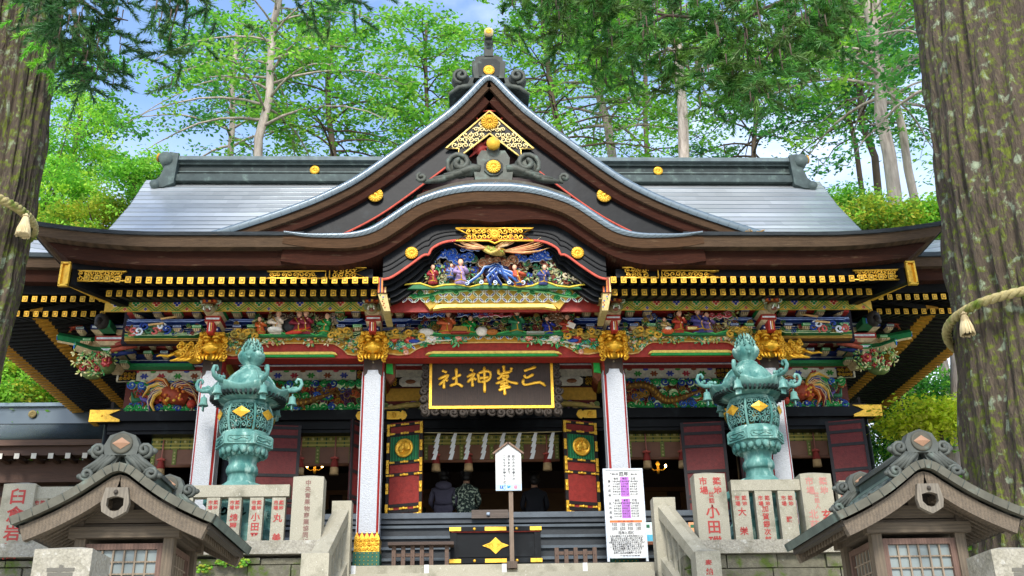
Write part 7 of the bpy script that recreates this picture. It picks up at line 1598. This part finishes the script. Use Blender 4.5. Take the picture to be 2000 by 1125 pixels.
def r_edge(z):
    p = sorted(re_)
    if z <= p[0][0]: return p[0][1]-.10*(p[0][0]-z)
    for a, b in zip(p[:-1], p[1:]):
        if a[0] <= z <= b[0]: return lerp(a[1], b[1], (z-a[0])/(b[0]-a[0]))
    return p[-1][1]+.02*(z-p[-1][0])
RR = 1.30
raxis = lambda z: (r_edge(z)+.11+RR-.02*max(0, z-3), TY); rrad = lambda z: RR-.02*max(0, z-3)
TR = bark_trunk(RT, raxis, rrad, -1.7, 17, seed=3)
LT = thing('cedar_tree', 'tall twin-stemmed cedar trunk with straw rope at the left edge', 'cedar tree', (-6.9, TY, -1.6))
le_ = sorted((P(px, py, TY).z, P(px, py, TY).x) for px, py in ((122, -60), (117, 0), (96, 150), (60, 400), (30, 560), (0, 680)))
def l_edge(z):
    p = le_
    if z <= p[0][0]: return p[0][1]+.02*(p[0][0]-z)*0
    for a, b in zip(p[:-1], p[1:]):
        if a[0] <= z <= b[0]: return lerp(a[1], b[1], (z-a[0])/(b[0]-a[0]))
    return p[-1][1]
bark_trunk(LT, lambda z: (l_edge(z)-.42, TY+.1), lambda z: .42, -1.7, 17, seed=9, na=110); o2 = bark_trunk(LT, lambda z: (l_edge(z)-1.05-.06*max(0, z-6), TY-.25), lambda z: .58, -1.7, 17, seed=21, na=110)
def rope_ring(label, axis, rad, zf, x0, tassel_px, tilt):
    cx_, cy_ = axis(zf); r = rad(zf)+.045; T = thing('straw_rope', label, 'sacred rope', (cx_, cy_, zf)); mb = MB()
    for ph in (0, 2*math.pi/3, 4*math.pi/3):
        pts = []
        for i in range(241):
            a = 2*math.pi*i/240; tw = ph+a*26; rr = r+.028*math.cos(tw); z = zf+tilt*math.cos(a)*r+.028*math.sin(tw)-.10*max(0, -math.sin(a))*0
            pts.append((cx_+rr*math.cos(a), cy_+rr*math.sin(a), z))
        mb.tube(pts, .032, 6, WHITE, cap=False)
    mb.build('rope', 'rope', T)
    for px, py in tassel_px:
        q = P(px, py, cy_-r*.9); dx = max(-.98, min(.98, (q.x-cx_)/r)); a = -math.acos(dx); X, Yt = cx_+(r+.06)*math.cos(a), cy_+(r+.06)*math.sin(a); z = zf+tilt*math.cos(a)*r
        mb = MB(); mb.lathe([(.02, .0), (.035, -.03), (.045, -.06), (.06, -.1), (.085, -.2), (.115, -.34), (.12, -.36), (.06, -.355)], 14, (X, Yt, z-.04), WHITE)
        for i in range(40): b = rnd.uniform(0, 6.28); mb.tube([(X+.04*math.cos(b), Yt+.04*math.sin(b), z-.12), (X+.10*math.cos(b), Yt+.10*math.sin(b), z-.3), (X+.115*math.cos(b), Yt+.115*math.sin(b), z-.40-rnd.uniform(0, .03))], .008, 4, WHITE)
        mb.tube([(X+.05*math.cos(k*.6), Yt+.05*math.sin(k*.6), z-.085) for k in range(11)], .012, 5, WHITE); mb.v = [(X+(p[0]-X)*.72, Yt+(p[1]-Yt)*.72, z+(p[2]-z)*.78) for p in mb.v]; mb.build('tassel', 'straw', T)
rope_ring('thick twisted straw rope tied round the right cedar trunk', raxis, rrad, P(1858, 650, TY).z, 0, ((1928, 640), (1868, 680)), -.15)
rope_ring('thick twisted straw rope tied round the left cedar trunk', lambda z: (l_edge(z)-.81, TY-.05), lambda z: .80, P(22, 430, TY).z, 0, ((4, 440),), .0)
# hanging cedar sprays
def fronds(parent, name, spots, cols, seed, ln=(.10, .24)):
    """spots: (px, py, Y, spread m, count)"""
    rg = np.random.default_rng(seed); Vs, Cs = [], []; mb = MB()
    for (px, py, Y, spx, spz, n) in spots:
        c = np.array(P(px, py, Y))
        for _ in range(n):
            o = c+rg.normal(0, 1, 3)*np.array([spx, .35, spz]); L_ = rg.uniform(*ln); d = np.array([rg.normal(0, .9), rg.normal(0, .5), -rg.uniform(-.2, .8)]); d /= np.linalg.norm(d); base = cols[rg.integers(len(cols))]; k = int(L_*420)
            t = np.sort(rg.uniform(0, 1, k)); cen = o+np.outer(t*L_, d)+np.outer(t**2*L_*.25, [0, 0, -1])
            nd = rg.normal(0, 1, (k, 3)); nd -= .2*np.outer(nd@d, d); nd /= np.linalg.norm(nd, axis=1)[:, None]; nd = nd*.8+d*.75; l = rg.uniform(.05, .095, k)*(1.15-.35*t)
            sd_ = np.cross(nd, rg.normal(0, 1, (k, 3))); sd_ /= np.linalg.norm(sd_, axis=1)[:, None]; w_ = .0065
            Vs.append(np.stack([cen-sd_*w_, cen+sd_*w_, cen+nd*l[:, None]], 1).reshape(-1, 3)); Cs.append(np.array(base)*rg.uniform(.65, 1.35, (k, 1)))
            if rg.random() < .5: mb.tube([tuple(o-np.array([0, 0, -.12])), tuple(o), tuple(o+d*L_*.8)], [.008, .007, .003], 4, WHITE)
    V = np.concatenate(Vs); F_ = np.arange(len(V)).reshape(-1, 3); o = fast_mesh(name, V, F_, np.concatenate(Cs), 'needle', parent, parent['_w'])
    return o, mb
def limb(mb, pts, r0, r1, Y, n=14):
    q = [P(px, py, Y+dy) for px, py, dy in pts]; k = len(q); mb.tube(q, [lerp(r0, r1, i/(k-1)) for i in range(k)], 6, WHITE)
g1 = [S('3f7a24'), S('336a24'), S('4f8a2c'), S('5d8a30'), S('4a6a28'), S('3f7a24')]
spots = []
rg = random.Random(4)
for _ in range(54):
    u = rg.random(); px = lerp(1060, 1640, u); top = 0; bot = 40+150*math.exp(-((px-1480)/120)**2)+70*math.exp(-((px-1170)/110)**2)+60*math.exp(-((px-1330)/90)**2); spots.append((px, rg.uniform(-60, bot), rg.uniform(8.4, 9.8), .075, .06, 15))
for px, py in ((1490, 165), (1470, 185), (1440, 150), (1530, 110), (1590, 85), (1180, 70), (1240, 110), (1100, 15), (1030, 5), (1320, 110), (1600, 60), (1640, 70), (1010, -10), (1380, 60), (1420, 100)): spots.append((px, py, 9.0, .08, .05, 18))
o, mb = fronds(RT, 'crown', spots, g1, 8)
for pts in ([(1830, -120, 2.2), (1700, -60, .6), (1560, -10, 0), (1440, 40, 0), (1300, 30, 0), (1120, -5, 0)], [(1560, -10, 0), (1540, 60, 0), (1490, 120, 0), (1465, 175, 0)], [(1440, 40, 0), (1400, 90, 0), (1300, 100, 0)], [(1300, 30, 0), (1230, 70, 0), (1180, 80, 0)], [(1700, -60, .6), (1640, 20, 0), (1600, 90, 0)]): limb(mb, pts, .05 if len(pts) > 4 else .018, .006, 9.1)
mb.build('limbs', 'twig', RT)
g2 = [S('23501f'), S('2b5a22'), S('34662a'), S('42682a')]
spots = []
for px, py, n in ((130, 30, 14), (170, 20, 16), (210, 40, 9), (235, 15, 6), (150, 90, 14), (180, 120, 12), (120, 100, 12), (195, 75, 8), (105, 60, 12), (345, 15, 10), (375, 10, 9), (320, 70, 7), (340, 85, 6), (400, -10, 6), (300, 55, 6), (610, 0, 6), (630, 8, 4), (580, -20, 5), (450, -40, 4), (60, -10, 8), (690, -30, 8)): spots.append((px, py, 9.4, .09, .06, int(n*1.15)))
o, mb = fronds(LT, 'crown', spots, g2, 12, (.15, .36))
for pts in ([(60, -40, 1.5), (140, -10, .3), (200, 30, 0), (250, 40, 0)], [(140, -10, .3), (150, 60, 0), (170, 120, 0)], [(100, -90, 1.2), (260, -60, 0), (350, 0, 0), (330, 80, 0)], [(260, -60, 0), (450, -50, 0), (620, 0, 0)]): limb(mb, pts, .04, .006, 9.4)
gl_ = fronds(LT, 'sprig', [(85, 95, TY-.5, .05, .08, 10), (92, 120, TY-.5, .04, .05, 6)], [S('5fae1c'), S('7dc22a')], 3, (.12, .25))[0]
mb.build('limbs', 'twig', LT)

# ------------------------------------------------------------------ trees behind the hall
def leaf_cloud(rg, cen, n, sx, sz, size, cols, flat=.75):
    """n leaf quads round each centre (m,3)"""
    m_ = len(cen); c = np.repeat(cen, n, 0)+rg.normal(0, 1, (m_*n, 3))*np.array([sx, sx, sz]); k = m_*n
    nr = rg.normal(0, 1, (k, 3))*(1-flat)+np.array([0, 0, 1])*flat; nr /= np.linalg.norm(nr, axis=1)[:, None]
    t = rg.normal(0, 1, (k, 3)); t -= nr*np.sum(t*nr, 1)[:, None]; t /= np.linalg.norm(t, axis=1)[:, None]; b = np.cross(nr, t); s = size*rg.uniform(.6, 1.4, (k, 1))
    V = np.stack([c-t*s, c-b*s*.5-t*s*.1, c+t*s, c+b*s*.5-t*s*.1], 1)
    ci = rg.integers(0, len(cols), m_); base = np.array(cols)[np.repeat(ci, n)]*rg.uniform(.75, 1.3, (k, 1))
    return V.reshape(-1, 3), base
def tree(label, name, base, top, r0, r1, zc0, spread, nb, cols, seed, bark='palebark', leaves=13, size=.085, droop=0, dens=1.0, thin=False, lean2=None):
    """base, top: world points; zc0 = height where the crown begins; spread = branch length"""
    rg = np.random.default_rng(seed); rr = random.Random(seed); base, top = Vector(base), Vector(top); T = thing(name, label, 'tree', tuple(base), 'trees behind the shrine hall')
    k = 16; wob = [Vector((rr.uniform(-.10, .10), rr.uniform(-.1, .1), 0)) for _ in range(k+1)]; ax = [base.lerp(top, i/k)+wob[i] for i in range(k+1)]
    mb = MB(); mb.tube(ax, [lerp(r0, r1, (i/k)**.8) for i in range(k+1)], 10, WHITE); cen, tw = [], []
    def at(z):
        for a, b in zip(ax[:-1], ax[1:]):
            if a.z <= z <= b.z: return a.lerp(b, (z-a.z)/(b.z-a.z+1e-9))
        return ax[-1].copy()
    for i in range(nb):
        f = (i+rr.random())/nb; z = lerp(zc0, top.z*.99, f); o = at(z); a = i*2.399+rr.uniform(-.5, .5); L_ = spread*(1-.55*f)*rr.uniform(.6, 1.15); d = Vector((math.cos(a), math.sin(a)*.85, 0)); pts = []; up = rr.uniform(.1, .55)+f*.4
        for s_ in range(7): t = s_/6; pts.append(o+d*L_*t+Vector((0, 0, L_*(up*t-.55*t*t*(1+droop))))+Vector((rr.uniform(-.08, .08), rr.uniform(-.08, .08), rr.uniform(-.05, .05)))*t)
        rb = max(.018, r0*.22*(1-.6*f)); mb.tube(pts, [lerp(rb, .010, s_/6) for s_ in range(7)], 5, WHITE)
        for s_ in range(2, 7):
            for sg in (-1, 1):
                if rr.random() < .52: continue
                q = pts[s_]; l2 = L_*.36*rr.uniform(.5, 1.2)*(1.15-.1*s_); e = q+(d*.75+Vector((-d.y, d.x, 0))*sg*rr.uniform(.5, 1.1)).normalized()*l2+Vector((0, 0, rr.uniform(-.25, .16)*l2)); mid = q.lerp(e, .5)+Vector((0, 0, .06)); mb.tube([q, mid, e], [.014, .010, .005], 4, WHITE)
                for t in (.35, .7, 1.0): cen.append(tuple(q.lerp(e, t)))
        cen.append(tuple(pts[-1]))
    mb.build('trunk', bark, T)
    cen = np.array(cen); V, C = leaf_cloud(rg, cen, int(leaves*dens), .21, .075, size, cols); fast_mesh('crown', V, np.arange(len(V)).reshape(-1, 4), C, 'leaf', T, base)
    return T
GA = [S('57a034'), S('68b03c'), S('468c2c'), S('78bc44'), S('80b848')]; GB = [S('3a8038'), S('448c44'), S('2f6c34'), S('559848')]; GC = [S('80c244'), S('98cc46'), S('68b03a'), S('5aa03a')]; GY = [S('b5b83a'), S('9fb43c'), S('c6c24a'), S('7fa638'), S('6c9434')]; GD = [S('2c6032'), S('386c3a'), S('245030')]
GA, GB, GC = [[(min(1, r*1.6), g*1.25, b*1.15) for r, g, b in q] for q in (GA, GB, GC)]
def tr(label, name, Y, p0, p1, r0, r1, pyc, spread, nb, cols, seed, **k):
    """p0, p1: two photo points on the trunk; the trunk is continued down to the ground and up to its top"""
    a, b = P(*p0, Y), P(*p1, Y); d = (b-a)/(b.z-a.z); g = 2.6+max(0, Y-24)*.045; tp = k.pop('top', 1.5); base = a+d*(g-a.z); top = b+d*tp
    return tree(label, name, base, top, r0, r1, P(*pyc, Y).z, spread, nb, cols, seed, **k)
tr('tall leaning tree with pale bare trunk left of the gable', 'tall_tree', 29, (505, 312), (545, 20), .25, .09, (520, 250), 4.4, 44, GA, 1, top=4)
tr('slim tree with grey trunk behind the leaning tree', 'tall_tree', 34, (450, 308), (462, 90), .26, .08, (455, 290), 3.8, 34, GB, 2, top=1)
tr('broad tree filling the gap beside the left cedar', 'tall_tree', 32, (140, 400), (160, 130), .22, .08, (150, 420), 2.6, 28, GB+GA[:2], 3, top=1.5, bark='twig')
tr('leafy tree with fine crown against blue sky left of the gable peak', 'tall_tree', 33, (835, 300), (830, 60), .22, .06, (830, 330), 4.2, 46, GA, 4, top=.5, bark='twig')
tr('leafy tree between leaning tree and gable slope', 'tall_tree', 31, (650, 310), (640, 60), .22, .08, (650, 330), 3.8, 34, GA+GB[:1], 5, top=.5, bark='twig')
tr('bushy tree with forked trunk just right of the gable peak', 'tall_tree', 32, (1190, 290), (1150, 30), .30, .10, (1180, 260), 4.6, 50, GA+GC[:1], 6, top=3)
tr('bright tree close behind the right gable slope', 'tall_tree', 30, (1090, 260), (1060, 20), .20, .08, (1090, 300), 4.2, 46, GC[2:]+GA, 7, top=2, bark='twig')
tr('straight pale trunked tree above the right roof', 'tall_tree', 28, (1338, 312), (1325, 10), .24, .13, (1335, 150), 4.2, 40, GA, 8, top=5)
tr('dark fir-like tree behind the right roof ridge', 'tall_tree', 36, (1475, 300), (1478, 150), .24, .06, (1475, 320), 4.0, 42, GD+GB, 9, top=3, bark='twig')
tr('thick white barked tree leaning left beside the right cedar', 'tall_tree', 27, (1752, 440), (1708, 80), .30, .15, (1725, 200), 4.6, 44, GA+GC[:1], 10, top=4)
tr('second pale trunk standing behind the thick white barked tree', 'tall_tree', 30, (1784, 380), (1750, 200), .2, .11, (1750, 190), 3.6, 30, GA, 11, top=6)
tr('thin straight brown trunked tree left of the white barked tree', 'tall_tree', 33, (1716, 375), (1690, 240), .22, .10, (1690, 250), 3.4, 30, GB, 12, top=6, bark='twig')
tr('thinnest brown trunked tree standing over the right roof end', 'tall_tree', 37, (1683, 385), (1665, 260), .18, .08, (1668, 280), 3.2, 28, GB, 13, top=6, bark='twig')
tr('distant tree behind the straight pale trunk', 'tall_tree', 44, (1260, 290), (1255, 60), .22, .08, (1260, 300), 4, 34, GA, 17, top=6, bark='twig')
# lower bushes and maples
def bush(label, px, py, Y, rx_, rz_, n, cols, seed, size=.055, name='maple_shrub', leaves=62, ground=None):
    rg = np.random.default_rng(seed); rr = random.Random(seed); c = P(px, py, Y); g = 2.5+max(0, Y-24)*.045 if ground is None else ground; T = thing(name, label, 'shrub', (c.x, Y, g), 'shrubs and maples round the hall'); mb = MB(); cen = []
    for i in range(n):
        a = rr.uniform(0, 6.28); q = math.sqrt(rr.random()); h = rr.uniform(-1, 1)*math.sqrt(max(.05, 1-q*q)); e = c+Vector((rx_*q*math.cos(a), rx_*.6*q*math.sin(a), rz_*h)); cen.append(tuple(e))
        for _ in range(2): cen.append((e.x+rr.uniform(-.5, .5), e.y+rr.uniform(-.4, .4), e.z+rr.uniform(-.12, .12)))
        if i % 3 == 0: s0 = Vector((c.x+rr.uniform(-.2, .2), Y, c.z-rz_)); mb.tube([s0, s0.lerp(e, .5)+Vector((0, 0, .15)), e], [.04, .025, .008], 5, WHITE)
    mb.tube([(c.x, Y, g), (c.x+.1, Y, lerp(g, c.z-.7*rz_, .5)), (c.x, Y, max(g+.3, c.z-.7*rz_))], [.06, .05, .03], 7, WHITE); mb.build('trunk', 'twig', T)
    V, C = leaf_cloud(rg, np.array(cen), leaves, .22, .07, size, cols, .65); fast_mesh('crown', V, np.arange(len(V)).reshape(-1, 4), C, 'leaf', T, T['_w'])
bush('rounded mid green shrub beside the left cedar trunk', 95, 300, 30, 1.9, 2.7, 80, GA+GC[:2], 31)
bush('light green maple left of the roof hip', 80, 390, 29, 2.0, 1.6, 70, GC, 32)
bush('yellow green maple just above the left roof corner', 195, 440, 28, 1.6, .7, 56, GY+GC[:1], 33)
bush('dark green shrub beside the left ridge end', 285, 350, 27, .9, 1.0, 40, GA, 34)
bush('yellowish maple low beside the left trunk', 60, 460, 28, 1.7, .65, 50, GY+GC, 35)
bush('yellow green maple above the right roof corner', 1690, 432, 23, 1.0, .45, 40, GY+GC[:1], 36)
bush('bright green shrub beside the right cedar above the eave', 1805, 430, 23.5, 1.1, .45, 50, GC, 37)
bush('green shrub at the foot of the white barked tree', 1670, 415, 27, 1.2, .5, 40, GA, 38)
bush('yellow green maple spray under the right eave', 1832, 822, 18.5, .55, .2, 40, [S('d2e03c'), S('bcd83c'), S('e0e25a')], 39, size=.05, ground=2.4)
bush('mid green shrub below the maple spray under the right eave', 1775, 800, 25, 1.6, 1.7, 130, GA+GB, 40)
bush('deep green shrub left of the roped cedar base', 1850, 900, 23, 1.6, 1.3, 80, GB+GA, 41)
bush('leafy shrub low behind the right wooden lantern', 1900, 1000, 14.2, .8, .45, 60, GA+GC[:1], 42, size=.05, ground=1.5)
bush('sunlit yellow green hillside maple left of the hall', 30, 780, 25, 2.6, 1.7, 240, GY+GC, 43)
bush('green bush on the slope behind the side building', 0, 690, 31, 3, 1.8, 130, GC+GA, 44)
bush('second sunlit bush behind the side building roof', 140, 800, 25.5, 2.0, 1.5, 150, GC+GY[:1], 45)
for (lb, px, Y, r, sd_) in (('pale straight cedar trunk seen between eave and right cedar', 1822, 22, .30, 51), ('slimmer cedar trunk beside the pale one', 1862, 20, .16, 52)):
    a = P(px, 900, Y); tree(lb, 'tall_tree', (a.x, Y, 2.4), (a.x+4.2, Y+.3, 24), r, r*.6, 15, 3.5, 26, GB, sd_)
# far wooded slope as one mass
rg = np.random.default_rng(77); n = 2600; X = rg.uniform(-60, 60, n); Yv = rg.uniform(52, 75, n); Zv = 5+rg.uniform(0, 1, n)**1.3*(9+4*np.sin(X*.15))
cen = np.stack([X, Yv, Zv], 1); V, C = leaf_cloud(rg, cen, 16, .9, .4, .34, GB+GA, .5); fw = fast_mesh('distant_woods', V, np.arange(len(V)).reshape(-1, 4), C, 'leaf', None, (0, 60, 3)); fw.location = (0, 60, 3); fw['kind'] = 'stuff'
# small plants on the walls
mb = MB()
for (px, py, Y, s_) in ((455, 1098, 15.15, .14), (437, 1098, 15.15, .08), (395, 1112, 15.15, .10), (470, 1100, 15.15, .10)):
    q = P(px, py, Y)
    for i in range(26): a = rnd.uniform(0, 6.3); r = s_*math.sqrt(rnd.random()); mb.ell((q.x+r*1.4*math.cos(a), q.y-rnd.uniform(0, .05), q.z+r*.6*math.sin(a)), (.03, .012, .022), rnd.choice(GY+GC), 5, 3, Matrix.Rotation(rnd.uniform(-1, 1), 3, 'X'))
tag(mb.build('wall_weeds', 'leaf', None), kind='stuff')
q = P(1468, 458, 15.3); mb = MB()
for i in range(22): a = rnd.uniform(.1, 3.0); mb.tube([q, q+Vector((.12*math.cos(a), rnd.uniform(-.1, .1), .06*math.sin(a))), q+Vector((.22*math.cos(a), rnd.uniform(-.15, .15), .03*math.sin(a)))], .005, 4, S('a8803c'))
mb.tube([q, q+Vector((-.3, 0, .01)), q+Vector((-.65, .05, .03))], .012, 5, S('8a6a3c'))
tag(mb.build('dry_grass_tuft', 'matte', None, tuple(q)), 'dry grass tuft growing on the right porch eave', 'grass tuft')
GRP = {}
for o in COL.objects:
    if o.parent is None and 'category' in o and 'group' not in o: GRP.setdefault(o['category'], []).append(o)
NICE = {'bronze lantern': 'bronze lanterns behind the stone fences', 'wooden lantern': 'wooden lanterns flanking the steps', 'stone fence': 'stone fences with carved names', 'stair railing': 'stair railings', 'stone post': 'rough stone posts', 'stone wall': 'retaining walls', 'low fence': 'low picket barriers', 'leaflet board': 'leaflet boards', 'bamboo blind': 'bamboo blinds in the hall front', 'lamp': 'lit lamps in the hall', 'person': 'seated worshippers', 'bench': 'benches in the hall', 'cedar tree': 'roped cedar trunks', 'sacred rope': 'straw ropes on the cedars'}
for k, v in GRP.items():
    if len(v) > 1:
        for o in v: o['group'] = NICE.get(k, k+'s')
for o in bpy.data.objects:
    if '_w' in o: del o['_w']
